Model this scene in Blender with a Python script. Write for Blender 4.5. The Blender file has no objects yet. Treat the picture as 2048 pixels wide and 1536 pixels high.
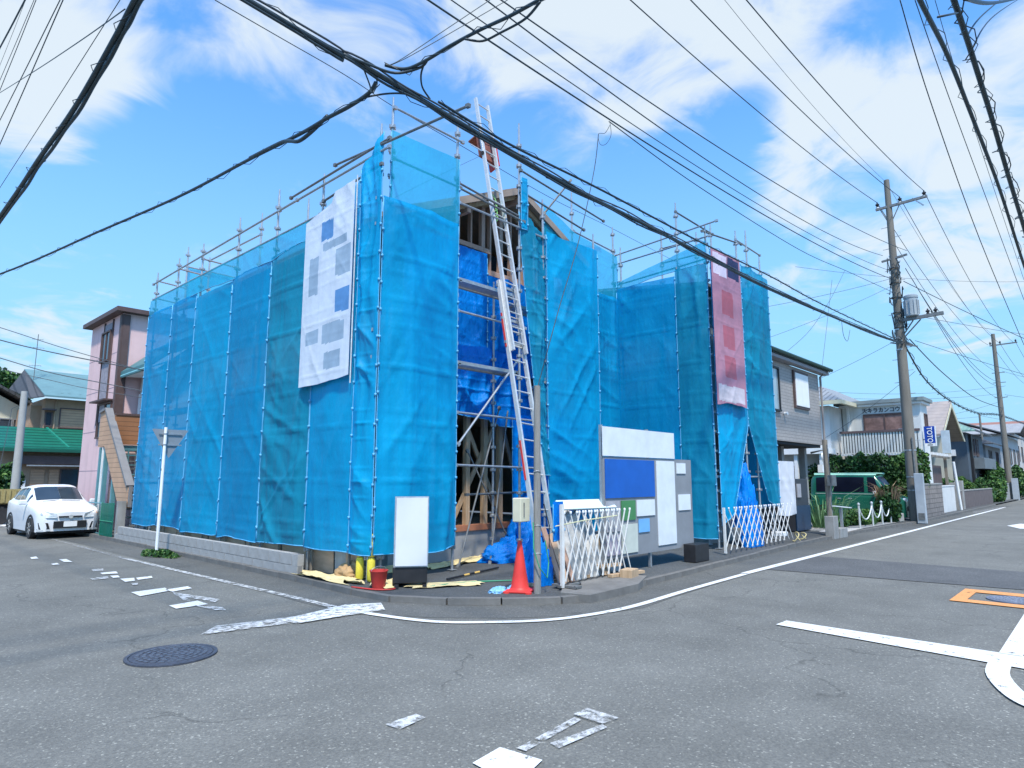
import bpy, math, random
import numpy as np
from mathutils import Vector, Matrix

sc = bpy.context.scene
R = math.radians
random.seed(7)

# ------------------------------------------------------------------ camera
# world: +X runs along the right-hand street, +Y along the left-hand street, camera stands at the crossing
FPX, PITCH, AZ, EYE = 1290.0, R(8.36), R(42.95), 1.65
FW = Vector((math.cos(PITCH) * math.cos(AZ), math.cos(PITCH) * math.sin(AZ), math.sin(PITCH)))
RT = Vector((math.sin(AZ), -math.cos(AZ), 0))
UP = RT.cross(FW)
cam_d = bpy.data.cameras.new('camera')
cam = bpy.data.objects.new('camera', cam_d)
sc.collection.objects.link(cam)
cam.location = (0, 0, EYE)
cam.rotation_euler = Matrix((RT, UP, -FW)).transposed().to_euler()
cam_d.sensor_width = 36
cam_d.lens = FPX / 2048 * 36
cam_d.clip_start = 0.05
cam_d.clip_end = 3000
sc.camera = cam

# ------------------------------------------------------------------ light
SUN_DIR = Vector((-0.50, -0.62, 1.35)).normalized()          # towards the sun
elev = math.asin(SUN_DIR.z)
sun_d = bpy.data.lights.new('sun', 'SUN')
sun_d.energy = 3.3
sun_d.angle = R(4)
sun_d.color = (1.0, 0.94, 0.85)
sun = bpy.data.objects.new('sun', sun_d)
sc.collection.objects.link(sun)
sun.rotation_euler = SUN_DIR.to_track_quat('Z', 'Y').to_euler()

world = bpy.data.worlds.new('World')
sc.world = world
world.use_nodes = True
wn, wl = world.node_tree.nodes, world.node_tree.links
wn.clear()


def wnode(t, **k):
    n = wn.new(t)
    for a, b in k.items():
        setattr(n, a, b)
    return n


def wmath(op, a, b=None, c=None, clamp=False):
    n = wn.new('ShaderNodeMath')
    n.operation = op
    n.use_clamp = clamp
    for i, v in enumerate((a, b, c)):
        if v is None:
            continue
        if isinstance(v, (int, float)):
            n.inputs[i].default_value = v
        else:
            wl.new(v, n.inputs[i])
    return n.outputs[0]


sky = wnode('ShaderNodeTexSky', sky_type='NISHITA')
sky.sun_disc = False
sky.sun_elevation = elev
sky.sun_rotation = math.atan2(SUN_DIR.x, SUN_DIR.y)
sky.air_density = 1.0
sky.dust_density = 0.6
sky.ozone_density = 2.0
hsv = wnode('ShaderNodeHueSaturation')
hsv.inputs['Saturation'].default_value = 1.08
hsv.inputs['Value'].default_value = 1.0
wl.new(sky.outputs[0], hsv.inputs['Color'])
# lift the sky to the deep summer azure of the photograph
azure = wnode('ShaderNodeMix', data_type='RGBA')
azure.blend_type = 'MULTIPLY'
azure.inputs[0].default_value = 1.0
azure.inputs[7].default_value = (1.30, 2.12, 2.65, 1)
wl.new(hsv.outputs[0], azure.inputs[6])
tc = wnode('ShaderNodeTexCoord')
sep = wnode('ShaderNodeSeparateXYZ')
wl.new(tc.outputs['Generated'], sep.inputs[0])
zc = wmath('MAXIMUM', sep.outputs[2], 0.0)
zz = wmath('ADD', zc, 0.16)
cx = wmath('DIVIDE', sep.outputs[0], zz)
cy = wmath('DIVIDE', sep.outputs[1], zz)
comb = wnode('ShaderNodeCombineXYZ')
wl.new(cx, comb.inputs[0])
wl.new(cy, comb.inputs[1])
n1 = wnode('ShaderNodeTexNoise')
n1.inputs['Scale'].default_value = 4.2
n1.inputs['Detail'].default_value = 9
n1.inputs['Roughness'].default_value = 0.57
n1.inputs['Distortion'].default_value = 0.7
wl.new(comb.outputs[0], n1.inputs['Vector'])


def view_dir(px, py):
    return ((px - 1024) * RT - (py - 768) * UP + FPX * FW).normalized()


# banks of cloud, each a soft lobe round a direction in the sky (pixel of the photo, angular size, weight)
CLOUDS = [(1230, 60, 11, .30), (1010, 30, 8, .24), (1500, 110, 8, .20), (1720, 300, 8, .26), (1980, 200, 7, .24), (1640, 80, 7, .22), (1240, 160, 5, .14),
          (60, 100, 8, .30), (250, 40, 6, .26), (110, 170, 5, .18), (640, 30, 8, .22), (480, 20, 5, .16), (1930, 540, 7, .26), (1660, 550, 5, .18), (1600, 330, 5, .14),
          (2040, 430, 6, .20), (60, 740, 9, .18), (1830, 240, 6, .18), (150, 690, 5, .14), (800, -100, 12, .25), (1500, -250, 16, .16),
          (-300, 100, 12, .2), (2500, 300, 14, .15), (1820, 60, 6, -.16), (1440, 280, 6, -.12), (1960, 380, 5, -.06)]
cov = None
for (px_, py_, ang, wgt) in CLOUDS:
    d = view_dir(px_, py_)
    dp = wnode('ShaderNodeVectorMath', operation='DOT_PRODUCT')
    dp.inputs[1].default_value = d
    wl.new(tc.outputs['Generated'], dp.inputs[0])
    mr = wnode('ShaderNodeMapRange', interpolation_type='SMOOTHSTEP')
    mr.inputs['From Min'].default_value = math.cos(R(ang * 1.15))
    mr.inputs['From Max'].default_value = 1.0
    mr.inputs['To Max'].default_value = wgt * .80
    wl.new(dp.outputs['Value'], mr.inputs['Value'])
    cov = mr.outputs[0] if cov is None else wmath('ADD', cov, mr.outputs[0])
dens = wmath('ADD', n1.outputs[0], cov)
mr = wnode('ShaderNodeMapRange', interpolation_type='SMOOTHSTEP')
mr.inputs['From Min'].default_value = 0.58
mr.inputs['From Max'].default_value = 0.92
wl.new(dens, mr.inputs['Value'])
cl_amt = wmath('MULTIPLY', mr.outputs[0], 0.93)
# low haze whitening towards the horizon
hz = wnode('ShaderNodeMapRange', interpolation_type='SMOOTHSTEP')
hz.inputs['From Min'].default_value = 0.0
hz.inputs['From Max'].default_value = 0.62
hz.inputs['To Min'].default_value = 0.92
hz.inputs['To Max'].default_value = 0.0
wl.new(zc, hz.inputs['Value'])
hmix = wnode('ShaderNodeMix', data_type='RGBA')
hmix.inputs[7].default_value = (2.7, 4.9, 6.9, 1)
wl.new(hz.outputs[0], hmix.inputs[0])
wl.new(azure.outputs[2], hmix.inputs[6])
cmix = wnode('ShaderNodeMix', data_type='RGBA')
cmix.inputs[7].default_value = (5.9, 6.6, 7.1, 1)
wl.new(cl_amt, cmix.inputs[0])
wl.new(hmix.outputs[2], cmix.inputs[6])
bg = wnode('ShaderNodeBackground')
bg.inputs[1].default_value = 0.085
wl.new(cmix.outputs[2], bg.inputs[0])
wo = wnode('ShaderNodeOutputWorld')
wl.new(bg.outputs[0], wo.inputs[0])

sc.view_settings.view_transform = 'Standard'
sc.view_settings.look = 'None'
sc.view_settings.gamma = 1
sc.view_settings.use_curve_mapping = False
sc.view_settings.exposure = 0.68
sc.render.engine = 'CYCLES'
sc.cycles.max_bounces = 8
sc.cycles.transparent_max_bounces = 24


# ------------------------------------------------------------------ survey and mesh helpers
def sv(px, py, X=None, Y=None, Z=None):
    """a surveyed point of the site: line of sight through a photo pixel met with a known wall, street line or ground plane"""
    d = (px - 1024) * RT - (py - 768) * UP + FPX * FW
    if X is not None:
        t = X / d.x
    elif Y is not None:
        t = Y / d.y
    else:
        t = (Z - EYE) / d.z
    return Vector((0, 0, EYE)) + d * t


ORG = {}


def empty(name, loc=(0, 0, 0), **k):
    o = bpy.data.objects.new(name, None)
    o.empty_display_size = .2
    sc.collection.objects.link(o)
    o.location = loc
    ORG[o.name] = Vector(loc)
    tag(o, **k)
    return o


def tag(o, label=None, cat=None, group=None, kind=None):
    if label:
        o['label'] = label
    if cat:
        o['category'] = cat
    if group:
        o['group'] = group
    if kind:
        o['kind'] = kind
    return o


class MB:
    def __init__(s):
        s.v, s.f, s.m, s.mi = [], [], [], 0

    def quad(s, *p):
        n = len(s.v)
        s.v += [tuple(q) for q in p]
        s.f.append(tuple(range(n, n + len(p))))
        s.m.append(s.mi)
        return s

    def box(s, c, d, rz=0, mat=None):
        n = len(s.v)
        hx, hy, hz_ = d[0] / 2, d[1] / 2, d[2] / 2
        M = mat if mat is not None else Matrix.Rotation(rz, 3, 'Z')
        for x in (-hx, hx):
            for y in (-hy, hy):
                for z in (-hz_, hz_):
                    s.v.append(tuple(M @ Vector((x, y, z)) + Vector(c)))
        for f in ((0, 1, 3, 2), (4, 6, 7, 5), (0, 4, 5, 1), (2, 3, 7, 6), (0, 2, 6, 4), (1, 5, 7, 3)):
            s.f.append(tuple(n + i for i in f))
            s.m.append(s.mi)
        return s

    def bx(s, x0, x1, y0, y1, z0, z1):
        return s.box(((x0 + x1) / 2, (y0 + y1) / 2, (z0 + z1) / 2), (abs(x1 - x0), abs(y1 - y0), abs(z1 - z0)))

    def tube(s, pts, r, n=8, cap=True):
        pts = [Vector(p) for p in pts]
        rs = r if isinstance(r, (list, tuple)) else [r] * len(pts)
        base = len(s.v)
        ref = None
        for i, p in enumerate(pts):
            a = pts[max(i - 1, 0)]
            b = pts[min(i + 1, len(pts) - 1)]
            t = (b - a).normalized()
            if ref is None:
                ref = t.orthogonal().normalized()
            u = (ref - t * ref.dot(t)).normalized()
            ref = u
            w = t.cross(u)
            for k in range(n):
                an = 2 * math.pi * k / n
                s.v.append(tuple(p + (u * math.cos(an) + w * math.sin(an)) * rs[i]))
        for i in range(len(pts) - 1):
            for k in range(n):
                a = base + i * n + k
                b = base + i * n + (k + 1) % n
                s.f.append((a, b, b + n, a + n))
                s.m.append(s.mi)
        if cap:
            s.f.append(tuple(base + k for k in reversed(range(n))))
            s.f.append(tuple(base + (len(pts) - 1) * n + k for k in range(n)))
            s.m += [s.mi, s.mi]
        return s

    def beam(s, a, b, w, h, up=(0, 0, 1)):
        a, b = Vector(a), Vector(b)
        t = (b - a).normalized()
        u = Vector(up)
        if abs(t.dot(u)) > .98:
            u = Vector((1, 0, 0))
        sd = t.cross(u).normalized()
        u = sd.cross(t)
        M = Matrix((t, sd, u)).transposed()
        return s.box((a + b) / 2, ((b - a).length, w, h), mat=M)

    def prism(s, poly, off):
        """poly: 3-D points in order, pushed along off"""
        n = len(s.v)
        k = len(poly)
        off = Vector(off)
        s.v += [tuple(Vector(p)) for p in poly] + [tuple(Vector(p) + off) for p in poly]
        s.f.append(tuple(range(n + k - 1, n - 1, -1)))
        s.f.append(tuple(range(n + k, n + 2 * k)))
        for i in range(k):
            j = (i + 1) % k
            s.f.append((n + i, n + j, n + k + j, n + k + i))
        s.m += [s.mi] * (k + 2)
        return s

    def lathe(s, prof, c=(0, 0, 0), n=20, axis='Z'):
        base = len(s.v)
        c = Vector(c)
        for (r, z) in prof:
            for k in range(n):
                an = 2 * math.pi * k / n
                if axis == 'Z':
                    q = Vector((r * math.cos(an), r * math.sin(an), z))
                elif axis == 'X':
                    q = Vector((z, r * math.cos(an), r * math.sin(an)))
                else:
                    q = Vector((r * math.cos(an), z, r * math.sin(an)))
                s.v.append(tuple(c + q))
        for i in range(len(prof) - 1):
            for k in range(n):
                a = base + i * n + k
                b = base + i * n + (k + 1) % n
                s.f.append((a, b, b + n, a + n))
                s.m.append(s.mi)
        s.f.append(tuple(base + k for k in reversed(range(n))))
        s.f.append(tuple(base + (len(prof) - 1) * n + k for k in range(n)))
        s.m += [s.mi, s.mi]
        return s

    def mesh(s, name, mats, org=Vector((0, 0, 0)), smooth=False):
        me = bpy.data.meshes.new(name)
        vs = [(x - org.x, y - org.y, z - org.z) for x, y, z in s.v]
        me.from_pydata(vs, [], s.f)
        mats = mats if isinstance(mats, (list, tuple)) else [mats]
        for m in mats:
            me.materials.append(m)
        if any(s.m):
            me.polygons.foreach_set('material_index', s.m)
        if smooth:
            me.polygons.foreach_set('use_smooth', [True] * len(me.polygons))
            if smooth != 'all':
                try:
                    me.set_sharp_from_angle(angle=R(40))
                except Exception:
                    pass
        me.update()
        return me

    def build(s, name, mats, parent=None, smooth=False, bevel=0, **k):
        org = ORG.get(parent.name, Vector((0, 0, 0))) if parent else None
        if org is None:
            # a thing of one mesh has its origin at its base
            a = np.array(s.v)
            org = Vector((float(a[:, 0].mean()), float(a[:, 1].mean()), float(a[:, 2].min())))
            o = bpy.data.objects.new(name, s.mesh(name, mats, org, smooth))
            o.location = org
        else:
            o = bpy.data.objects.new(name, s.mesh(name, mats, org, smooth))
            o.parent = parent
        sc.collection.objects.link(o)
        ORG[o.name] = org
        if bevel:
            md = o.modifiers.new('bevel', 'BEVEL')
            md.width = bevel
            md.segments = 2
            md.limit_method = 'ANGLE'
        tag(o, **k)
        return o


def inst(name, me, parent, loc, rot=(0, 0, 0), scale=None):
    """one more piece that shares mesh data; loc in world coordinates"""
    o = bpy.data.objects.new(name, me)
    sc.collection.objects.link(o)
    org = ORG.get(parent.name, Vector((0, 0, 0))) if parent else Vector((0, 0, 0))
    o.parent = parent
    o.location = Vector(loc) - org
    o.rotation_euler = rot
    if scale:
        o.scale = scale
    return o


# ------------------------------------------------------------------ materials
MATS = {}


def nodes_of(m):
    m.use_nodes = True
    return m.node_tree.nodes, m.node_tree.links, m.node_tree.nodes['Principled BSDF']


def mat(name, col, rough=.6, var=.12, scale=3.0, bump=.0, bscale=40, metal=0, spec=.4, alpha=1, detail=5, col2=None, stretch=None, emit=None, dirt=0):
    if name in MATS:
        return MATS[name]
    m = bpy.data.materials.new(name)
    N, L, P = nodes_of(m)
    P.inputs['Roughness'].default_value = rough
    P.inputs['Metallic'].default_value = metal
    P.inputs['Specular IOR Level'].default_value = spec
    tcn = N.new('ShaderNodeTexCoord')
    mp = N.new('ShaderNodeMapping')
    L.new(tcn.outputs['Object'], mp.inputs[0])
    if stretch:
        mp.inputs['Scale'].default_value = stretch
    no = N.new('ShaderNodeTexNoise')
    no.inputs['Scale'].default_value = scale
    no.inputs['Detail'].default_value = detail
    no.inputs['Roughness'].default_value = .6
    L.new(mp.outputs[0], no.inputs['Vector'])
    rmp = N.new('ShaderNodeValToRGB')
    c2 = col2 or tuple(min(1, c * (1 + var)) for c in col)
    c1 = tuple(c * (1 - var) for c in col)
    rmp.color_ramp.elements[0].position = .3
    rmp.color_ramp.elements[1].position = .7
    rmp.color_ramp.elements[0].color = (*c1, 1)
    rmp.color_ramp.elements[1].color = (*c2, 1)
    L.new(no.outputs[0], rmp.inputs[0])
    out = rmp.outputs[0]
    if dirt:
        n3 = N.new('ShaderNodeTexNoise')
        n3.inputs['Scale'].default_value = .9
        n3.inputs['Detail'].default_value = 8
        n3.inputs['Roughness'].default_value = .7
        mp3 = N.new('ShaderNodeMapping')
        mp3.inputs['Scale'].default_value = (3, 3, .5)
        L.new(tcn.outputs['Object'], mp3.inputs[0])
        L.new(mp3.outputs[0], n3.inputs['Vector'])
        r3 = N.new('ShaderNodeMapRange')
        r3.inputs['From Min'].default_value = .5
        r3.inputs['From Max'].default_value = .75
        r3.inputs['To Max'].default_value = dirt
        L.new(n3.outputs[0], r3.inputs['Value'])
        mx = N.new('ShaderNodeMix')
        mx.data_type = 'RGBA'
        mx.inputs[7].default_value = (col[0] * .35, col[1] * .33, col[2] * .28, 1)
        L.new(r3.outputs[0], mx.inputs[0])
        L.new(out, mx.inputs[6])
        out = mx.outputs[2]
    L.new(out, P.inputs['Base Color'])
    if bump:
        nb = N.new('ShaderNodeTexNoise')
        nb.inputs['Scale'].default_value = bscale
        nb.inputs['Detail'].default_value = 4
        L.new(mp.outputs[0], nb.inputs['Vector'])
        b = N.new('ShaderNodeBump')
        b.inputs['Strength'].default_value = bump
        b.inputs['Distance'].default_value = .01
        L.new(nb.outputs[0], b.inputs['Height'])
        L.new(b.outputs[0], P.inputs['Normal'])
    MATS[name] = m
    return m


def asphalt(name, base, seed=0, cracks=True):
    m = bpy.data.materials.new(name)
    N, L, P = nodes_of(m)
    P.inputs['Roughness'].default_value = .82
    P.inputs['Specular IOR Level'].default_value = .35
    g = N.new('ShaderNodeNewGeometry')
    mp = N.new('ShaderNodeMapping')
    mp.inputs['Location'].default_value = (seed * 3.1, seed * 1.7, 0)
    L.new(g.outputs['Position'], mp.inputs[0])

    def noise(scale, det=4, rough=.6):
        n = N.new('ShaderNodeTexNoise')
        n.inputs['Scale'].default_value = scale
        n.inputs['Detail'].default_value = det
        n.inputs['Roughness'].default_value = rough
        L.new(mp.outputs[0], n.inputs['Vector'])
        return n.outputs[0]

    def ramp(src, stops):
        r = N.new('ShaderNodeValToRGB')
        e = r.color_ramp.elements
        while len(e) < len(stops):
            e.new(.5)
        for i, (p, c) in enumerate(stops):
            e[i].position = p
            e[i].color = (*c, 1) if len(c) == 3 else c
        L.new(src, r.inputs[0])
        return r.outputs[0]

    def mul(a, b, f=1.0):
        x = N.new('ShaderNodeMix')
        x.data_type = 'RGBA'
        x.blend_type = 'MULTIPLY'
        x.inputs[0].default_value = f
        L.new(a, x.inputs[6])
        L.new(b, x.inputs[7])
        return x.outputs[2]
    big = ramp(noise(.22, 6, .65), [(.3, tuple(c * .80 for c in base)), (.7, tuple(c * 1.16 for c in base))])
    mid = ramp(noise(1.4, 5), [(.3, (.88, .88, .88)), (.7, (1.1, 1.1, 1.1))])
    # aggregate: two grain sizes
    vo = N.new('ShaderNodeTexVoronoi')
    vo.inputs['Scale'].default_value = 75
    L.new(mp.outputs[0], vo.inputs['Vector'])
    sepc = N.new('ShaderNodeSeparateColor')
    L.new(vo.outputs['Color'], sepc.inputs[0])
    agg = ramp(sepc.outputs[0], [(0, (.78, .78, .79)), (.55, (.97, .97, .97)), (.95, (1.18, 1.17, 1.15)), (1, (2.3, 2.28, 2.2))])
    fin = ramp(noise(38, 4, .7), [(.3, (.84, .84, .85)), (.7, (1.16, 1.16, 1.15))])
    c = mul(mul(mul(big, mid), agg, .8), fin)
    # worn wheel tracks show paler stone
    if cracks:
        vc = N.new('ShaderNodeTexVoronoi')
        vc.feature = 'DISTANCE_TO_EDGE'
        vc.inputs['Scale'].default_value = .33
        wv = N.new('ShaderNodeVectorMath')
        wv.operation = 'ADD'
        nz = N.new('ShaderNodeTexNoise')
        nz.inputs['Scale'].default_value = 2.3
        nz.inputs['Detail'].default_value = 5
        L.new(mp.outputs[0], nz.inputs['Vector'])
        sc_ = N.new('ShaderNodeVectorMath')
        sc_.operation = 'SCALE'
        sc_.inputs['Scale'].default_value = .7
        L.new(nz.outputs['Color'], sc_.inputs[0])
        L.new(mp.outputs[0], wv.inputs[0])
        L.new(sc_.outputs[0], wv.inputs[1])
        L.new(wv.outputs[0], vc.inputs['Vector'])
        cr = ramp(vc.outputs['Distance'], [(0, (.62, .62, .62)), (.003, (.78, .78, .78)), (.007, (1, 1, 1))])
        gate = ramp(noise(.45, 2), [(.44, (1, 1, 1)), (.52, (0, 0, 0))])
        mx = N.new('ShaderNodeMix')
        mx.data_type = 'RGBA'
        mx.inputs[7].default_value = (1, 1, 1, 1)
        L.new(gate, mx.inputs[0])
        L.new(cr, mx.inputs[6])
        c = mul(c, mx.outputs[2])
    L.new(c, P.inputs['Base Color'])
    b = N.new('ShaderNodeBump')
    b.inputs['Strength'].default_value = .55
    b.inputs['Distance'].default_value = .006
    L.new(noise(95, 3), b.inputs['Height'])
    L.new(b.outputs[0], P.inputs['Normal'])
    return m


def paint(name, col, wear, scale=5.0):
    """road paint worn through to the asphalt in irregular chips"""
    m = bpy.data.materials.new(name)
    N, L, P = nodes_of(m)
    P.inputs['Roughness'].default_value = .6
    g = N.new('ShaderNodeNewGeometry')
    no = N.new('ShaderNodeTexNoise')
    no.inputs['Scale'].default_value = scale
    no.inputs['Detail'].default_value = 9
    no.inputs['Roughness'].default_value = .78
    L.new(g.outputs['Position'], no.inputs['Vector'])
    n2 = N.new('ShaderNodeTexNoise')
    n2.inputs['Scale'].default_value = 45
    n2.inputs['Detail'].default_value = 3
    L.new(g.outputs['Position'], n2.inputs['Vector'])
    r2 = N.new('ShaderNodeValToRGB')
    r2.color_ramp.elements[0].position = .25
    r2.color_ramp.elements[1].position = .6
    r2.color_ramp.elements[0].color = (*[c * .72 for c in col], 1)
    r2.color_ramp.elements[1].color = (*col, 1)
    L.new(n2.outputs[0], r2.inputs[0])
    L.new(r2.outputs[0], P.inputs['Base Color'])
    mr_ = N.new('ShaderNodeMapRange')
    mr_.inputs['From Min'].default_value = wear - (.03 if wear < .43 else .07)
    mr_.inputs['From Max'].default_value = wear + (.03 if wear < .43 else .09)
    L.new(no.outputs[0], mr_.inputs['Value'])
    L.new(mr_.outputs[0], P.inputs['Alpha'])
    return m


def sheeting(name, col, through, transl=.35, rough=.5, spec=.28, var=.16, seed=0, wr=.28):
    """woven plastic construction sheet: part of the light passes the weave, part glows through the plastic"""
    m = bpy.data.materials.new(name)
    N, L, P = nodes_of(m)
    out = N['Material Output']
    P.inputs['Roughness'].default_value = rough
    P.inputs['Specular IOR Level'].default_value = spec
    g = N.new('ShaderNodeNewGeometry')
    mp = N.new('ShaderNodeMapping')
    mp.inputs['Location'].default_value = (seed * 5.3, 0, seed * 2.9)
    L.new(g.outputs['Position'], mp.inputs[0])
    no = N.new('ShaderNodeTexNoise')
    no.inputs['Scale'].default_value = .8
    no.inputs['Detail'].default_value = 7
    no.inputs['Roughness'].default_value = .65
    L.new(mp.outputs[0], no.inputs['Vector'])
    r = N.new('ShaderNodeValToRGB')
    r.color_ramp.elements[0].position = .3
    r.color_ramp.elements[1].position = .72
    r.color_ramp.elements[0].color = (*[c * (1 - var) for c in col], 1)
    r.color_ramp.elements[1].color = (min(1, col[0] * 1.4), min(1, col[1] * (1 + var)), min(1, col[2] * (1 + var * .6)), 1)
    L.new(no.outputs[0], r.inputs[0])
    # pale scuffs where folds have rubbed
    sn = N.new('ShaderNodeTexNoise')
    sn.inputs['Scale'].default_value = 2.2
    sn.inputs['Detail'].default_value = 8
    sn.inputs['Roughness'].default_value = .75
    mp2 = N.new('ShaderNodeMapping')
    mp2.inputs['Scale'].default_value = (1.6, 1.6, .55)
    mp2.inputs['Rotation'].default_value = (0, .5, .4)
    L.new(mp.outputs[0], mp2.inputs[0])
    L.new(mp2.outputs[0], sn.inputs['Vector'])
    sr = N.new('ShaderNodeMapRange')
    sr.inputs['From Min'].default_value = .56
    sr.inputs['From Max'].default_value = .78
    sr.inputs['To Max'].default_value = .30
    L.new(sn.outputs[0], sr.inputs['Value'])
    mx = N.new('ShaderNodeMix')
    mx.data_type = 'RGBA'
    mx.inputs[7].default_value = (col[0] + .05, min(.75, col[1] + .14), min(.9, col[2] + .10), 1)
    L.new(sr.outputs[0], mx.inputs[0])
    L.new(r.outputs[0], mx.inputs[6])
    L.new(mx.outputs[2], P.inputs['Base Color'])
    nb = N.new('ShaderNodeTexNoise')
    nb.inputs['Scale'].default_value = 9
    nb.inputs['Detail'].default_value = 6
    nb.inputs['Roughness'].default_value = .6
    L.new(mp2.outputs[0], nb.inputs['Vector'])
    b = N.new('ShaderNodeBump')
    b.inputs['Strength'].default_value = wr
    b.inputs['Distance'].default_value = .05
    L.new(nb.outputs[0], b.inputs['Height'])
    L.new(b.outputs[0], P.inputs['Normal'])
    tr = N.new('ShaderNodeBsdfTranslucent')
    L.new(mx.outputs[2], tr.inputs['Color'])
    L.new(b.outputs[0], tr.inputs['Normal'])
    m1 = N.new('ShaderNodeMixShader')
    m1.inputs[0].default_value = transl
    L.new(P.outputs[0], m1.inputs[1])
    L.new(tr.outputs[0], m1.inputs[2])
    tp = N.new('ShaderNodeBsdfTransparent')
    tp.inputs['Color'].default_value = (.62, .86, 1, 1)
    m2 = N.new('ShaderNodeMixShader')
    m2.inputs[0].default_value = through
    L.new(m1.outputs[0], m2.inputs[1])
    L.new(tp.outputs[0], m2.inputs[2])
    L.new(m2.outputs[0], out.inputs[0])
    return m


def lined(name, col, axis, pitch, depth=.5, dark=.45, width=.12, rough=.6, var=.1, brick=None):
    """boarding, sheet-metal roofing or small wall tiles too fine to build: grooves every `pitch` metres"""
    m = bpy.data.materials.new(name)
    N, L, P = nodes_of(m)
    P.inputs['Roughness'].default_value = rough
    g = N.new('ShaderNodeNewGeometry')
    se = N.new('ShaderNodeSeparateXYZ')
    L.new(g.outputs['Position'], se.inputs[0])

    def ma(op, a, b=None):
        n = N.new('ShaderNodeMath')
        n.operation = op
        for i, v in enumerate((a, b)):
            if v is None:
                continue
            if isinstance(v, (int, float)):
                n.inputs[i].default_value = v
            else:
                L.new(v, n.inputs[i])
        return n.outputs[0]

    def groove(src, p, w):
        fr = ma('FRACT', ma('DIVIDE', src, p))
        return ma('LESS_THAN', fr, w)
    ix = 'XYZ'.index(axis)
    gr = groove(se.outputs[ix], pitch, width)
    if brick:
        row = ma('FLOOR', ma('DIVIDE', se.outputs[ix], pitch))
        sh = ma('ADD', ma('ADD', se.outputs[0], se.outputs[1]), ma('MULTIPLY', row, brick * .5))
        gr = ma('MAXIMUM', gr, groove(sh, brick, width * pitch / brick))
    no = N.new('ShaderNodeTexNoise')
    no.inputs['Scale'].default_value = 2.5
    no.inputs['Detail'].default_value = 7
    L.new(g.outputs['Position'], no.inputs['Vector'])
    r = N.new('ShaderNodeValToRGB')
    r.color_ramp.elements[0].position = .3
    r.color_ramp.elements[1].position = .7
    r.color_ramp.elements[0].color = (*[c * (1 - var) for c in col], 1)
    r.color_ramp.elements[1].color = (*[min(1, c * (1 + var)) for c in col], 1)
    L.new(no.outputs[0], r.inputs[0])
    mx = N.new('ShaderNodeMix')
    mx.data_type = 'RGBA'
    mx.inputs[7].default_value = (*[c * dark for c in col], 1)
    L.new(gr, mx.inputs[0])
    L.new(r.outputs[0], mx.inputs[6])
    L.new(mx.outputs[2], P.inputs['Base Color'])
    b = N.new('ShaderNodeBump')
    b.invert = True
    b.inputs['Strength'].default_value = depth
    b.inputs['Distance'].default_value = .02
    L.new(gr, b.inputs['Height'])
    L.new(b.outputs[0], P.inputs['Normal'])
    return m


M_ASPH = asphalt('asphalt', (.158, .156, .138))
M_PATCH = asphalt('fresh_asphalt', (.105, .106, .104), 3, cracks=False)
M_GUTTER = asphalt('old_asphalt', (.115, .115, .105), 5)
M_LOT = asphalt('dark_gravel', (.082, .086, .085), 9, cracks=False)
M_WHITE = paint('road_paint', (.74, .74, .71), .39, 7)
M_WORN = paint('worn_road_paint', (.62, .62, .60), .48, 9)
M_FADED = paint('faded_road_paint', (.50, .50, .49), .54, 12)
M_WORN2 = paint('lightly_worn_road_paint', (.74, .74, .71), .44, 9)
M_ORANGE = paint('orange_road_paint', (.78, .33, .10), .36)
M_CONC = mat('concrete', (.30, .295, .28), .85, .18, 2.5, .35, 60, dirt=.45)
M_BLOCK = mat('concrete_block', (.36, .355, .34), .88, .12, 6, .5, 90, dirt=.3)
M_MORTAR = mat('mortar', (.20, .20, .20), .9, .1, 9, .3, 80)
M_STEEL = mat('galvanised_steel', (.42, .44, .45), .42, .16, 14, .15, 60, metal=.65)
M_STEELD = mat('weathered_steel', (.20, .205, .20), .55, .25, 9, .2, 60, metal=.5)
M_ALU = mat('aluminium', (.62, .62, .60), .4, .1, 12, .05, 60, metal=.35)
M_RED = mat('red_paint', (.50, .045, .035), .5, .15, 8)
M_CONE = mat('cone_red', (.66, .045, .035), .5, .12, 5, dirt=.2)
M_WOOD = mat('fresh_timber', (.46, .31, .18), .7, .2, 3, .2, 30, stretch=(6, 6, .8), col2=(.56, .40, .25))
M_WOODP = mat('pinkish_timber', (.46, .29, .21), .72, .15, 3, .2, 30, stretch=(6, 6, .8))
M_PLY = mat('plywood', (.56, .37, .24), .75, .2, 2.2, .15, 20, stretch=(1, 1, 4), dirt=.4)
M_OLDW = mat('weathered_timber', (.22, .19, .15), .85, .25, 5, .5, 40, stretch=(8, 8, .6))
M_SILL = mat('treated_sill_timber', (.42, .17, .09), .7, .15, 5, .2, 40)
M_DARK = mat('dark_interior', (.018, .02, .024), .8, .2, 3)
M_BLACK = mat('black_plastic', (.02, .02, .022), .5, .2, 8)
M_CABLE = mat('cable_sheath', (.030, .048, .058), .5, .3, 20)
M_CABLEG = mat('grey_cable', (.07, .085, .10), .5, .2, 20)
M_GLASS = mat('dark_window_glass', (.035, .05, .065), .06, .2, 1.2, spec=.8)
M_GLASSL = mat('pale_window_glass', (.30, .38, .42), .08, .2, 1.2, spec=.8)
M_WPAINT = mat('white_paint', (.78, .79, .78), .5, .04, 3, dirt=.15)
M_WPLAIN = mat('white_plastic', (.80, .81, .80), .4, .03, 3)
M_CREAM = mat('cream_plastic', (.62, .58, .42), .5, .06, 5, dirt=.3)
M_YELLOW = mat('yellow_padding', (.80, .66, .06), .6, .08, 5, .3, 20, dirt=.15)
M_MAT = mat('yellow_curing_sheet', (.66, .54, .28), .7, .14, 3, .5, 14)
M_GREENP = mat('green_wire_coating', (.05, .30, .16), .5)
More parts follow.
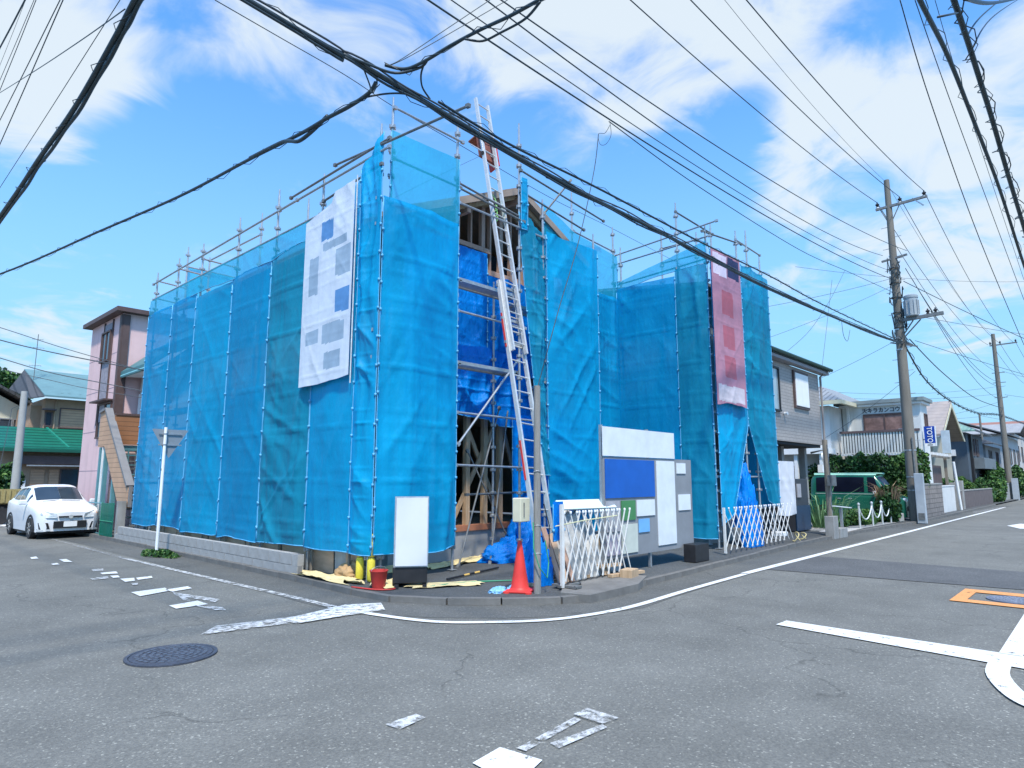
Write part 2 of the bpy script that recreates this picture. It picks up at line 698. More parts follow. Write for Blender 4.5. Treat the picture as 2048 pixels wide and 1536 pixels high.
M_TEAL = mat('teal_steel_paint', (.10, .25, .28), .5, .1)
M_RUB = mat('rubber', (.025, .025, .027), .7, .2, 10)

S_BLUE = sheeting('blue_mesh_sheet', (.0, .36, .72), .15, seed=1)
S_BLUE2 = sheeting('cyan_mesh_sheet', (.0, .42, .79), .10, seed=2, var=.2)
S_TEAL = sheeting('teal_mesh_sheet', (.008, .34, .56), .14, seed=3, var=.2)
S_LIGHT = sheeting('thin_cyan_mesh_sheet', (.02, .50, .74), .36, seed=4, wr=.25)
S_TARP = sheeting('glossy_blue_tarpaulin', (.0, .26, .95), 0.0, transl=.3, rough=.3, seed=6, var=.25, wr=.9)

# ------------------------------------------------------------------ ground and streets
g = MB().quad((-400, -400, -.03), (900, -400, -.03), (900, 900, -.03), (-400, 900, -.03))
g.build('ground', M_LOT, kind='structure')
rd = MB()
# one sheet for the crossing and both streets
rd.quad((-60, -60, 0), (500, -60, 0), (500, 6.6, 0), (6.2, 6.6, 0), (6.2, 500, 0), (-60, 500, 0))
rd.build('road', M_ASPH, kind='structure')

KERB = [(5.62, 60), (5.60, 19), (5.5, 9.9), (5.42, 8.2), (5.46, 7.35), (5.85, 6.62), (6.33, 6.08), (6.95, 5.56), (7.5, 5.40), (8.4, 5.50), (12.8, 5.72),
        (17.2, 5.95), (22, 5.95), (28, 5.62), (60, 5.7), (200, 5.7)]


def offset_poly(pts, d):
    out = []
    for i, p in enumerate(pts):
        a = Vector(pts[max(i - 1, 0)])
        b = Vector(pts[min(i + 1, len(pts) - 1)])
        t = (b - a).normalized()
        out.append((p[0] - t.y * d, p[1] + t.x * d))
    return out


# ground inside the kerb, a little above the street
inner = offset_poly(KERB, .115)
lot = MB()
poly = [(x, y, .085) for x, y in inner] + [(200, 200, .085), (5.7, 200, .085)]
for i in range(len(inner) - 1):
    lot.quad((*inner[i], .085), (*inner[i + 1], .085), (60, 60, .085))
lot.quad((*inner[-1], .085), (300, 300, .085), (60, 60, .085))
lot.quad((60, 60, .085), (300, 300, .085), (*inner[0], .085))
for f in range(len(lot.f)):
    pass
lo = lot.build('lot_ground', M_LOT, kind='structure')
# kerb built stone by stone
kerb = empty('kerb', (5.5, 6, 0), kind='structure')
M_KERB = mat('kerb_concrete', (.165, .158, .145), .88, .25, 3, .4, 60, dirt=.5)
kst = MB().box((0, 0, .045), (.585, .105, .09)).mesh('kerb_stone', M_KERB)
apron = MB().box((0, 0, .045), (.585, .30, .02)).mesh('gutter_slab', M_CONC)


def walk(pts, step):
    acc = 0
    for i in range(len(pts) - 1):
        a, b = Vector(pts[i]), Vector(pts[i + 1])
        L_ = (b - a).length
        n = max(1, round(L_ / step))
        for k in range(n):
            yield a.lerp(b, (k + .5) / n), math.atan2(b.y - a.y, b.x - a.x), L_ / n


kpts = [(5.62, 40), (5.60, 19), (5.5, 9.9), (5.42, 8.2), (5.46, 7.35), (5.85, 6.62), (6.33, 6.08), (6.95, 5.56), (7.5, 5.40), (8.4, 5.50), (12.8, 5.72),
        (17.2, 5.95), (22, 5.95), (28, 5.62), (50, 5.7)]
for p, a, l in walk(offset_poly(kpts, .06), .6):
    inst('kerb_stone', kst, kerb, (p.x, p.y, random.uniform(-.006, .006)), (0, 0, a + random.uniform(-.006, .006)), (l / .597, 1, 1))
# narrow old-asphalt strip between edge line and kerb
strip = MB()
so, si = offset_poly(kpts, -.75), offset_poly(kpts, .02)
for i in range(len(kpts) - 1):
    strip.quad((*so[i], .004), (*so[i + 1], .004), (*si[i + 1], .004), (*si[i], .004))
strip.build('gutter_strip', M_GUTTER, kind='structure')
# concrete ramp slab at the corner
sl = MB()
sl.quad((7.25, 5.33, .02), (8.5, 5.36, .03), (9.3, 5.75, .1), (9.3, 6.15, .12), (7.6, 6.05, .12), (7.15, 5.75, .1))
sl.prism([(7.25, 5.33, .0), (8.5, 5.36, .0), (9.3, 5.7, .0), (9.3, 6.15, .0), (7.6, 6.05, .0), (7.15, 5.75, .0)], (0, 0, .112))
sl.build('corner_slab', M_KERB, kind='structure')

# darker repaired strip across the right street
q = [sv(1592, 1108, Z=0), sv(2200, 1158, Z=0), sv(2200, 1192, Z=0), sv(1540, 1150, Z=0)]
pz = MB()
qq = [Vector((14.9, 5.15, .004)), Vector((14.9, -3, .004)), Vector((13.0, -3, .004)), Vector((12.1, 5.0, .004))]
pz.quad(*[(v.x, v.y, .008) for v in qq][::-1])
pz.build('repair_patch', M_PATCH, kind='structure')


def ribbon(pts, w, z=.012):
    mb = MB()
    a, b = offset_poly(pts, w / 2), offset_poly(pts, -w / 2)
    for i in range(len(pts) - 1):
        mb.quad((*a[i], z), (*b[i], z), (*b[i + 1], z), (*a[i + 1], z))
    return mb


def gp(*pts):
    return [tuple(sv(x, y, Z=0).xy) for x, y in pts]


def smooth(pts, n=6):
    P_ = [Vector(p) for p in pts]
    out = []
    for i in range(len(P_) - 1):
        p0, p1, p2, p3 = P_[max(i - 1, 0)], P_[i], P_[i + 1], P_[min(i + 2, len(P_) - 1)]
        for k in range(n):
            t = k / n
            out.append(.5 * ((2 * p1) + (p2 - p0) * t + (2 * p0 - 5 * p1 + 4 * p2 - p3) * t * t + (3 * p1 - p0 - 3 * p2 + p3) * t ** 3))
    out.append(P_[-1])
    return out


mk = empty('road_markings', (5, 5, 0), kind='structure')
ribbon([(4.72, 40), (4.66, 20), (4.62, 15.3)], .10).build('edge_line', M_FADED, mk)
ribbon([(4.62, 15.3), (4.78, 8.3), (4.78, 7.6)], .11).build('edge_line', M_WORN, mk)
cv = smooth(gp((660, 1215), (760, 1232), (870, 1245), (980, 1246), (1090, 1242), (1180, 1231), (1270, 1213), (1380, 1180), (1490, 1149)))
ribbon([tuple(p) for p in cv], .11).build('edge_line', M_WHITE, mk)
ribbon([(11.32, 4.96), (20, 4.98), (33, 5.0), (47.4, 5.01)], .15).build('edge_line', M_WHITE, mk)


def patch(pxs, m, z=.012):
    mb = MB()
    pts = [sv(x, y, Z=0) for x, y in pxs]
    mb.quad(*[(p.x, p.y, z) for p in pts])
    # faces point up
    o = mb.build('painted_mark', m, mk)
    if o.data.polygons[0].normal.z < 0:
        o.data.flip_normals()
    return o


patch([(400, 1272), (432, 1254), (590, 1235), (625, 1243)], M_WORN, .014)
patch([(592, 1250), (560, 1243), (690, 1212), (762, 1208), (770, 1222), (690, 1234)], M_WORN2, .018)
for q_ in ([(262, 1186), (330, 1177), (338, 1183), (280, 1194)], [(330, 1181), (375, 1174), (384, 1178), (345, 1185)],
           [(338, 1213), (395, 1203), (416, 1210), (352, 1219)], [(200, 1147), (232, 1144), (236, 1148), (205, 1150)],
           [(240, 1159), (268, 1157), (270, 1163), (250, 1165)], [(272, 1157), (303, 1153), (305, 1157), (276, 1161)],
           [(220, 1153), (236, 1152), (240, 1156), (226, 1157)], [(60, 1116), (72, 1114), (77, 1118), (63, 1119)],
           [(118, 1120), (132, 1119), (145, 1125), (128, 1125)], [(102, 1129), (114, 1127), (119, 1130), (106, 1131)],
           [(0, 1047), (16, 1044), (18, 1052), (0, 1054)]):
    patch(q_, M_WHITE)
for q_ in ([(183, 1140), (206, 1138), (208, 1143), (186, 1144)], [(180, 1158), (215, 1154), (218, 1158), (184, 1161)],
           [(355, 1192), (372, 1196), (381, 1203), (366, 1202)], [(385, 1212), (445, 1216), (452, 1222), (430, 1222)],
           [(345, 1186), (440, 1200), (430, 1206), (350, 1192)], [(262, 1168), (276, 1167), (275, 1171), (265, 1171)],
           [(770, 1452), (832, 1431), (852, 1438), (800, 1462)], [(1034, 1500), (1150, 1437), (1163, 1443), (1052, 1506)],
           [(1100, 1490), (1205, 1452), (1215, 1458), (1118, 1500)]):
    patch(q_, M_WORN)
patch([(1146, 1433), (1175, 1420), (1238, 1440), (1205, 1452)], M_WORN, .016)
patch([(945, 1530), (1000, 1498), (1085, 1524), (1060, 1548), (1000, 1560)], M_WHITE)
patch([(1552, 1251), (1573, 1243), (2048, 1315), (2200, 1340), (2200, 1372), (2048, 1340)], M_WHITE)
patch([(1998, 1309), (2050, 1228), (2110, 1180), (2160, 1180), (2075, 1250), (2046, 1316)], M_WHITE, .016)
ring = smooth(gp((2000, 1330), (1996, 1352), (2020, 1383), (2062, 1412), (2140, 1440)))
ribbon([tuple(p) for p in ring], .17, .016).build('painted_mark', M_WHITE, mk)
patch([(2014, 1052), (2040, 1048), (2120, 1052), (2120, 1060), (2040, 1058)], M_WHITE)
patch([(1944, 1024), (1990, 1016), (2012, 1013), (2010, 1016), (1950, 1027)], M_FADED)
# orange frame round the hydrant cover
for a in ((10.75, 11.0, .3, 1.86), (11.75, 12.04, .3, 1.86)):
    MB().quad((a[0], a[2], .012), (a[1], a[2], .012), (a[1], a[3], .012), (a[0], a[3], .012)).build('orange_mark', M_ORANGE, mk)
MB().quad((11.0, 1.69, .012), (11.75, 1.69, .012), (11.75, 1.86, .012), (11.0, 1.86, .012)).build('orange_mark', M_ORANGE, mk)


def manhole(c, r, label, tint):
    e = empty('manhole_cover', (c[0], c[1], 0), label=label, cat='manhole cover')
    M_ = mat('cast_iron' + str(tint), (.075 * tint, .083 * tint, .105 * tint), .55, .25, 20, .4, 60, metal=.3)
    MB().lathe([(r + .035, .002), (r + .035, .0165), (r + .005, .018), (r, .008)], (*c, 0), 40).build('rim', M_, e)
    MB().lathe([(r - .005, .002), (r - .008, .0165), (.01, .0168)], (*c, 0), 40).build('lid', M_, e)
    t = MB()
    for ring_ in range(1, 6):
        rr = r * ring_ / 6.2
        n = 5 * ring_
        for k in range(n):
            a0 = 2 * math.pi * k / n + ring_
            a1 = a0 + 2 * math.pi / n * .68
            q0, q1 = rr - r * .045, rr + r * .045
            pts = [(c[0] + math.cos(a) * q, c[1] + math.sin(a) * q, .0172) for q, a in ((q0, a0), (q1, a0), (q1, (a0 + a1) / 2), (q1, a1), (q0, a1), (q0, (a0 + a1) / 2))]
            t.prism(pts[::-1] if 0 else pts, (0, 0, .006))
    t.build('relief', mat('worn_iron' + str(tint), (.13 * tint, .14 * tint, .165 * tint), .45, .2, 20, metal=.4), e)


manhole((2.49, 6.70), .36, 'round cast iron manhole cover in the asphalt at lower left', 1)
manhole((11.38, 1.22), .27, 'round pale iron hydrant cover inside the orange frame', 2.4)

# ------------------------------------------------------------------ sheets of cloth
_rng = np.random.RandomState(11)
_T = _rng.rand(64, 256, 256) if False else _rng.rand(8, 256, 256)


def vn(x, y, s):
    """2-D value noise, 0..1"""
    T = _T[s % 8]
    xi, yi = np.floor(x).astype(int), np.floor(y).astype(int)
    fx, fy = x - xi, y - yi
    fx, fy = fx * fx * (3 - 2 * fx), fy * fy * (3 - 2 * fy)
    xi, yi = xi + s * 17, yi + s * 31
    a = T[xi % 256, yi % 256]
    b = T[(xi + 1) % 256, yi % 256]
    c = T[xi % 256, (yi + 1) % 256]
    d = T[(xi + 1) % 256, (yi + 1) % 256]
    return (a * (1 - fx) + b * fx) * (1 - fy) + (c * (1 - fx) + d * fx) * fy


def ridge(x, y, s, p=3):
    return (1 - np.abs(2 * vn(x, y, s) - 1)) ** p


def lerpv(spec, u):
    if isinstance(spec, (int, float)):
        return np.full_like(u, float(spec))
    xs, ys = zip(*spec)
    return np.interp(u, xs, ys)


def sheet(name, m, A, B, zb, zt, nrm, seed=0, amp=.05, pleat=.5, diag=1.0, res=.045, bay=None, warp=None, hem=True, belly=0, xshift=None, parent=None, prints=None, **k):
    A, B = Vector(A), Vector(B)
    L_ = (B - A).length
    nu = max(8, int(L_ / res))
    nv = max(8, int(6.5 / res * min(1, (max(lerpv(zt, np.array([0, .5, 1]))) - min(lerpv(zb, np.array([0, .5, 1])))) / 6.5)))
    u = np.linspace(0, 1, nu + 1)
    v = np.linspace(0, 1, nv + 1)
    U, V = np.meshgrid(u, v)
    zb_, zt_ = lerpv(zb, U), lerpv(zt, U)
    # a slightly wavy hem and top edge
    s_ = U * L_
    edge = (vn(s_ * 1.7, s_ * 0 + seed, seed) - .5) * .10
    Z = zb_ + (zt_ - zb_) * V + edge * (1 - V) ** 4
    D = amp * pleat * (ridge(s_ * 2.1 + 1.2 * vn(s_ * .7, Z * .5, seed + 1), Z * .28, seed + 2, 2) - .3)
    D += amp * .5 * pleat * (ridge(s_ * 6 + 2 * vn(s_, Z, seed), Z * .35, seed + 5, 2) - .3) * vn(s_ * .8, Z * .6, seed + 3)
    for (an, w, kk) in ((.75, .6, 1), (-.6, .5, 4), (1.2, .5, 6)):
        p = s_ * math.cos(an) + Z * math.sin(an)
        q_ = -s_ * math.sin(an) + Z * math.cos(an)
        mask = np.clip(vn(s_ * .55 + kk, Z * .45, seed + kk) * 2.6 - 1.0, 0, 1)
        D += amp * diag * w * mask * (ridge(p * 2.6, q_ * .33, seed + kk, 3) - .25)
    # crosswise fold lines left from the packing, and slack between the ties
    for off, per in ((.21, .92), (.0, .46)):
        t = (Z + off + .05 * vn(s_ * .8, Z * 0, seed)) / per
        d_ = np.abs(t - np.round(t)) * per
        D += amp * .22 * np.exp(-(d_ / .018) ** 2) * (per / .92)
    t = (s_ + .31) / .9
    D += amp * .16 * np.exp(-((np.abs(t - np.round(t)) * .9) / .018) ** 2)
    if bay:
        D += belly * np.abs(np.sin(np.pi * s_ / bay)) * (.4 + .9 * vn(s_ * .5, Z * .35, seed + 7))
    else:
        D += belly * np.sin(np.pi * U) * (.4 + .9 * vn(s_ * .5, Z * .35, seed + 7))
    # straight tension folds running from the ties
    rr_ = random.Random(seed * 13 + 5)
    zlo, zhi = float(Z.min()), float(Z.max())
    for k_ in range(int(5 + L_ * (zhi - zlo) * .9)):
        s0 = 0 if rr_.random() < .5 else L_
        z0 = rr_.uniform(zlo, zhi)
        a_ = rr_.choice((-1, 1)) * rr_.uniform(.55, 1.45)
        dx_, dz_ = math.cos(a_) * (1 if s0 == 0 else -1), math.sin(a_)
        ln = rr_.uniform(.8, 3.2)
        t_ = ((s_ - s0) * dx_ + (Z - z0) * dz_) / ln
        d_ = (s_ - s0) * dz_ - (Z - z0) * dx_ + .04 * np.sin(t_ * 5 + k_)
        w_ = .02 + .05 * np.clip(t_, 0, 1)
        D += amp * rr_.uniform(-.25, .55) * np.exp(-np.abs(d_) / w_) * np.clip(1 - t_, 0, 1) * (t_ > 0)
    eu = np.minimum(U, 1 - U) * L_
    D *= .12 + .88 * np.clip(eu / min(.22, L_ * .3), 0, 1)
    if warp is not None:
        D += warp(U, V, s_, Z)
    SX = s_ if xshift is None else s_ + xshift(U, V)
    ax = (B - A).normalized()
    X = A.x + ax.x * SX + nrm[0] * D
    Y = A.y + ax.y * SX + nrm[1] * D
    org = Vector(((A.x + B.x) / 2, (A.y + B.y) / 2, float(Z.min())))
    if parent is not None:
        org = ORG[parent.name]
    co = np.stack([X - org.x, Y - org.y, Z - org.z], -1).reshape(-1, 3)
    i = np.arange(nv)[:, None] * (nu + 1) + np.arange(nu)[None, :]
    F = np.stack([i, i + 1, i + nu + 2, i + nu + 1], -1).reshape(-1, 4)
    me = bpy.data.meshes.new(name)
    me.from_pydata(co.tolist(), [], F.tolist())
    me.materials.append(m)
    if prints:
        # print lies in the cloth itself: faces inside a rectangle (metres along the sheet, height) take another ink
        fs = (s_[:-1, :-1] + s_[1:, 1:]).ravel() / 2
        fz = (Z[:-1, :-1] + Z[1:, 1:]).ravel() / 2
        mi_ = np.zeros(len(F), int)
        for q_, (a0, a1, b0, b1, pm_) in enumerate(prints):
            me.materials.append(pm_)
            mi_[(fs > a0) & (fs < a1) & (fz > b0) & (fz < b1)] = q_ + 1
        me.polygons.foreach_set('material_index', mi_.tolist())
    me.polygons.foreach_set('use_smooth', [True] * len(F))
    o = bpy.data.objects.new(name, me)
    sc.collection.objects.link(o)
    if parent is not None:
        o.parent = parent
    else:
        o.location = org
    ORG[o.name] = org
    tag(o, **k)
    if hem:
        # stitched, folded-over hem along both sides, with eyelet ties
        hm = MB()
        for c_ in (0, nu):
            pts = [Vector((X[r_, c_], Y[r_, c_], Z[r_, c_])) + Vector((nrm[0], nrm[1], 0)) * .006 for r_ in range(0, nv + 1, 4)]
            hm.tube(pts, .009, 5)
        r0 = [Vector((X[0, c_], Y[0, c_], Z[0, c_])) for c_ in range(0, nu + 1, 3)]
        hm.tube(r0, .010, 5)
        for c_ in (0, nu):
            for r_ in range(6, nv - 3, max(6, int(.45 / res))):
                hm.box((X[r_, c_] + nrm[0] * .012, Y[r_, c_] + nrm[1] * .012, Z[r_, c_]), (.03, .03, .045))
        if parent is None:
            hm.build('hem', M_HEM, o, smooth='all')
    return o


M_HEM = mat('pale_blue_hem', (.10, .38, .62), .5, .2, 5)
M_TIE = mat('tie_cord', (.55, .60, .62), .6, .2, 12)

# ================================================================== THE SITE
# ------------------------------------------------------------------ house frame under construction
hs = empty('house_under_construction', (8.6, 9.6, .08), label='timber house frame under construction behind the blue sheets', cat='house')
MB().bx(7.1, 13.1, 9.62, 19, .0, .62).build('foundation', mat('new_concrete', (.40, .40, .385), .85, .1, 3, .25, 50, dirt=.25), hs)
b = MB()
b.bx(7.08, 13.12, 9.58, 9.70, .625, .74)
b.bx(7.08, 7.2, 9.70, 19, .625, .74)
b.build('sill_beam', M_SILL, hs)
colm = MB().box((0, 0, 1.16), (.105, .105, 2.32)).mesh('column', M_WOOD)
for x in (7.2, 8.1, 8.62, 9.02, 9.52, 9.98, 10.9, 11.8, 13.0):
    inst('column', colm, hs, (x, 9.66, .74))
for x, y in ((8.9, 11.4), (10.1, 12.3), (9.4, 13.2), (11.2, 11.0)):
    inst('column', colm, hs, (x, y, .74))
studm = MB().box((0, 0, 1.16), (.03, .105, 2.32)).mesh('stud', M_WOOD)
for x in (7.65, 8.35, 10.45, 11.35, 12.4):
    inst('stud', studm, hs, (x, 9.66, .74))
MB().beam((8.68, 9.70, .8), (9.95, 9.70, 2.95), .04, .09).build('brace', M_WOOD, hs)
MB().beam((10.05, 9.72, 3.0), (10.85, 9.72, .8), .04, .09).build('brace', M_WOOD, hs)
MB().beam((9.95, 9.74, 1.1), (9.05, 9.74, 2.8), .04, .09).build('brace', M_WOOD, hs)
MB().bx(7.1, 13.1, 9.6, 9.72, 3.06, 3.30).build('girder', M_WOOD, hs)
MB().bx(7.1, 13.1, 9.6, 9.72, 5.95, 6.07).build('girder', M_WOODP, hs)
MB().bx(7.2, 13.0, 9.9, 18.8, .62, .70).build('floor_deck', M_PLY, hs)
MB().bx(7.2, 13.0, 9.75, 18.8, 3.12, 3.2).build('floor_deck', M_PLY, hs)
# closed walls of the upper storey and the street sides
wl_ = MB()
wl_.bx(7.10, 7.16, 9.76, 19, .74, 6.72)
wl_.bx(7.1, 13.1, 18.94, 19, .74, 6.72)
wl_.bx(13.04, 13.1, 9.76, 18.94, .74, 6.72)
wl_.build('sheathing', mat('sheathing_board', (.32, .25, .17), .8, .18, 1.2, stretch=(1, 1, 1), dirt=.3), hs)
# upper storey gable end: studs with dark openings
gx0, gx1, gxm, ez, rz_ = 7.1, 13.1, 10.1, 6.72, 7.98
for x in (7.2, 7.75, 8.3, 8.68, 9.06, 9.42, 9.64, 9.98, 10.3, 10.75, 11.2, 11.7, 12.3, 13.0):
    top = ez - .1 + (1 - abs(x - gxm) / 3.0) * 1.2
    w = .105 if x in (8.68, 9.42, 9.98) else .045
    MB().bx(x - w / 2, x + w / 2, 9.62, 9.72, 6.07, top).build('stud', M_WOODP, hs)
MB().bx(7.1, 9.6, 9.56, 9.62, 6.50, 6.60).build('window_sill', M_WOODP, hs)
MB().bx(9.46, 10.6, 9.56, 9.62, 6.02, 6.14).build('window_sill', M_WOODP, hs)
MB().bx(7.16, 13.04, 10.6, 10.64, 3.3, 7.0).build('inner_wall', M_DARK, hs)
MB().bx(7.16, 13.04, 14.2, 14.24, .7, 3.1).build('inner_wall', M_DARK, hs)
for sgn in (-1, 1):
    x0, x1 = gxm, gxm + (-3.55 if sgn < 0 else 2.5)
    z0, z1 = rz_, rz_ - .4563 * abs(x1 - gxm)
    r = MB().prism([(x0, 9.15, z0), (x1, 9.15, z1), (x1, 9.15, z1 + .10), (x0, 9.15, z0 + .10)], (0, 10.2, 0))
    r.build('roof', mat('roof_board', (.33, .23, .15), .8, .15, 2, stretch=(1, 5, 1)), hs)
    MB().beam((x0, 9.12, z0 + .03), (x1, 9.12, z1 + .03), .04, .15).build('bargeboard', mat('brown_bargeboard', (.30, .23, .18), .7, .15, 3), hs)
    for yy in (9.3, 9.75):
        MB().beam((x0, yy, z0 - .08), (x1, yy, z1 - .08), .045, .09).build('rafter', M_WOOD, hs)
for x in (gxm - 2.9, gxm - 1.5, gxm, gxm + 1.5, gxm + 2.9):
    z = rz_ - .18 - abs(x - gxm) * .456
    MB().bx(x - .05, x + .05, 9.2, 9.76, z - .06, z + .04).build('purlin', M_WOODP, hs)

# second wing towards the right street
wg = empty('house_wing', (14.9, 7.4, .08), label='unfinished boxy side wing behind the right-hand blue sheets', cat='house')
MB().bx(14.9, 17.0, 7.4, 9.0, .08, .6).build('foundation', M_CONC, wg)
w_ = MB()
w_.bx(14.85, 14.93, 7.35, 13, .6, 6.35)
w_.bx(14.93, 17.05, 7.35, 7.43, 2.9, 6.35)
w_.bx(16.97, 17.05, 7.43, 13, .6, 6.35)
w_.build('sheathing', mat('grey_sheathing', (.18, .22, .24), .8, .15, 1.5), wg)
MB().prism([(14.4, 6.95, 6.36), (17.4, 6.95, 6.36), (17.4, 6.95, 6.44), (14.4, 6.95, 6.44)], (0, 6.3, .9)).build('roof', M_STEELD, wg)
MB().bx(15.0, 16.9, 7.5, 12.9, 2.85, 2.95).build('floor_deck', M_PLY, wg)

# ------------------------------------------------------------------ scaffolding
sf = empty('scaffolding', (6.0, 8.6, 0), label='galvanised steel tube scaffolding standing round the sheeted house', cat='scaffolding')


def standard(x, y, z0, z1, r=.0243):
    mb = MB().tube([(x, y, z0), (x, y, z1)], r, 8)
    z = z0 + .35
    while z < z1 - .05:
        mb.lathe([(r + .004, z), (.05, z + .012), (.05, z + .045), (r + .004, z + .06)], (x, y, 0), 6)
        for a in (0, math.pi / 2, math.pi, -math.pi / 2):
            mb.box((x + math.cos(a) * .052, y + math.sin(a) * .052, z + .03), (.03, .03, .055), a)
        z += .45
    mb.lathe([(r * .7, z1), (r * .7, z1 + .14)], (x, y, 0), 8)
    mb.box((x, y, z0 + .004), (.13, .13, .008))
    return mb.build('standard', M_STEEL, sf)


def rail(a, b, r=.0213, m=None):
    mb = MB().tube([a, b], r, 8)
    d_ = (Vector(b) - Vector(a)).normalized()
    for p in (a, b):
        mb.beam(Vector(p) - d_ * .03, Vector(p) + d_ * .04, .055, .055)
    return mb.build('rail', m or M_STEEL, sf)


YL = (19.05, 17.5, 15.95, 13.95, 12.15, 10.4, 8.6)
TL = (7.2, 7.25, 7.25, 7.35, 7.45, 7.2, 7.5)
for y, t in zip(YL, TL):
    standard(5.98, y, .06, t)
for y, t in ((19.2, 8.2), (17.6, 7.5), (14.6, 7.9), (12.4, 7.6)):
    standard(6.78, y, .06, t)
rail((5.93, 19.2, 7.02), (5.93, 11.3, 7.08))
rail((5.93, 12.0, 7.07), (5.93, 8.3, 7.09))
rail((5.93, 11.55, 7.20), (5.93, 8.3, 7.24), m=M_STEELD)
rail((5.93, 19.1, 6.56), (5.93, 10.4, 6.52))
rail((5.93, 10.3, 6.75), (5.93, 8.5, 6.85), m=M_STEELD)
rail((5.93, 9.95, 7.34), (5.93, 6.4, 7.02), m=M_STEELD)
for z in (4.65, 2.85, 1.1):
    rail((5.95, 19.1, z), (5.95, 8.6, z))
    rail((5.95, 19.1, z + .45), (5.95, 8.6, z + .45))
for (x0, y0, x1, y1, z) in ((5.98, 19.05, 6.78, 19.2, 6.6), (5.98, 15.95, 6.78, 16, 7.0), (5.98, 19.05, 6.78, 19.2, 7.1), (5.98, 17.5, 6.78, 17.6, 7.1)):
    rail((x0, y0, z), (x1, y1, z))
rail((6.78, 19.2, 7.75), (8.6, 19.2, 7.75))
rail((6.78, 14.6, 7.5), (6.78, 17.6, 7.55))
# corner bay and the open bay
standard(6.17, 8.55, .06, 8.05)
standard(7.67, 8.55, .1, 8.45)
standard(9.40, 8.55, .1, 8.95)
standard(10.15, 8.55, .1, 7.5)
standard(12.0, 8.55, .1, 7.25)
standard(9.32, 9.2, .1, 5.6)
standard(12.1, 9.25, .1, 8.55)
standard(13.95, 9.3, .1, 8.2)
standard(10.6, 9.2, .1, 6.9)
rail((6.17, 8.5, 7.98), (7.75, 8.5, 7.98))
rail((6.17, 8.5, 7.05), (7.7, 8.5, 7.05))
rail((7.67, 8.52, 7.15), (9.45, 8.52, 7.0), m=M_STEELD)
rail((7.67, 8.47, 7.02), (9.45, 8.47, 6.9), m=M_STEELD)
rail((7.67, 8.5, 6.75), (10.1, 8.5, 6.75))
rail((7.67, 8.5, 4.68), (9.5, 8.5, 4.66))
rail((7.67, 8.5, 2.82), (9.9, 8.5, 2.80))
rail((7.67, 8.5, 1.89), (9.9, 8.5, 1.86))
rail((8.55, 9.15, 1.35), (10.6, 9.15, 1.38), m=M_STEELD)
rail((7.70, 8.47, 2.25), (9.25, 8.47, 3.95))
rail((9.40, 8.5, 8.02), (12.95, 8.9, 8.10), m=M_STEELD)
rail((9.40, 8.5, 7.56), (11.7, 8.6, 7.42), m=M_STEELD)
rail((12.1, 9.2, 7.66), (14.0, 9.3, 7.66))
rail((10.5, 8.8, 7.5), (10.95, 8.4, 8.3), m=M_STEELD)
for z in (5.3, 3.7):
    rail((10.15, 8.55, z), (12.0, 8.55, z))
# diagonal props inside the open bay
rail((8.05, 8.8, .1), (9.6, 9.3, 3.1), .017, M_STEELD)
rail((8.75, 8.7, .1), (10.0, 9.4, 3.3), .017, M_STEELD)
rail((9.9, 9.1, .1), (8.9, 9.5, 2.2), .017, M_STEELD)


def deck(x0, x1, y0, y1, z, tilt=0):
    e = MB()
    e.bx(x0, x1, y0, y0 + .03, z - .045, z + .02)
    e.bx(x0, x1, y1 - .03, y1, z - .045, z + .02)
    n = 6
    for i in range(n):
        yy = y0 + .035 + (y1 - y0 - .07) * i / n
        e.bx(x0, x1, yy, yy + (y1 - y0 - .07) / n * .82, z - .012, z + .006)
    for x in (x0 + .1, x1 - .1):
        e.bx(x, x + .05, y0, y1, z - .06, z - .02)
    return e.build('deck_plank', M_STEEL, sf)


deck(7.70, 9.42, 8.58, 8.98, 5.33)
deck(7.70, 9.42, 8.58, 8.98, 3.76)
deck(9.45, 10.7, 8.75, 9.15, 5.2)
for yy in (17.6, 15.9, 14.1, 12.3, 10.6):
    for z in (5.2, 3.4, 1.55):
        MB().bx(6.1, 6.6, yy - .0, yy + 1.5, z - .04, z).build('deck_plank', M_STEELD, sf)
# second wing of scaffold
for x, y, t in ((14.0, 7.45, 8.35), (14.05, 6.72, 7.6), (14.0, 9.1, 7.6), (15.7, 6.68, 7.9), (17.25, 6.7, 7.6), (14.75, 8.3, 8.0), (14.75, 7.3, 7.75), (15.8, 7.4, 8.35),
                (16.35, 6.68, 8.1)):
    standard(x, y, .1, t)
rail((14.0, 9.3, 7.55), (14.0, 6.4, 7.72))
rail((14.0, 9.3, 7.30), (14.0, 6.6, 7.40))
rail((14.0, 9.3, 6.72), (14.0, 6.6, 6.86), m=M_STEELD)
rail((14.0, 7.45, 8.25), (15.9, 7.4, 8.2), m=M_STEELD)
rail((14.75, 8.3, 7.7), (14.75, 7.3, 7.7), m=M_STEELD)
rail((14.75, 8.3, 7.3), (14.75, 7.3, 7.3), m=M_STEELD)
rail((13.9, 6.72, 7.52), (16.0, 6.66, 7.75), m=M_STEELD)
rail((15.7, 6.68, 7.8), (17.3, 6.7, 7.8))
for z in (5.2, 3.4, 1.7):
    rail((14.0, 9.3, z), (14.0, 6.7, z))
    rail((14.0, 6.68, z), (17.3, 6.68, z))

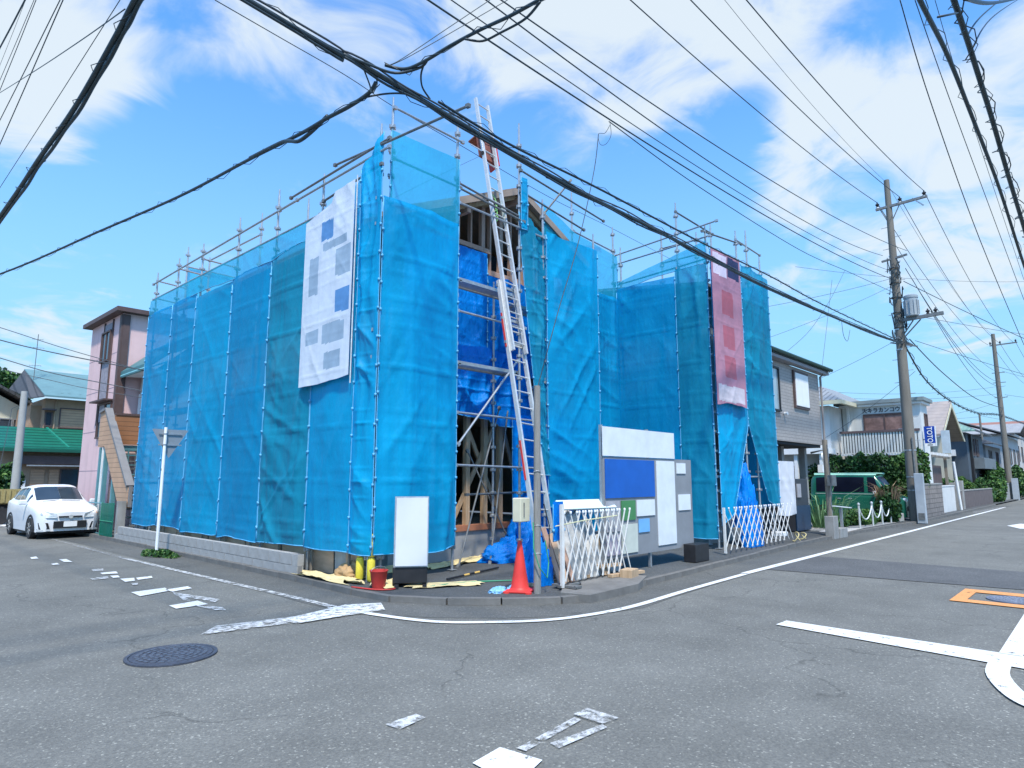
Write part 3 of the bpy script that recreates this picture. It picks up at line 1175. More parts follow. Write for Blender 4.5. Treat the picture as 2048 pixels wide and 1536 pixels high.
# ------------------------------------------------------------------ sheets hung on the scaffolding
GL, GR_ = 'blue sheets along the left face', 'blue sheets along the right face'
nL, nR = (-1, 0), (0, -1)
left_sheets = [
    (19.25, 17.5, 6.42, .40, S_BLUE, 'farthest blue sheet of the left face, beside the stair house'),
    (17.5, 15.95, 6.42, .38, S_BLUE, 'blue sheet behind the back of the triangular road sign'),
    (15.95, 13.95, 6.30, .37, S_BLUE2, 'bright blue sheet right of the road sign post'),
    (13.95, 12.15, 6.36, .36, S_BLUE, 'blue sheet with a sharp hanging fold in the middle of the left face'),
    (12.15, 10.4, 6.42, .36, S_TEAL, 'dull teal sheet with long diagonal creases left of the white banner'),
    (10.4, 8.95, 6.55, .36, S_BLUE2, 'blue sheet behind the tall white banner'),
]
for i, (ya, yb, zt, zb, m, lb) in enumerate(left_sheets):
    sheet('mesh_sheet', m, (5.90, ya), (5.90, yb - .02), zb + .12, zt - .32, nL, seed=i + 1, amp=.055 if m is not S_TEAL else .11, diag=1.1 if m is S_TEAL else .6, pleat=.35, belly=.05,
          label=lb, cat='construction sheet', group=GL)
# thin light strip above the dense sheets
ztop = [(0, 6.52), (.5, 6.50), (1, 6.46)]
sheet('mesh_strip', S_LIGHT, (5.895, 19.2), (5.895, 10.45), 6.06, ztop, nL, seed=9, amp=.03, belly=.02, bay=1.8, label='thin see-through blue strip along the top rail of the left face', cat='construction sheet')
sheet('mesh_strip', S_LIGHT, (5.895, 10.4), (5.895, 8.95), 6.2, [(0, 6.46), (1, 6.75)], nL, seed=10, amp=.04, label='short see-through strip rising above the white banner', cat='construction sheet')
sheet('mesh_net', S_LIGHT, (6.78, 19.25), (8.6, 19.25), 6.6, 7.75, nR, seed=11, amp=.03, label='thin blue netting on the far end of the scaffolding', cat='construction sheet')
# bunched corner
sheet('corner_sheet', S_BLUE2, (5.87, 8.98), (5.95, 8.47), .48, [(0, 6.9), (.5, 7.1), (1, 7.45)], nL, seed=12, amp=.08, pleat=1.1, res=.02, label='tightly pleated blue sheet bunched round the corner pole', cat='construction sheet')
sheet('tall_sheet', S_BLUE2, (5.96, 8.46), (7.64, 8.46), .48, 6.3, nR, seed=13, amp=.085, pleat=.9, diag=.9, belly=.05,
      label='tall blue sheet on the corner bay left of the open bay', cat='construction sheet', group=GR_)
sheet('tall_net', S_LIGHT, (6.08, 8.455), (7.64, 8.455), 6.22, [(0, 7.52), (1, 7.56)], nR, seed=14, amp=.02, pleat=.4, label='see-through blue net on top of the corner bay, sky showing through', cat='construction sheet')
sheet('furled_sheet', S_BLUE2, (9.36, 8.46), (9.56, 8.46), 6.72, 7.85, nR, seed=15, amp=.07, pleat=1.4, res=.02, label='furled strip of blue net tied to the tall pole right of the ladder', cat='construction sheet')


def pull(U, V):
    # left edge is gathered towards the pole lower down
    return (1 - U) * (.75 * (1 - V) ** 1.2)


sheet('mesh_sheet', S_TEAL, (9.35, 8.52), (10.2, 8.52), 1.7, [(0, 7.1), (1, 6.85)], nR, seed=16, amp=.10, pleat=1.3, res=.03, xshift=pull, label='darker gathered blue sheet directly behind the ladder', cat='construction sheet', group=GR_)
sheet('mesh_sheet', S_BLUE2, (10.15, 8.45), (12.0, 8.45), 1.10, [(0, 6.9), (.3, 6.86), (1, 6.95)], nR, seed=17, amp=.055, pleat=.4, diag=1.6, belly=.05,
      label='bright blue sheet with crossing diagonal creases right of the ladder', cat='construction sheet', group=GR_)
sheet('mesh_sheet', S_BLUE, (12.0, 9.15), (13.98, 9.2), .4, 6.3, nR, seed=18, amp=.09, pleat=1.0, belly=.04, label='shaded blue sheet in the set-back corner between the two wings', cat='construction sheet', group=GR_)
sheet('mesh_net', S_LIGHT, (10.9, 9.15), (13.98, 9.2), 6.3, [(0, 8.0), (.4, 7.6), (1, 7.5)], nR, seed=19, amp=.03, label='see-through blue net above the set-back corner', cat='construction sheet')
sheet('mesh_sheet', S_BLUE, (13.93, 9.2), (13.93, 7.5), .35, 6.58, nL, seed=20, amp=.05, pleat=.5, belly=.05, label='smooth blue sheet on the left side of the far wing', cat='construction sheet', group='blue sheets on the far wing')
sheet('mesh_sheet', S_TEAL, (13.93, 7.5), (13.93, 6.66), .35, 6.72, nL, seed=21, amp=.07, pleat=.8, belly=.03, label='narrow blue sheet beside the red banner on the far wing', cat='construction sheet', group='blue sheets on the far wing')
sheet('mesh_net', S_LIGHT, (13.935, 9.2), (13.935, 6.66), [(0, 6.58), (1, 6.72)], [(0, 6.75), (1, 7.28)], nL, seed=22, amp=.03, label='see-through net strip along the top of the far wing', cat='construction sheet')


def tent_l(U, V):
    return -U * .95 * np.clip(1 - V / .32, 0, 1) ** 1.0


def tent_r(U, V):
    return (1 - U) * 1.0 * np.clip(1 - V / .32, 0, 1)


sheet('mesh_sheet', S_BLUE2, (13.95, 6.58), (15.62, 6.58), [(0, .6), (1, 1.0)], 7.05, nR, seed=23, amp=.07, pleat=.7, diag=.8, xshift=tent_l,
      label='blue sheet drawn aside left of the tent-shaped opening', cat='construction sheet', group='blue sheets on the far wing')
sheet('mesh_sheet', S_TEAL, (15.64, 6.58), (17.45, 6.60), [(0, 1.1), (1, .9)], 7.1, nR, seed=24, amp=.10, pleat=.9, diag=1.2, xshift=tent_r,
      label='teal sheet drawn aside right of the tent-shaped opening', cat='construction sheet', group='blue sheets on the far wing')
sheet('mesh_sheet', S_BLUE, (17.42, 6.62), (17.42, 9), .9, 7.0, (1, 0), seed=25, amp=.06, label='blue sheet closing the far end against the grey house', cat='construction sheet', group='blue sheets on the far wing')

# tarpaulins inside the open bay
sheet('tarpaulin', S_TARP, (7.2, 9.50), (9.42, 9.50), [(0, 4.25), (.6, 4.2), (1, 4.1)], 6.45, nR, seed=31, amp=.07, pleat=1.2, diag=.5, res=.035, label='smooth bright blue tarpaulin on the upper wall of the open bay', cat='tarpaulin')
sheet('tarpaulin', S_TARP, (9.42, 9.48), (10.9, 9.48), 3.9, 5.98, nR, seed=32, amp=.08, pleat=1.2, diag=.6, res=.035, label='bright blue tarpaulin behind the upper part of the ladder', cat='tarpaulin')
sheet('tarpaulin', S_TARP, (7.2, 9.42), (10.7, 9.42), [(0, 3.02), (.35, 2.95), (.5, 2.82), (.8, 2.75), (1, 2.4)], 4.3, nR, seed=33, amp=.17, pleat=.7, diag=1.8, res=.03, belly=.1,
      label='crumpled blue tarpaulin slung across the head of the ground floor', cat='tarpaulin')
sheet('tarpaulin', S_TARP, (10.0, 9.3), (11.5, 8.9), .2, 3.0, nR, seed=34, amp=.12, pleat=1.1, diag=.8, label='dark blue tarpaulin hanging behind the meter box', cat='tarpaulin')


def tarp_heap(c, r, seed, label, m=None, flat=1.0):
    """a crumpled heap: a noisy half dome with sharp folds"""
    nu_, nv_ = 44, 26
    mb = MB()
    for j in range(nv_ + 1):
        ph = (j / nv_) * math.pi / 2
        for i in range(nu_):
            th = 2 * math.pi * i / nu_
            n = vn(np.array([3 + 2.5 * math.cos(th) + ph * 2]), np.array([3 + 2.5 * math.sin(th) + ph]), seed)[0]
            n2 = ridge(np.array([6 + 6 * math.cos(th) + ph * 3]), np.array([6 + 6 * math.sin(th) - ph * 4]), seed + 1, 2)[0]
            k = .72 + .38 * n + .16 * n2
            mb.v.append((c[0] + r[0] * k * math.cos(th) * math.cos(ph), c[1] + r[1] * k * math.sin(th) * math.cos(ph), c[2] + r[2] * k * math.sin(ph) * flat))
    for j in range(nv_):
        for i in range(nu_):
            a, b_ = j * nu_ + i, j * nu_ + (i + 1) % nu_
            mb.f.append((a, b_, b_ + nu_, a + nu_))
            mb.m.append(0)
    return mb.build('tarpaulin_heap', m or S_TARP, smooth='all', label=label, cat='tarpaulin')


tarp_heap((9.55, 8.75, .09), (.85, .45, .42), 3, 'heap of blue tarpaulin at the foot of the concrete base in the open bay')
tarp_heap((9.95, 8.8, .09), (.55, .4, .85), 5, 'bundled blue tarpaulin under the meter box')
tarp_heap((7.55, 6.5, .09), (.22, .2, .75), 7, 'narrow blue tarpaulin bundle between the timber pole and the gate')
sheet('tarpaulin', S_TARP, (7.40, 6.08), (7.62, 6.06), .8, 1.32, nR, seed=36, amp=.06, pleat=1.2, res=.02, label='small blue tarpaulin tied to the gate post', cat='tarpaulin')
tarp_heap((15.3, 6.45, .09), (.5, .18, .95), 8, 'blue tarpaulin bundle pushed out behind the far gate')
tarp_heap((15.5, 6.75, .5), (.42, .3, 1.5), 9, 'tall blue tarpaulin bundle in the tent-shaped opening')

# dark ladder frame inside the tent opening
fr = MB()
for k in range(6):
    fr.tube([(15.9, 7.0, .3 + k * .3), (16.7, 7.0, .2 + k * .3)], .015, 6)
for x in (15.95, 16.3, 16.65):
    fr.tube([(x, 7.0, .1), (x - .2, 7.0, 2.1)], .018, 6)
fr.build('stair_frame', M_STEELD, label='dark steel stair frame standing inside the tent-shaped opening', cat='scaffold stair')

# ------------------------------------------------------------------ banners (their print is unreadable in the photograph)
M_BAN = mat('banner_cloth', (.60, .66, .74), .6, .1, 2, .3, 12, dirt=.1)
M_BANP = mat('faded_grey_print', (.30, .40, .50), .6, .15, 3)
M_BANB = mat('faded_blue_print', (.10, .26, .52), .6, .15, 3)
bn = empty('tall_banner', (5.78, 9.9, 2.9), label='tall pale white banner with grey and blue print hung on the left face', cat='banner')
sheet('cloth', M_BAN, (5.78, 10.62), (5.78, 9.03), 3.3, [(0, 6.35), (.55, 6.5), (.62, 6.68), (1, 6.72)], nL, seed=40, amp=.03, pleat=.4, res=.03, parent=bn,
      prints=[(.57, .97, 5.85, 6.2, M_BANB), (1.07, 1.52, 5.1, 5.6, M_BANP), (1.1, 1.52, 4.45, 4.85, M_BANB), (.72, 1.42, 3.95, 4.3, M_BANP), (.17, .6, 4.0, 4.25, M_BANP),
              (.82, 1.32, 3.5, 3.8, M_BANP), (.62, 1.42, 5.65, 5.8, M_BANP), (.2, .5, 4.9, 5.6, M_BANP)])
MB().tube([(5.82, 9.03, 3.2), (5.82, 9.03, 6.8)], .012, 6).build('edge_rope', M_TIE, bn)
M_BANR = mat('faded_red_print', (.40, .11, .15), .6, .12, 2)
M_BANM = mat('mauve_banner_cloth', (.42, .20, .27), .6, .1, 2, .3, 12)
b2 = empty('red_banner', (14.4, 6.45, 3.3), label='tall faded red banner with a dark emblem at the top on the far wing', cat='banner')
sheet('cloth', M_BANM, (13.75, 6.46), (15.35, 6.46), 3.35, [(0, 7.0), (1, 7.1)], nR, seed=41, amp=.03, pleat=.4, res=.03, parent=b2,
      prints=[(.85, 1.5, 6.5, 7.0, mat('navy_print', (.02, .025, .09), .6)), (.1, .8, 6.42, 6.95, mat('pale_print', (.66, .58, .70), .6)), (.1, 1.5, 3.42, 3.8, mat('pale_print2', (.56, .50, .54), .6)),
              (.45, 1.1, 5.5, 6.1, M_BANR), (.45, 1.1, 4.7, 5.25, M_BANR), (.45, 1.1, 4.0, 4.5, M_BANR)])

# ------------------------------------------------------------------ ladders
ld = empty('hoist_ladder', (8.4, 6.9, 0), label='long aluminium hoist ladder leaning over the open bay to the roof', cat='ladder')
L0, L1 = Vector((8.33, 6.83, .10)), Vector((9.02, 9.3, 9.72))
ax = (L1 - L0).normalized()
sx = Vector((1, 0, 0))
sx = (sx - ax * sx.dot(ax)).normalized()
nrm_ = ax.cross(sx)


def ladder_section(t0, t1, half, off, parent, red=None):
    a, b = L0.lerp(L1, t0) + nrm_ * off, L0.lerp(L1, t1) + nrm_ * off
    for s in (-1, 1):
        mb = MB().beam(a + sx * half * s, b + sx * half * s, .042, .075, up=nrm_)
        mb.build('stile', M_ALU, parent)
    n = int((b - a).length / .30)
    rm = MB().tube([(-half, 0, 0), (half, 0, 0)], .014, 8).mesh('rung', M_ALU)
    rot = sx.to_track_quat('X', 'Z').to_euler()
    for k in range(n):
        p = a.lerp(b, (k + .6) / n)
        inst('rung', rm, parent, p, rot)


ladder_section(.40, 1.0, .175, .0, ld)
ladder_section(.0, .55, .21, .08, ld)
for t0, t1 in ((.41, .48), (.16, .23)):
    MB().beam(L0.lerp(L1, t0) - sx * .235 + nrm_ * .1, L0.lerp(L1, t1) - sx * .235 + nrm_ * .1,   .015, .035, up=nrm_).build('red_strip', M_RED, ld)
for t in (.42, .47, .54):
    MB().beam(L0.lerp(L1, t) - sx * .25 + nrm_ * .1, L0.lerp(L1, t) + sx * .25 + nrm_ * .1, .05, .05).build('clamp', M_STEEL, ld)
cr = empty('hoist_carriage', tuple(L0.lerp(L1, .885)), label='rusty red lifting carriage riding near the top of the ladder', cat='hoist carriage')
cc = L0.lerp(L1, .885)
M_RUST = mat('rusty_red_steel', (.20, .07, .05), .7, .3, 8, .3, 40)
mm = Matrix((sx, ax, nrm_)).transposed()
MB().box(cc + nrm_ * .16 + sx * .12, (.50, .55, .05), mat=mm).build('platform', M_RUST, cr)
MB().box(cc + nrm_ * .20 + sx * .34 - ax * .12, (.04, .45, .28), mat=mm).build('side_plate', M_RED, cr)
MB().box(cc + nrm_ * .30 + ax * .28 + sx * .1, (.5, .03, .22), mat=mm).build('back_plate', M_RUST, cr)
fr = MB()
for s in (-1, 1):
    fr.tube([cc + sx * .2 * s - ax * .35, cc + sx * .2 * s + ax * .35], .02, 6)
    fr.tube([cc + sx * .2 * s - ax * .3, cc + sx * .2 * s + nrm_ * .3 + ax * .1], .016, 6)
fr.build('frame', M_STEEL, cr)
for s in (-1, 1):
    MB().lathe([(.035, -.015), (.045, 0), (.035, .015)], cc + sx * .21 * s - ax * .34, 12, 'X').build('wheel', M_RUB, cr)
# green rope coiled on the upper ladder
gr = MB()
for k in range(3):
    c_ = L0.lerp(L1, .74 - .012 * k) + nrm_ * (.09 + .01 * k)
    gr.tube([c_ + sx * .09 * math.cos(a) + ax * .20 * math.sin(a) for a in np.linspace(0, 6.28, 15)], .012, 5)
gr.build('coiled_strap', mat('green_webbing', (.25, .55, .18), .6), label='green strap coiled and hooked on the ladder rungs below the gable', cat='strap')

# ------------------------------------------------------------------ timber pole with meter box, cone, gate posts
up_ = empty('temporary_power_pole', (6.99, 6.03, .085), label='short grey timber power pole beside the traffic cone', cat='power pole')
MB().tube([(6.99, 6.03, .08), (7.0, 6.03, 1.6), (7.01, 6.03, 2.98)], [.052, .05, .046], 14).build('pole', mat('grey_pole_timber', (.24, .23, .21), .85, .2, 5, .5, 40, stretch=(8, 8, .6)), up_, smooth=True)
bxm = MB().box((6.83, 6.18, 1.22), (.24, .14, .33), .15)
bxm.build('meter_box', M_CREAM, up_, bevel=.012)
MB().box((6.80, 6.10, 1.22), (.015, .01, .2), .15).build('latch', M_STEELD, up_)
for z in (1.0, .62, 1.75):
    MB().tube([(7.0 + .056 * math.cos(a), 6.03 + .056 * math.sin(a), z + .01 * math.sin(2 * a)) for a in np.linspace(0, 6.28, 17)], .006, 5).build('band', M_STEEL, up_)
MB().tube([(6.9, 6.02, 1.05), (6.86, 5.98, .7), (6.92, 5.93, .45), (7.05, 5.9, .3), (7.12, 5.93, .5), (7.07, 5.95, .8)], .009, 6).build('loose_cable', M_GREENP, up_)
MB().tube([(7.07, 5.97, 1.3), (7.13, 5.92, 1.0), (7.1, 5.9, .7)], .008, 6).build('loose_cable', M_BLACK, up_)

cn = empty('traffic_cone', (6.93, 6.30, .085), label='red traffic cone standing on the corner by the timber pole', cat='traffic cone')
cp = (6.93, 6.30, .085)
MB().lathe([(.165, .03), (.14, .045), (.125, .07), (.10, .22), (.075, .38), (.048, .56), (.028, .68), (.022, .70), (.012, .70)], cp, 28).build('cone_body', M_CONE, cn, smooth=True)
MB().box((cp[0], cp[1], cp[2] + .018), (.36, .36, .034), .5).build('base', M_CONE, cn, bevel=.012)
for a in (.5 + math.pi / 4, .5 - math.pi / 4, .5 + 3 * math.pi / 4, .5 - 3 * math.pi / 4):
    MB().lathe([(.05, 0), (.05, .02), (.035, .026)], (cp[0] + .22 * math.cos(a), cp[1] + .22 * math.sin(a), cp[2]), 12).build('foot', M_CONE, cn)
rag = tarp_heap((7.02, 6.42, .085), (.20, .12, .10), 4, 'crumpled pale blue bag tucked behind the traffic cone', mat('pale_blue_plastic', (.20, .45, .72), .4, .3, 6))
rag.name = 'plastic_bag'
rag['category'] = 'bag'
rg2 = tarp_heap((6.70, 6.5, .085), (.16, .10, .07), 6, 'small pale blue bag left of the traffic cone', mat('pale_blue_plastic', (.2, .45, .72)))
rg2.name = 'plastic_bag'
rg2['category'] = 'bag'


def lattice_gate(x0, x1, y, z0, z1, step, label, lean=2.4, seed=0, slope=0):
    e = empty('lattice_gate', (x0, y, .085), label=label, cat='folding gate')
    rnd = random.Random(seed)
    span = step * lean
    n = int((x1 - x0 - span) / step) + 1
    L_ = math.hypot(span, z1 - z0)
    an = math.atan2(z1 - z0, span)
    ma = MB().box((0, 0, 0), (L_, .012, .022)).mesh('lattice_bar', M_GATE)
    for k in range(n):
        xm = x0 + span / 2 + k * step
        zc_ = (z0 + z1) / 2 + slope * k
        for s, dy in ((1, 0), (-1, -.016)):
            inst('lattice_bar', ma, e, (xm, y + dy, zc_ + rnd.uniform(-.006, .006)), (0, s * an + rnd.uniform(-.012, .012), 0))
    cp_ = MB().lathe([(.014, -.02), (.018, -.01), (.018, .012), (.010, .02)], (0, 0, 0), 8).mesh('end_cap', M_WPLAIN)
    for k in range(n):
        for s in (0, 1):
            inst('end_cap', cp_, e, (x0 + k * step + s * span, y - .008, z1 + slope * k + .01))
    return e


M_GATE = mat('dusty_white_enamel', (.66, .65, .61), .5, .1, 6, .1, 40, dirt=.35)
g1 = lattice_gate(7.66, 9.45, 6.08, .16, 1.14, .155, 'dusty white folding lattice gate right of the timber pole', seed=1)
g2 = lattice_gate(13.1, 17.0, 6.15, .16, 1.02, .27, 'white folding lattice gate in front of the far wing', seed=2)
for e_, xx, yy in ((g1, 7.52, 6.0), (g1, 7.42, 5.93), (g2, 13.08, 6.12)):
    pm = MB()
    pm.bx(xx - .022, xx + .022, yy - .022, yy + .022, .12, 1.28 if e_ is g1 else 1.05)
    pm.build('post', M_GATE, e_)
ft = MB()
ft.bx(7.36, 7.86, 5.93, 5.97, .12, .15)
ft.bx(7.45, 7.6, 5.72, 6.15, .12, .15)
ft.build('foot_bar', M_STEELD, g1)
for x, y in ((7.47, 5.75), (7.57, 6.1), (7.84, 5.95)):
    MB().lathe([(.03, -.012), (.036, 0), (.03, .012)], (x, y, .12), 14, 'X').build('caster', M_RUB, g1)
MB().tube([(7.3, 5.95, .98), (7.7, 6.0, 1.0), (8.1, 6.05, 1.02), (9.0, 6.04, 1.06)], .008, 6).build('tie_rope', mat('yellow_rope', (.62, .60, .35), .7), g1)

# timber leaning behind the left gate
for i, (xa, za, xb, zb_, w, lb) in enumerate(((7.78, .1, 7.58, .92, .10, 'reddish plank leaning behind the gate post'), (7.92, .1, 7.76, .82, .12, 'wide brown board leaning behind the folding gate'),
                                              (8.08, .1, 7.98, .75, .09, 'short pinkish board leaning second from the post'), (8.95, .1, 9.05, .7, .10, 'tan board leaning at the right end of the folding gate'))):
    MB().beam((xa, 6.25, za), (xb, 6.42, zb_), w, .024, up=(0, -1, .2)).build('leaning_board', (M_WOODP, M_PLY, M_WOODP, M_WOOD)[i], label=lb, cat='board')
for i, (x0, x1, y, z, lb) in enumerate(((7.3, 8.6, 6.45, .12, 'long batten lying on the ground behind the folding gate'), (7.2, 8.3, 6.6, .17, 'second batten lying across the first behind the gate'),
                                        (8.7, 9.5, 6.0, .14, 'short timber offcut under the right end of the gate'), (8.8, 9.3, 6.3, .25, 'pale timber block lying on the offcut stack'))):
    MB().beam((x0, y, z), (x1, y - .1, z), .09, .045).build('timber', M_WOOD, label=lb, cat='timber')
for x in (8.85, 9.15):
    MB().bx(x, x + .06, 5.95, 6.15, .085, .12).build('bearer', M_OLDW, label='small dark bearer block %s under the timber offcut' % ('left' if x < 9 else 'right'), cat='block')
# sacks and grey insulation piled behind the gate
M_SACK = mat('grey_white_sack', (.42, .42, .40), .7, .25, 3, .7, 10, dirt=.4)
for i, (c_, r_, lb) in enumerate((((8.35, 6.55, .09), (.42, .25, .95), 'tall grey-white rubbish sack behind the left half of the gate'), ((8.95, 6.6, .09), (.40, .28, .80), 'bulging white rubbish sack behind the right half of the gate'),
                                  ((9.5, 6.7, .09), (.35, .3, .55), 'low grey sack beside the notice board'))):
    o = tarp_heap(c_, r_, 12 + i, lb, M_SACK)
    o.name = 'rubbish_sack'
    o['category'] = 'sack'
pn = MB()
pn.box((8.6, 6.35, 1.24), (1.25, .03, .20), mat=Matrix.Rotation(R(-8), 3, 'Z') @ Matrix.Rotation(R(-48), 3, 'X'))
pn.build('white_board', mat('pale_mint_board', (.62, .74, .72), .5, .05, 2), bevel=.005, label='pale white panel lying slanted on top of the sacks behind the gate', cat='board')

# ------------------------------------------------------------------ notice boards behind the gates
nb_ = empty('notice_board', (10.2, 6.25, .085), label='wide site notice board with white, blue and green sheets behind the kerb', cat='notice board')
M_PGREY = mat('grey_printed_sheet', (.34, .34, .36), .6, .15, 4)
M_PAPER = mat('white_printed_sheet', (.66, .70, .72), .55, .08, 3)
M_PBLUE = mat('blue_printed_sheet', (.006, .10, .42), .5, .12, 2)
M_PGRN = mat('green_printed_sheet', (.06, .22, .08), .5, .1, 3)
MB().bx(8.92, 11.95, 6.24, 6.27, .35, 2.02).build('back_panel', mat('grey_board', (.22, .235, .25), .7, .15, 1.5), nb_)
for x in (8.95, 10.4, 11.9):
    MB().bx(x - .025, x + .025, 6.275, 6.32, .09, 2.55 if x < 11 else 2.02).build('leg', M_STEEL, nb_)
for (x0, x1, z0, z1, m, nm) in ((8.90, 11.28, 2.03, 2.52, M_PAPER, 'white_header'), (8.96, 10.52, 1.33, 1.98, M_PBLUE, 'blue_sheet'), (10.60, 11.26, .45, 1.98, M_PAPER, 'tall_sheet'),
                               (9.42, 9.85, .95, 1.28, M_PGRN, 'green_sheet'), (9.9, 10.5, 1.0, 1.28, M_PAPER, 'paper_sheet'), (9.95, 10.3, .72, .95, mat('light_blue_sheet', (.16, .40, .70), .5), 'blue_notice'),
                               (8.96, 9.36, .78, 1.28, M_PGREY, 'grey_notice'), (8.96, 9.36, .4, .72, mat('lilac_sheet', (.42, .38, .44), .6), 'lilac_notice'),
                               (9.42, 9.9, .4, .88, mat('cream_sheet', (.52, .55, .48), .6), 'cream_notice'), (11.38, 11.85, 1.05, 1.35, M_PAPER, 'paper_sheet'),
                               (11.35, 11.7, 1.75, 1.95, M_PAPER, 'paper_sheet')):
    MB().bx(x0, x1, 6.222, 6.237, z0, z1).build(nm, m, nb_)
cb = MB().bx(11.45, 12.0, 5.95, 6.2, .09, .42)
cb.build('dark_crate', M_BLACK, bevel=.01, label='low black crate standing under the right end of the notice board', cat='crate')
MB().box((9.02, 5.85, .16), (.30, .2, .14), .2).build('timber_block', M_WOOD, bevel=.004, label='orange timber block at the left foot of the notice board', cat='block')

st = empty('standing_sign', (6.15, 7.75, .085), label='white standing sign with a dark foot on the corner left of the open bay', cat='standing sign')
ma_ = Matrix.Rotation(R(-38), 3, 'Z') @ Matrix.Rotation(R(-6), 3, 'X')
M_SGN = mat('white_sign_face', (.56, .58, .63), .5, .04, 2)
MB().box((6.12, 7.72, .88), (.46, .03, .98), mat=ma_).build('panel', M_SGN, st)
MB().box((6.135, 7.745, .88), (.50, .02, 1.02), mat=ma_).build('frame', M_STEEL, st)
MB().box((6.15, 7.78, .26), (.50, .20, .24), mat=Matrix.Rotation(R(-38), 3, 'Z')).build('ballast_box', M_BLACK, st, bevel=.015)
for s in (-1, 1):
    c_ = Vector((6.15, 7.76, 0)) + Vector((math.cos(R(-38)), math.sin(R(-38)), 0)) * .2 * s
    MB().box((c_.x, c_.y, .11), (.06, .46, .05), mat=Matrix.Rotation(R(-38), 3, 'Z')).build('foot', M_BLACK, st)
rb = empty('red_bucket', (5.72, 7.95, .085), label='red plastic bucket beside the white standing sign', cat='bucket')
MB().lathe([(.09, .0), (.125, .24), (.135, .25), (.135, .262), (.118, .262), (.085, .02)], (5.72, 7.95, .085), 20).build('pail', M_RED, rb, smooth=True)
MB().tube([(5.72 + .13 * math.cos(a), 7.95, .34 + .06 * math.sin(a)) for a in np.linspace(0, math.pi, 10)], .004, 5).build('handle', M_STEEL, rb)

# yellow padded sleeves on the corner poles
for (x, y, z1, lb) in ((5.93, 8.74, 1.15, 'yellow padded sleeve on the corner pole, left of the pair'), (5.99, 8.53, 1.15, 'yellow padded sleeve on the corner pole, right of the pair')):
    m_ = MB()
    for k in range(2):
        z = .1 + k * .36
        m_.lathe([(.045, z), (.062, z + .03), (.062, z + .31), (.045, z + .345)], (x, y, 0), 14)
    m_.build('pole_sleeve', M_YELLOW, smooth=True, label=lb, cat='pole sleeve')

# curing sheets, hoses, striped bar
sheetp = [((6.9, 9.3), (1.0, .28), .0, 'pale yellow sheet lying along the concrete base in the open bay'), ((8.3, 9.15), (1.0, .22), .15, 'pale yellow sheet crumpled right of the first by the tarpaulin'),
          ((6.55, 7.45), (.62, .22), -.5, 'flat yellow sheet on the ground in front of the open bay'), ((5.72, 9.3), (.22, .95), .0, 'long yellow sheet along the kerb under the left face'),
          ((6.1, 8.1), (.45, .28), .3, 'yellow sheet under the padded corner poles')]
for i, (c_, r_, a_, lb) in enumerate(sheetp):
    mb = MB()
    n = 26
    for j in range(n + 1):
        for k in range(n + 1):
            u, v = j / n * 2 - 1, k / n * 2 - 1
            ex = 1 - .28 * vn(np.array([3 + v * 2.2]), np.array([i * 3.3]), i)[0]
            ey = 1 - .4 * vn(np.array([3 + u * 3.2]), np.array([i * 5.3]), i + 1)[0]
            xx, yy = u * r_[0] * ex, v * r_[1] * ey
            z = .095 + .055 * ridge(np.array([5 + u * 4 + v]), np.array([5 + v * 2.5]), i + 2, 2)[0] * (1 if i != 2 else .35)
            ca, sa = math.cos(a_), math.sin(a_)
            mb.v.append((c_[0] + xx * ca - yy * sa, c_[1] + xx * sa + yy * ca, z))
    for j in range(n):
        for k in range(n):
            a = j * (n + 1) + k
            mb.f.append((a, a + n + 1, a + n + 2, a + 1))
            mb.m.append(0)
    mb.build('curing_sheet', M_MAT, smooth='all', label=lb, cat='plastic sheet')
bar = empty('striped_bar', (7.6, 8.1, .1), label='yellow and black striped cone bar lying on the ground in the open bay', cat='cone bar')
pa, pb = Vector((6.85, 7.75, .115)), Vector((8.35, 8.1, .115))
for k in range(10):
    MB().tube([pa.lerp(pb, k / 10), pa.lerp(pb, (k + 1) / 10)], .017, 8).build('band', (M_BLACK, mat('striped_yellow', (.70, .45, .12), .5))[1 if k in (3, 5) else 0], bar)
MB().tube([tuple(p) + (.10,) for p in smooth([(6.2, 7.5), (6.9, 7.4), (7.6, 6.95), (8.0, 6.6), (8.3, 6.9)])], .010, 6).build('hose', M_GREENP, smooth='all', label='thin green hose lying across the bare ground behind the cone', cat='hose')
MB().tube([tuple(p) + (.10,) for p in smooth([(5.5, 8.3), (5.6, 7.85), (5.8, 7.7), (6.0, 7.9)])], .012, 6).build('hose', M_RED, smooth='all', label='red hose lying by the yellow sleeves at the kerb', cat='hose')
tarp_heap((6.05, 9.15, .1), (.28, .3, .22), 14, 'crumpled brown paper heap under the left face', mat('brown_paper', (.42, .27, .13), .8, .2, 5, .5, 20)).name = 'paper_heap'
for x, y, r0, lb in ((16.9, 6.02, .22, 'loop of yellow hose at the end of the far gate'), (17.6, 6.1, .16, 'second loop of yellow hose farther along the kerb')):
    MB().tube([(x + r0 * math.cos(a), y + .1 * math.sin(a * 2), .11 + r0 * abs(math.sin(a))) for a in np.linspace(0, 3.3, 16)], .014, 6).build('hose', mat('yellow_hose', (.62, .52, .25), .6), smooth='all', label=lb, cat='hose')

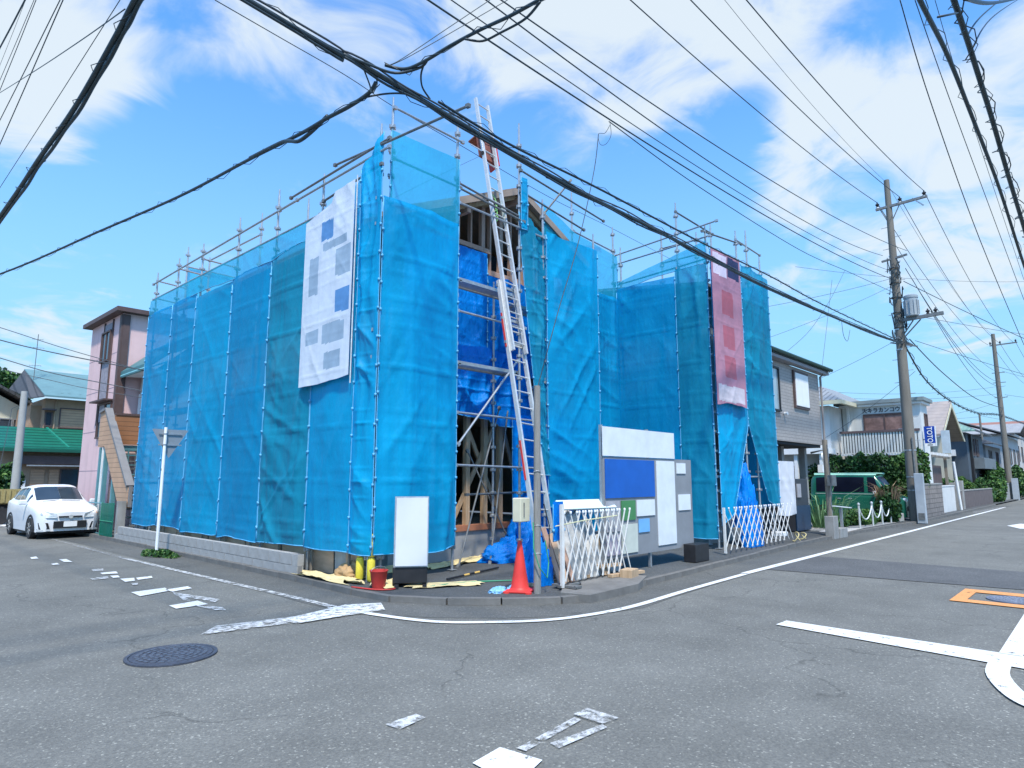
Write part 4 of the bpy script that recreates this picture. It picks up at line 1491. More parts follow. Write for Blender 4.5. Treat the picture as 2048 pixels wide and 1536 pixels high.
# ------------------------------------------------------------------ block wall and hoarding boards under the left face
bw = empty('block_wall', (5.66, 14.8, .0), label='low grey concrete block wall along the left street', cat='wall')
MB().bx(5.665, 5.735, 10.12, 19.5, .04, .40).build('mortar_core', M_MORTAR, bw)
blk = MB().box((0, 0, 0), (.115, .388, .182)).mesh('block', M_BLOCK)
for row in range(2):
    y = 10.12 + (.2 if row else .0)
    if row:
        inst('block', blk, bw, (5.70, 10.215, .305), (0, 0, 0), (1, .49, 1))
    k = 0
    while y + .39 < 19.75:
        inst('block', blk, bw, (5.70 + random.uniform(-.002, .002), y + .199, .12 + row * .191), (0, random.uniform(-.004, .004), random.uniform(-.003, .003)))
        y += .398
hb = empty('hoarding', (6.25, 10, .08), label='brown plywood hoarding boards standing under the left face', cat='hoarding')
y = 8.95
for k, w in enumerate((.42, .36, .9, .9, .6, .88, .9, .9, .9, .9, .9, .9)):
    mb = MB().box((6.08 + .02 * (k % 2), y + w / 2, .50), (.012, w - .02, .84), mat=Matrix.Rotation(R(random.uniform(-2, 2)), 3, 'Y'))
    mb.build('board', M_PLY if k not in (1,) else M_SACK, hb)
    y += w
for k in range(9):
    y = 9.1 + k * 1.15
    MB().beam((5.97, y, .1), (6.05, y + .12, .95), .04, .03).build('stake', M_OLDW, hb)

# ------------------------------------------------------------------ give-way sign seen from behind
sg = empty('road_sign', (5.24, 15.35, 0), label='white post with the grey back of a triangular road sign', cat='road sign')
MB().tube([(5.24, 15.37, 0), (5.24, 15.37, 2.78)], .034, 14).build('post', M_WPAINT, sg, smooth=True)
M_SB = mat('sign_back_grey', (.27, .31, .34), .5, .06, 4, metal=.3)
tri = [(4.97, 15.42, 2.74), (5.74, 15.42, 2.74), (5.36, 15.42, 2.10)]
tri2 = []
for i in range(3):
    a, b_, c_ = Vector(tri[i - 1]), Vector(tri[i]), Vector(tri[(i + 1) % 3])
    tri2 += [b_.lerp(a, .07), b_.lerp(b_.lerp(a, .03).lerp(b_.lerp(c_, .03), .5), .6), b_.lerp(c_, .07)]
MB().prism(tri2, (0, .004, 0)).build('plate', M_SB, sg)
MB().prism([p + Vector((0, .0045, 0)) for p in tri2], (0, .002, 0)).build('face', M_WPLAIN, sg)
for z in (2.62, 2.38):
    MB().bx(5.12, 5.60, 15.395, 15.419, z, z + .028).build('bracket', M_STEEL, sg)
    MB().lathe([(.039, z), (.039, z + .03)], (5.24, 15.37, 0), 10).build('clamp', M_STEEL, sg)
MB().box((5.205, 15.37, 1.85), (.004, .03, .05)).build('sticker', M_BLACK, sg)

# ================================================================== FOLIAGE
def leafm(name, c, v=.35):
    m = mat(name, c, .55, v, 1.3, spec=.3)
    return m


ML = [leafm('leaf_dark', (.022, .065, .018)), leafm('leaf_mid', (.045, .115, .025)), leafm('leaf_light', (.10, .19, .04))]


def leaf_mass(rs, blobs, n, size, aspect=1.8, weights=(.45, .4, .15), up=.3, shell=.5):
    """leaf-sized faces scattered through a set of lobes; returns verts, faces, material index"""
    bl = np.array(blobs, float)
    vol = bl[:, 3] * bl[:, 4] * bl[:, 5]
    pick = rs.choice(len(bl), n, p=vol / vol.sum())
    d = rs.normal(size=(n, 3))
    d /= np.linalg.norm(d, axis=1, keepdims=True)
    r = (shell + (1 - shell) * rs.rand(n)) ** .6
    # the outline of every lobe is broken by noise so gaps and sprigs show
    nz = vn(d[:, 0] * 2.2 + pick * 3.1 + 9, d[:, 1] * 2.2 + d[:, 2] * 2.7 + 9, 2)
    r = r * (.72 + .55 * nz)
    c = bl[pick, :3] + d * bl[pick, 3:6] * r[:, None]
    t = rs.normal(size=(n, 3))
    t /= np.linalg.norm(t, axis=1, keepdims=True)
    w = np.cross(t, rs.normal(size=(n, 3)) + np.array([0, 0, up]))
    w /= np.linalg.norm(w, axis=1, keepdims=True) + 1e-9
    s = size * (.6 + .8 * rs.rand(n))[:, None]
    V = np.stack([c - t * s * aspect * .5, c + w * s * .5, c + t * s * aspect * .5, c - w * s * .5], 1).reshape(-1, 3)
    mi = rs.choice(3, n, p=weights)
    # clumps of paler leaf where the mass faces up
    return V, mi


def foliage(name, parent, blobs, n, size, seed=1, mats=ML, **kw):
    rs = np.random.RandomState(seed)
    V, mi = leaf_mass(rs, blobs, n, size, **kw)
    org = ORG.get(parent.name, Vector((0, 0, 0))) if parent else Vector((0, 0, 0))
    V = V - np.array(org)
    F = np.arange(len(V)).reshape(-1, 4)
    me = bpy.data.meshes.new(name)
    me.from_pydata(V.tolist(), [], F.tolist())
    for m in mats:
        me.materials.append(m)
    me.polygons.foreach_set('material_index', mi.astype(int).tolist())
    o = bpy.data.objects.new(name, me)
    o.parent = parent
    sc.collection.objects.link(o)
    ORG[o.name] = org
    return o


def bush(label, blobs, n, size, seed, cat='shrub', name='shrub', stems=4, **kw):
    c = np.array(blobs)[:, :3].mean(0)
    e = empty(name, (c[0], c[1], .09), label=label, cat=cat)
    st_ = MB()
    rnd = random.Random(seed)
    for k in range(stems):
        b_ = blobs[k % len(blobs)]
        st_.tube([(c[0] + rnd.uniform(-.1, .1), c[1] + rnd.uniform(-.1, .1), .05), ((c[0] + b_[0]) / 2, (c[1] + b_[1]) / 2, b_[2] * .6), (b_[0], b_[1], b_[2])], [.035, .025, .01], 6)
    st_.build('stem', M_OLDW, e)
    foliage('foliage', e, blobs, n, size, seed, **kw)
    return e


def blades(label, c, r, n, L_, seed, col, cat='grass clump', name='grass_clump', lean=.6):
    rnd = random.Random(seed)
    mb = MB()
    for k in range(n):
        a = rnd.uniform(0, 6.28)
        q = r * math.sqrt(rnd.random())
        b_ = Vector((c[0] + q * math.cos(a), c[1] + q * math.sin(a), c[2]))
        ll = L_ * rnd.uniform(.5, 1.1)
        ou = Vector((math.cos(a), math.sin(a), 0)) * lean * ll
        w = Vector((-math.sin(a), math.cos(a), 0)) * .012 * (L_ / .5) ** .5
        p1 = b_ + ou * .35 + Vector((0, 0, ll * .62))
        p2 = b_ + ou + Vector((0, 0, ll * rnd.uniform(.45, .9)))
        mb.quad(b_ - w, b_ + w, p1 + w * .8, p1 - w * .8)
        mb.quad(p1 - w * .8, p1 + w * .8, p2)
    return mb.build(name, mat('blade_' + name + str(seed), col, .5, .35, 8), label=label, cat=cat)


foliage('weeds', empty('weeds', (5.3, 15.3, 0), label='green weeds round the foot of the road sign post', cat='weeds'),
        [(5.27, 15.3, .05, .25, .5, .10), (5.35, 14.9, .04, .14, .4, .06), (5.3, 15.8, .04, .2, .3, .07)], 900, .045, 3)
foliage('weeds', empty('weeds', (5.58, 12.5, 0), label='sparse tuft of weeds at the foot of the block wall', cat='weeds'),
        [(5.60, 12.9, .04, .04, .35, .05), (5.6, 11.6, .03, .04, .2, .03)], 160, .03, 5)

# ================================================================== BUILDINGS
M_PINK = mat('pink_stucco', (.70, .48, .47), .8, .06, 1.5, .25, 60, dirt=.25)
M_BROWN = mat('dark_brown_trim', (.10, .065, .06), .6, .15, 4)
M_STONE = mat('grey_stone_facing', (.28, .26, .29), .8, .25, 9, .4, 30)
M_SIDL = lined('tan_siding', (.50, .30, .18), 'Z', .14, dark=.5)
M_SIDD = lined('brown_siding', (.30, .135, .06), 'Z', .14, dark=.5)
M_GREY = mat('grey_capping', (.20, .20, .205), .7, .1, 4)


def win(parent, c0, c1, depth_dir, frame=M_BROWN, glass=M_GLASS, bars=1, fw=.05, name='window', sill=True):
    """window on an axis-aligned wall; c0,c1 opposite corners on the wall plane; depth_dir = outward axis vector"""
    c0, c1 = Vector(c0), Vector(c1)
    n = Vector(depth_dir)
    z0, z1 = sorted((c0.z, c1.z))
    ax_ = 0 if abs(n.y) > .5 else 1
    a0, a1 = sorted((c0[ax_], c1[ax_]))
    base = c0[1 - ax_]
    s = n[1 - ax_]

    def bxx(mb, p0, p1, q0, q1, o0, o1):
        if ax_ == 0:
            mb.bx(p0, p1, base + s * o0, base + s * o1, q0, q1)
        else:
            mb.bx(base + s * o0, base + s * o1, p0, p1, q0, q1)
    f = MB()
    bxx(f, a0 - fw, a1 + fw, z1, z1 + fw, .003, .06)
    bxx(f, a0 - fw, a1 + fw, z0 - fw, z0, .003, .075)
    bxx(f, a0 - fw, a0, z0, z1, .003, .06)
    bxx(f, a1, a1 + fw, z0, z1, .003, .06)
    for k in range(bars):
        t = a0 + (a1 - a0) * (k + 1) / (bars + 1)
        bxx(f, t - fw * .4, t + fw * .4, z0, z1, .006, .05)
    w = f.build(name, frame, parent)
    g_ = MB()
    bxx(g_, a0, a1, z0, z1, .004, .018)
    g_.build('pane', glass, w)
    return w


def gable(parent, x0, x1, y0, y1, ze, zr, m, axis='Y', t=.10, ov=.0, name='roof'):
    """two roof slopes; ridge runs along axis"""
    for s in (0, 1):
        if axis == 'Y':
            xm = (x0 + x1) / 2
            xe = (x0, x1)[s]
            MB().prism([(xm, y0, zr), (xe, y0, ze), (xe, y0, ze + t), (xm, y0, zr + t)], (0, y1 - y0, 0)).build(name, m, parent)
        else:
            ym = (y0 + y1) / 2
            ye = (y0, y1)[s]
            MB().prism([(x0, ym, zr), (x0, ye, ze), (x0, ye, ze + t), (x0, ym, zr + t)], (x1 - x0, 0, 0)).build(name, m, parent)


def body(parent, x0, x1, y0, y1, z0, z1, m, name='wall', peak=None, axis='Y'):
    mb = MB().bx(x0, x1, y0, y1, z0, z1)
    if peak:
        if axis == 'Y':
            mb.prism([(x0, y0 + .001, z1), (x1, y0 + .001, z1), ((x0 + x1) / 2, y0 + .001, peak)], (0, y1 - y0 - .002, 0))
        else:
            mb.prism([(x0 + .001, y0, z1), (x0 + .001, y1, z1), (x0 + .001, (y0 + y1) / 2, peak)], (x1 - x0 - .002, 0, 0))
    return mb.build(name, m, parent)


# ---- pink stair tower house
pk = empty('pink_house', (6.3, 23.2, 0), label='tall narrow pink house with a dark flat roof and outside stair', cat='house')
body(pk, 6.3, 9.6, 23.0, 26.4, 0, 6.95, M_PINK)
MB().bx(6.05, 9.9, 22.75, 26.65, 6.96, 7.10).build('roof', M_BROWN, pk)
MB().bx(6.245, 6.298, 22.95, 23.12, 3.4, 6.9).build('corner_strip', M_BROWN, pk)
MB().bx(6.3, 6.5, 22.94, 22.996, 3.4, 6.9).build('corner_strip', M_BROWN, pk)
MB().bx(6.27, 6.297, 23.95, 24.75, 3.5, 6.8).build('stone_panel', M_STONE, pk)
for yy in (23.9, 24.8):
    MB().bx(6.25, 6.297, yy - .02, yy + .02, 3.4, 6.9).build('trim', M_BROWN, pk)
win(pk, (6.27, 24.0, 5.55), (6.27, 24.85, 6.5), (-1, 0, 0), bars=1)
win(pk, (6.29, 23.3, 3.0), (6.29, 24.6, 4.05), (-1, 0, 0), bars=1)
MB().bx(6.0, 6.29, 23.2, 24.75, 4.12, 4.17).build('window_hood', M_BROWN, pk)
for z in (1.9, 3.2, 4.55, 5.7):
    MB().bx(6.296, 6.2985, 23.12, 26.4, z, z + .02).build('joint', mat('pink_joint', (.32, .24, .28), .8), pk)
MB().tube([(6.9, 22.93, 4.9), (7.15, 22.93, 5.05), (7.3, 22.93, 4.9), (7.3, 22.93, 3.4)], .02, 6).build('pipe', M_PINK, pk)
MB().tube([(7.0, 22.9, 3.4), (7.0, 22.9, 4.35)], .09, 10).build('duct', M_WPAINT, pk)

# ---- outside stair with siding
stp = empty('outside_stair', (6.1, 21.2, 0), label='outside stair with slanting tan siding and teal posts beside the blue sheets', cat='stair')
side = [(5.92, 23.0, 2.62), (5.92, 23.0, 3.66), (5.92, 22.42, 3.74), (5.92, 22.12, 3.45), (5.92, 19.85, 1.42), (5.92, 19.85, .86), (5.92, 20.55, .86), (5.92, 22.35, 2.62)]
MB().prism(side, (.10, 0, 0)).build('siding_panel', M_SIDL, stp)
cap = MB()
for a, b_ in ((side[1], side[2]), (side[2], side[3]), (side[3], side[4]), (side[4], side[5])):
    a, b_ = Vector(a), Vector(b_)
    cap.beam(a + Vector((.05, 0, .03)), b_ + Vector((.05, 0, .03)), .20, .07)
cap.build('capping', M_GREY, stp)
MB().bx(6.05, 7.3, 21.95, 22.05, 2.68, 3.55).build('balcony_panel', M_SIDD, stp)
MB().bx(6.05, 7.35, 21.93, 22.07, 3.555, 3.62).build('balcony_rail', M_BROWN, stp)
MB().bx(6.05, 7.3, 22.0, 22.9, 2.5, 2.66).build('landing', M_TEAL, stp)
for (x, y, z) in ((5.97, 22.75, 2.6), (6.0, 22.35, 2.6), (6.05, 21.6, 2.2), (7.1, 22.3, 2.5)):
    MB().bx(x - .055, x + .055, y - .055, y + .055, 0, z).build('post', M_TEAL, stp)
MB().bx(5.93, 5.98, 22.52, 22.57, 0, 2.6).build('drain_pipe', M_WPAINT, stp)
n = 11
for k in range(n):
    t = k / (n - 1)
    MB().bx(6.05, 6.75, 19.9 + t * 2.3 - .13, 19.9 + t * 2.3 + .13, .35 + t * 2.25, .39 + t * 2.25).build('tread', M_STEELD, stp)
for k in range(5):
    MB().bx(6.10, 7.1, 21.4, 21.43, 1.2 + k * .28, 1.23 + k * .28).build('grille_bar', M_TEAL, stp)
for k in range(3):
    MB().bx(6.3 + k * .3, 6.33 + k * .3, 21.39, 21.44, .1, 2.5).build('grille_bar', M_TEAL, stp)
fn = empty('mesh_fence', (5.9, 22.9, 0), label='thin wire fence with a top rail between the car and the stair', cat='fence')
for z in (.95, .1):
    MB().tube([(5.75, 24.6, z), (5.78, 21.0, z)], .018, 6).build('rail', M_TEAL, fn)
fm = MB()
for k in range(25):
    y = 21.0 + k * .15
    fm.tube([(5.77, y, .1), (5.77, y, .95)], .004, 4)
for k in range(6):
    fm.tube([(5.77, 21.0, .22 + k * .13), (5.77, 24.6, .22 + k * .13)], .003, 4)
fm.build('wire_mesh', M_STEEL, fn)
gb = empty('green_screen', (5.75, 20.3, 0), label='green netted waste screen standing at the end of the block wall', cat='waste screen')
S_GRN = sheeting('green_net', (.01, .20, .13), .12, seed=8)
sheet('net', S_GRN, (5.62, 20.95), (5.66, 19.95), .06, [(0, .98), (1, 1.0)], nL, seed=51, amp=.04, res=.03, parent=gb)
MB().bx(5.70, 5.9, 19.80, 19.93, .02, 1.05).build('end_post', M_CONC, gb)
MB().tube([(5.63, 20.95, .0), (5.63, 20.95, 1.0)], .015, 6).build('frame', M_GREENP, gb)
MB().tube([(5.61, 20.95, .5), (5.63, 19.95, .5)], .012, 6).build('frame', M_GREENP, gb)

# ---- white neighbour house whose eave shows left of the sheets
nbh = empty('neighbour_house', (8, 20.9, 0), label='white house with a blue-green roof edge peeping out left of the blue sheets', cat='house')
M_STUC = mat('off_white_stucco', (.62, .62, .60), .8, .06, 2, .2, 60, dirt=.25)
body(nbh, 6.95, 11.2, 21.0, 22.9, 0, 5.0, M_STUC, peak=7.0)
gable(nbh, 6.35, 11.8, 20.5, 22.93, 4.9, 7.3, mat('blue_green_roof', (.06, .17, .18), .5, .15, 3), t=.12)
MB().prism([(6.37, 20.49, 4.86), (9.07, 20.49, 7.26), (9.07, 20.49, 7.08), (6.6, 20.49, 4.86)], (0, .05, 0)).build('bargeboard', M_WPAINT, nbh)
MB().prism([(6.45, 20.6, 4.85), (6.95, 20.6, 4.88), (6.95, 22.8, 4.88), (6.45, 22.8, 4.85)], (0, 0, .01)).build('soffit', M_WPAINT, nbh)
MB().tube([(6.38, 20.5, 4.89), (6.38, 22.9, 4.87)], .05, 8).build('gutter', mat('aqua_gutter', (.18, .42, .44), .5), nbh)

# ---- houses beyond the end of the left street
M_BEIGE = mat('beige_stucco', (.40, .27, .18), .85, .12, 1.5, .25, 50, dirt=.3)
M_CRM = mat('cream_stucco', (.58, .56, .44), .8, .08, 1.5, dirt=.2)
M_GRF = lined('green_metal_roof', (.010, .13, .085), 'Z', .15, depth=.8, dark=.45, width=.3, rough=.35)
M_BGR = lined('blue_green_slate_roof', (.13, .24, .25), 'Z', .10, dark=.7, rough=.5)
M_DKR = lined('dark_tile_roof', (.06, .062, .065), 'X', .28, dark=.5, width=.2)
h1 = empty('green_roof_house', (8, 38, 0), label='beige house with a long green metal lean-to roof at the end of the left street', cat='house')
body(h1, 5.9, 12.5, 38.6, 46, 0, 3.3, M_BEIGE, name='ground_floor_wall')
MB().prism([(5.5, 37.9, 3.05), (12.6, 37.9, 3.05), (12.6, 39.9, 4.15), (5.2, 39.9, 4.15)], (0, 0, .07)).build('lean_to_roof', M_GRF, h1)
MB().bx(5.6, 12.6, 37.8, 37.93, 2.93, 3.06).build('gutter', mat('dark_green_trim', (.008, .09, .06), .5), h1)
MB().beam((8.55, 38.0, 3.16), (7.9, 39.8, 4.22), .10, .08).build('ridge_flashing', mat('green_flashing', (.02, .22, .15), .4), h1)
MB().bx(6.6, 12, 38.1, 38.55, 2.35, 2.75).build('awning_beam', M_BROWN, h1)
MB().bx(6.9, 12, 37.95, 38.0, 2.25, 2.31).build('curtain_rail', M_STEEL, h1)
for x0, x1, m in ((7.2, 7.75, M_SIDL), (7.95, 8.35, M_SIDL)):
    MB().bx(x0, x1, 38.54, 38.598, .55, 2.1).build('shutter', m, h1)
win(h1, (8.45, 38.6, .4), (9.9, 38.6, 2.1), (0, -1, 0), bars=1)
MB().bx(6.78, 7.02, 38.5, 38.59, 1.0, 1.6).build('meter', M_WPAINT, h1)
body(h1, 7.75, 12.5, 39.9, 45, 4.15, 5.75, M_BEIGE, name='upper_wall')
body(h1, 7.3, 7.75, 40.6, 44, 4.15, 5.4, M_BEIGE, name='bay_wall')
win(h1, (7.83, 39.9, 4.35), (8.05, 39.9, 5.0), (0, -1, 0), bars=0)
win(h1, (8.45, 39.9, 4.3), (9.6, 39.9, 5.25), (0, -1, 0), glass=M_SIDL, bars=0)
MB().bx(7.62, 8.2, 39.6, 39.89, 5.12, 5.2).build('window_hood', M_BROWN, h1)
MB().tube([(8.25, 39.85, 5.7), (8.2, 39.85, 5.5), (8.2, 39.85, 4.2)], .04, 6).build('downpipe', M_BEIGE, h1)
MB().prism([(7.55, 39.2, 5.75), (13, 39.2, 5.75), (13, 42.4, 7.4), (7.15, 42.4, 7.4)], (0, 0, .09)).build('upper_roof', M_BGR, h1)
MB().prism([(7.55, 39.2, 5.73), (7.15, 42.4, 7.38), (6.6, 42.4, 6.3), (7.0, 39.4, 5.6)], (0, 0, .06)).build('verge', M_DKR, h1)
for x in (8.3, 8.6, 9.1):
    MB().bx(x, x + .12, 39.55, 39.68, 5.97, 6.03).build('snow_guard', M_BLACK, h1)
h2 = empty('cream_house', (5, 44, 0), label='cream house with a dark low gable roof behind the concrete pole', cat='house')
body(h2, 2.0, 8.3, 44, 52, 0, 5.1, M_CRM, peak=6.9)
gable(h2, 1.3, 9.1, 43.3, 52.5, 4.95, 7.15, M_DKR, t=.14)
for x0, x1 in ((6.0, 6.5), (6.6, 7.1), (7.2, 7.6)):
    win(h2, (x0, 44, 4.0), (x1, 44, 4.85), (0, -1, 0), frame=M_STEEL, bars=0, fw=.06)
MB().bx(7.85, 8.7, 43.2, 43.95, 5.55, 5.68).build('porch_roof', M_DKR, h2)
for (x, y, z, lb) in ((7.35, 41, 7.0, 'tall television aerial on the roof ridge left of the pink house'), (5.6, 46, 6.2, 'thin television aerial at the far left edge')):
    a_ = MB().tube([(x, y, z - .3), (x, y, z + 2.2)], .018, 5)
    for dz, w in ((1.9, .45), (1.45, .6), (.5, .5)):
        a_.tube([(x - w * .5, y, z + dz), (x + w * .5, y, z + dz + .05)], .010, 4)
        for k in range(5):
            xx = x - w * .5 + w * k / 4
            a_.tube([(xx, y - .12, z + dz + .02), (xx, y + .12, z + dz + .02)], .006, 4)
    a_.build('aerial', M_STEELD, label=lb, cat='aerial')
t1_ = empty('tree', (4.6, 62, 0), label='dark green treetop rising behind the cream house', cat='tree')
MB().tube([(5.5, 60, 0), (5.6, 60, 4), (5.2, 60, 7)], [.3, .22, .08], 8).build('trunk', M_OLDW, t1_)
foliage('crown', t1_, [(5.5, 60, 8.2, 2.2, 1.6, 1.5), (7.6, 60.5, 8.0, 1.5, 1.4, 1.5), (8.9, 60, 8.6, 1.3, 1.2, 1.2), (4.0, 60, 7.5, 1.5, 1.3, 1.3), (9.8, 60.5, 7.6, 1.0, 1.2, 1.5)], 9000, .22, 21)
bush('dark garden conifer at the far left edge behind the truck', [(5.55, 35.2, 1.2, .75, .8, 1.2), (5.2, 35, .9, .8, .8, .9)], 4000, .12, 22, cat='shrub')
lp = empty('concrete_pole', (5.72, 33, 0), label='pale concrete utility pole standing before the green-roofed house', cat='utility pole')
MB().tube([(5.70, 33, 0), (5.66, 33, 5.25)], [.17, .12], 12).build('pole', mat('pale_concrete', (.36, .36, .34), .8, .08, 3), lp, smooth=True)
MB().tube([(5.9, 33, 4.9), (5.3, 33, 4.5), (5.0, 32.6, 1.2)], .012, 4).build('stay_wire', M_CABLEG, lp)


# ================================================================== VEHICLES
def grid_surface(net, sub=4):
    """densify a control net [i][j] of points with Catmull-Rom"""
    A_ = np.array(net, float)

    def dens(A, ax_):
        A = np.moveaxis(A, ax_, 0)
        out = []
        n = len(A)
        for i in range(n - 1):
            p0, p1, p2, p3 = A[max(i - 1, 0)], A[i], A[i + 1], A[min(i + 2, n - 1)]
            for k in range(sub):
                t = k / sub
                m1, m2 = (p2 - p0) * .42, (p3 - p1) * .42
                h = (2 * t ** 3 - 3 * t ** 2 + 1) * p1 + (t ** 3 - 2 * t ** 2 + t) * m1 + (-2 * t ** 3 + 3 * t ** 2) * p2 + (t ** 3 - t ** 2) * m2
                out.append(h)
        out.append(A[-1])
        return np.moveaxis(np.array(out), 0, ax_)
    return dens(dens(A_, 0), 1)


def car(name, label, cat, P, paint_m, glass_m, win_cells, wheels, wr, ww, loc, rz):
    """P: control net, front (i=0) to rear; each row from sill to roof centre, (x half width, y, z); car points to -Y"""
    e = empty(name, (0, 0, 0), label=label, cat=cat)
    S = grid_surface(P, 4)
    ni, nj = S.shape[:2]
    for side_ in (1,):
        mb = MB()
        for s in (1, -1):
            base = len(mb.v)
            for i in range(ni):
                for j in range(nj):
                    mb.v.append((S[i, j, 0] * s, S[i, j, 1], S[i, j, 2]))
            for i in range(ni - 1):
                for j in range(nj - 1):
                    a = base + i * nj + j
                    f = (a, a + 1, a + nj + 1, a + nj)
                    mb.f.append(f if s > 0 else f[::-1])
                    mb.m.append(0)
            # ends
            for i0 in (0, ni - 1):
                idx = [base + i0 * nj + j for j in range(nj)]
                n0 = len(mb.v)
                mb.v.append((0, S[i0, 0, 1], S[i0, 0, 2]))
                mb.f.append(tuple(idx + [n0]))
                mb.m.append(0)
        mb.build('body', paint_m, e, smooth=True)
    # underside
    MB().bx(-P[2][0][0] * .95, P[2][0][0] * .95, P[0][0][1] + .15, P[-1][0][1] - .15, P[2][0][2] - .06, P[2][0][2] + .1).build('underbody', M_BLACK, e)
    for (nm, i0, i1, j0, j1, mg, both) in win_cells:
        for s in ((1, -1) if both else (1,)):
            mb = MB()
            a0, a1, b0, b1 = i0 * 4, i1 * 4, j0 * 4, j1 * 4
            pts = {}
            mi_, mj = (mg if isinstance(mg, tuple) else (mg, mg))
            ks, ls = np.linspace(0 + mi_, 1 - mi_, 9), np.linspace(0 + mj, 1 - (mj if not (nm in ('windshield', 'rear_window')) else 0), 9)

            def samp(u, v):
                x, y = a0 + (a1 - a0) * u, b0 + (b1 - b0) * v
                i, j = min(int(x), ni - 2), min(int(y), nj - 2)
                fx, fy = x - i, y - j
                p = S[i, j] * (1 - fx) * (1 - fy) + S[i + 1, j] * fx * (1 - fy) + S[i, j + 1] * (1 - fx) * fy + S[i + 1, j + 1] * fx * fy
                du = S[i + 1, j] - S[i, j]
                dv = S[i, j + 1] - S[i, j]
                n_ = np.cross(dv, du)
                n_ = n_ / (np.linalg.norm(n_) + 1e-9)
                cpt = np.array([0, (P[0][0][1] + P[-1][0][1]) / 2, .8])
                if np.dot(n_, p - cpt) < 0:
                    n_ = -n_
                return p + n_ * .008
            halves = [s] if both else [1, -1]
            for h in halves:
                base = len(mb.v)
                for u in ks:
                    for v in ls:
                        p = samp(u, v)
                        mb.v.append((p[0] * h, p[1], p[2]))
                for i in range(8):
                    for j in range(8):
                        a = base + i * 9 + j
                        mb.f.append((a, a + 1, a + 10, a + 9) if h > 0 else (a, a + 9, a + 10, a + 1))
                        mb.m.append(0)
            mb.build(nm, glass_m, e, smooth='all')
    for (y, x) in wheels:
        for s in (1, -1):
            w = empty('wheel', (s * x, y, wr))
            w.parent = e
            MB().lathe([(wr * .62, -ww / 2), (wr * .96, -ww / 2), (wr, -ww * .3), (wr, ww * .3), (wr * .96, ww / 2), (wr * .62, ww / 2)], (s * x, y, wr), 28, 'X').build('tyre', M_RUB, w, smooth=True)
            r_ = MB().lathe([(wr * .64, s * ww * .3), (wr * .64, s * ww * .46), (wr * .56, s * ww * .46), (wr * .5, s * ww * .36), (wr * .2, s * ww * .36), (wr * .14, s * ww * .45)], (s * x, y, wr), 20, 'X')
            for k in range(7):
                a = k * 2 * math.pi / 7
                r_.beam((s * (x + ww * .42), y + math.cos(a) * wr * .12, wr + math.sin(a) * wr * .12), (s * (x + ww * .44), y + math.cos(a) * wr * .58, wr + math.sin(a) * wr * .58), .035, .02)
            r_.build('rim', M_ALU, w)
            ar = MB()
            pts = [(s * (x + ww * .22), y + math.cos(a) * (wr + .055), wr + math.sin(a) * (wr + .055)) for a in np.linspace(-.25, math.pi + .25, 18)]
            ar.tube(pts, .06, 6)
            ar.build('wheel_arch', M_BLACK, e)
    return e


def finish(e, loc, rz):
    e.location = loc
    e.rotation_euler = (0, 0, rz)
    ORG[e.name] = Vector(loc)


M_CARW = mat('white_car_paint', (.74, .75, .76), .22, .02, 2, spec=.6)
M_HEAD = mat('headlight_glass', (.55, .60, .62), .08, .2, 9, spec=.9)
M_AMB = mat('amber_lens', (.75, .30, .06), .2)
# compact hatchback, 3.8 m long, nose to -Y
H = []


def row(y, ws, zs, ys=None):
    return [(w, y + (ys[j] if ys else 0), z) for j, (w, z) in enumerate(zip(ws, zs))]


H = [row(0.02, (.60, .62, .62, .58, .40, 0), (.22, .45, .66, .72, .74, .75), (0, 0, .02, .04, .02, -.02)),
     row(0.22, (.78, .80, .80, .74, .52, 0), (.20, .50, .74, .82, .85, .87)),
     row(0.78, (.81, .83, .83, .78, .58, 0), (.20, .52, .82, .92, .96, .98)),
     row(1.12, (.81, .83, .83, .79, .62, 0), (.20, .52, .86, .97, 1.03, 1.06), (0, 0, 0, .12, .02, -.06)),
     row(1.75, (.81, .83, .83, .79, .57, 0), (.20, .52, .88, .98, 1.44, 1.49), (0, 0, 0, 0, .12, .0)),
     row(2.40, (.81, .83, .84, .79, .56, 0), (.20, .52, .90, 1.0, 1.47, 1.52)),
     row(3.05, (.81, .83, .84, .79, .55, 0), (.20, .52, .93, 1.03, 1.43, 1.48)),
     row(3.45, (.80, .82, .82, .76, .52, 0), (.22, .52, .95, 1.05, 1.36, 1.40)),
     row(3.72, (.76, .79, .79, .70, .50, 0), (.26, .52, .95, 1.04, 1.10, 1.12)),
     row(3.80, (.70, .73, .74, .62, .40, 0), (.30, .50, .90, .98, 1.0, 1.0))]
cells = [('windshield', 3, 4, 4, 5, (.10, .0), False), ('windshield_side', 3, 4, 3, 4, (.42, .16), True), ('side_window', 4, 5, 3, 4, (.05, .14), True), ('side_window', 5, 6, 3, 4, (.08, .14), True),
         ('side_window', 6, 7, 3, 4, (.18, .2), True), ('rear_window', 7, 8, 4, 5, (.12, .0), False)]
hc = car('parked_car', 'white compact hatchback facing the camera on the left street', 'car', H, M_CARW, M_GLASS, cells, [(.72, .75), (3.05, .75)], .30, .19, None, 0)
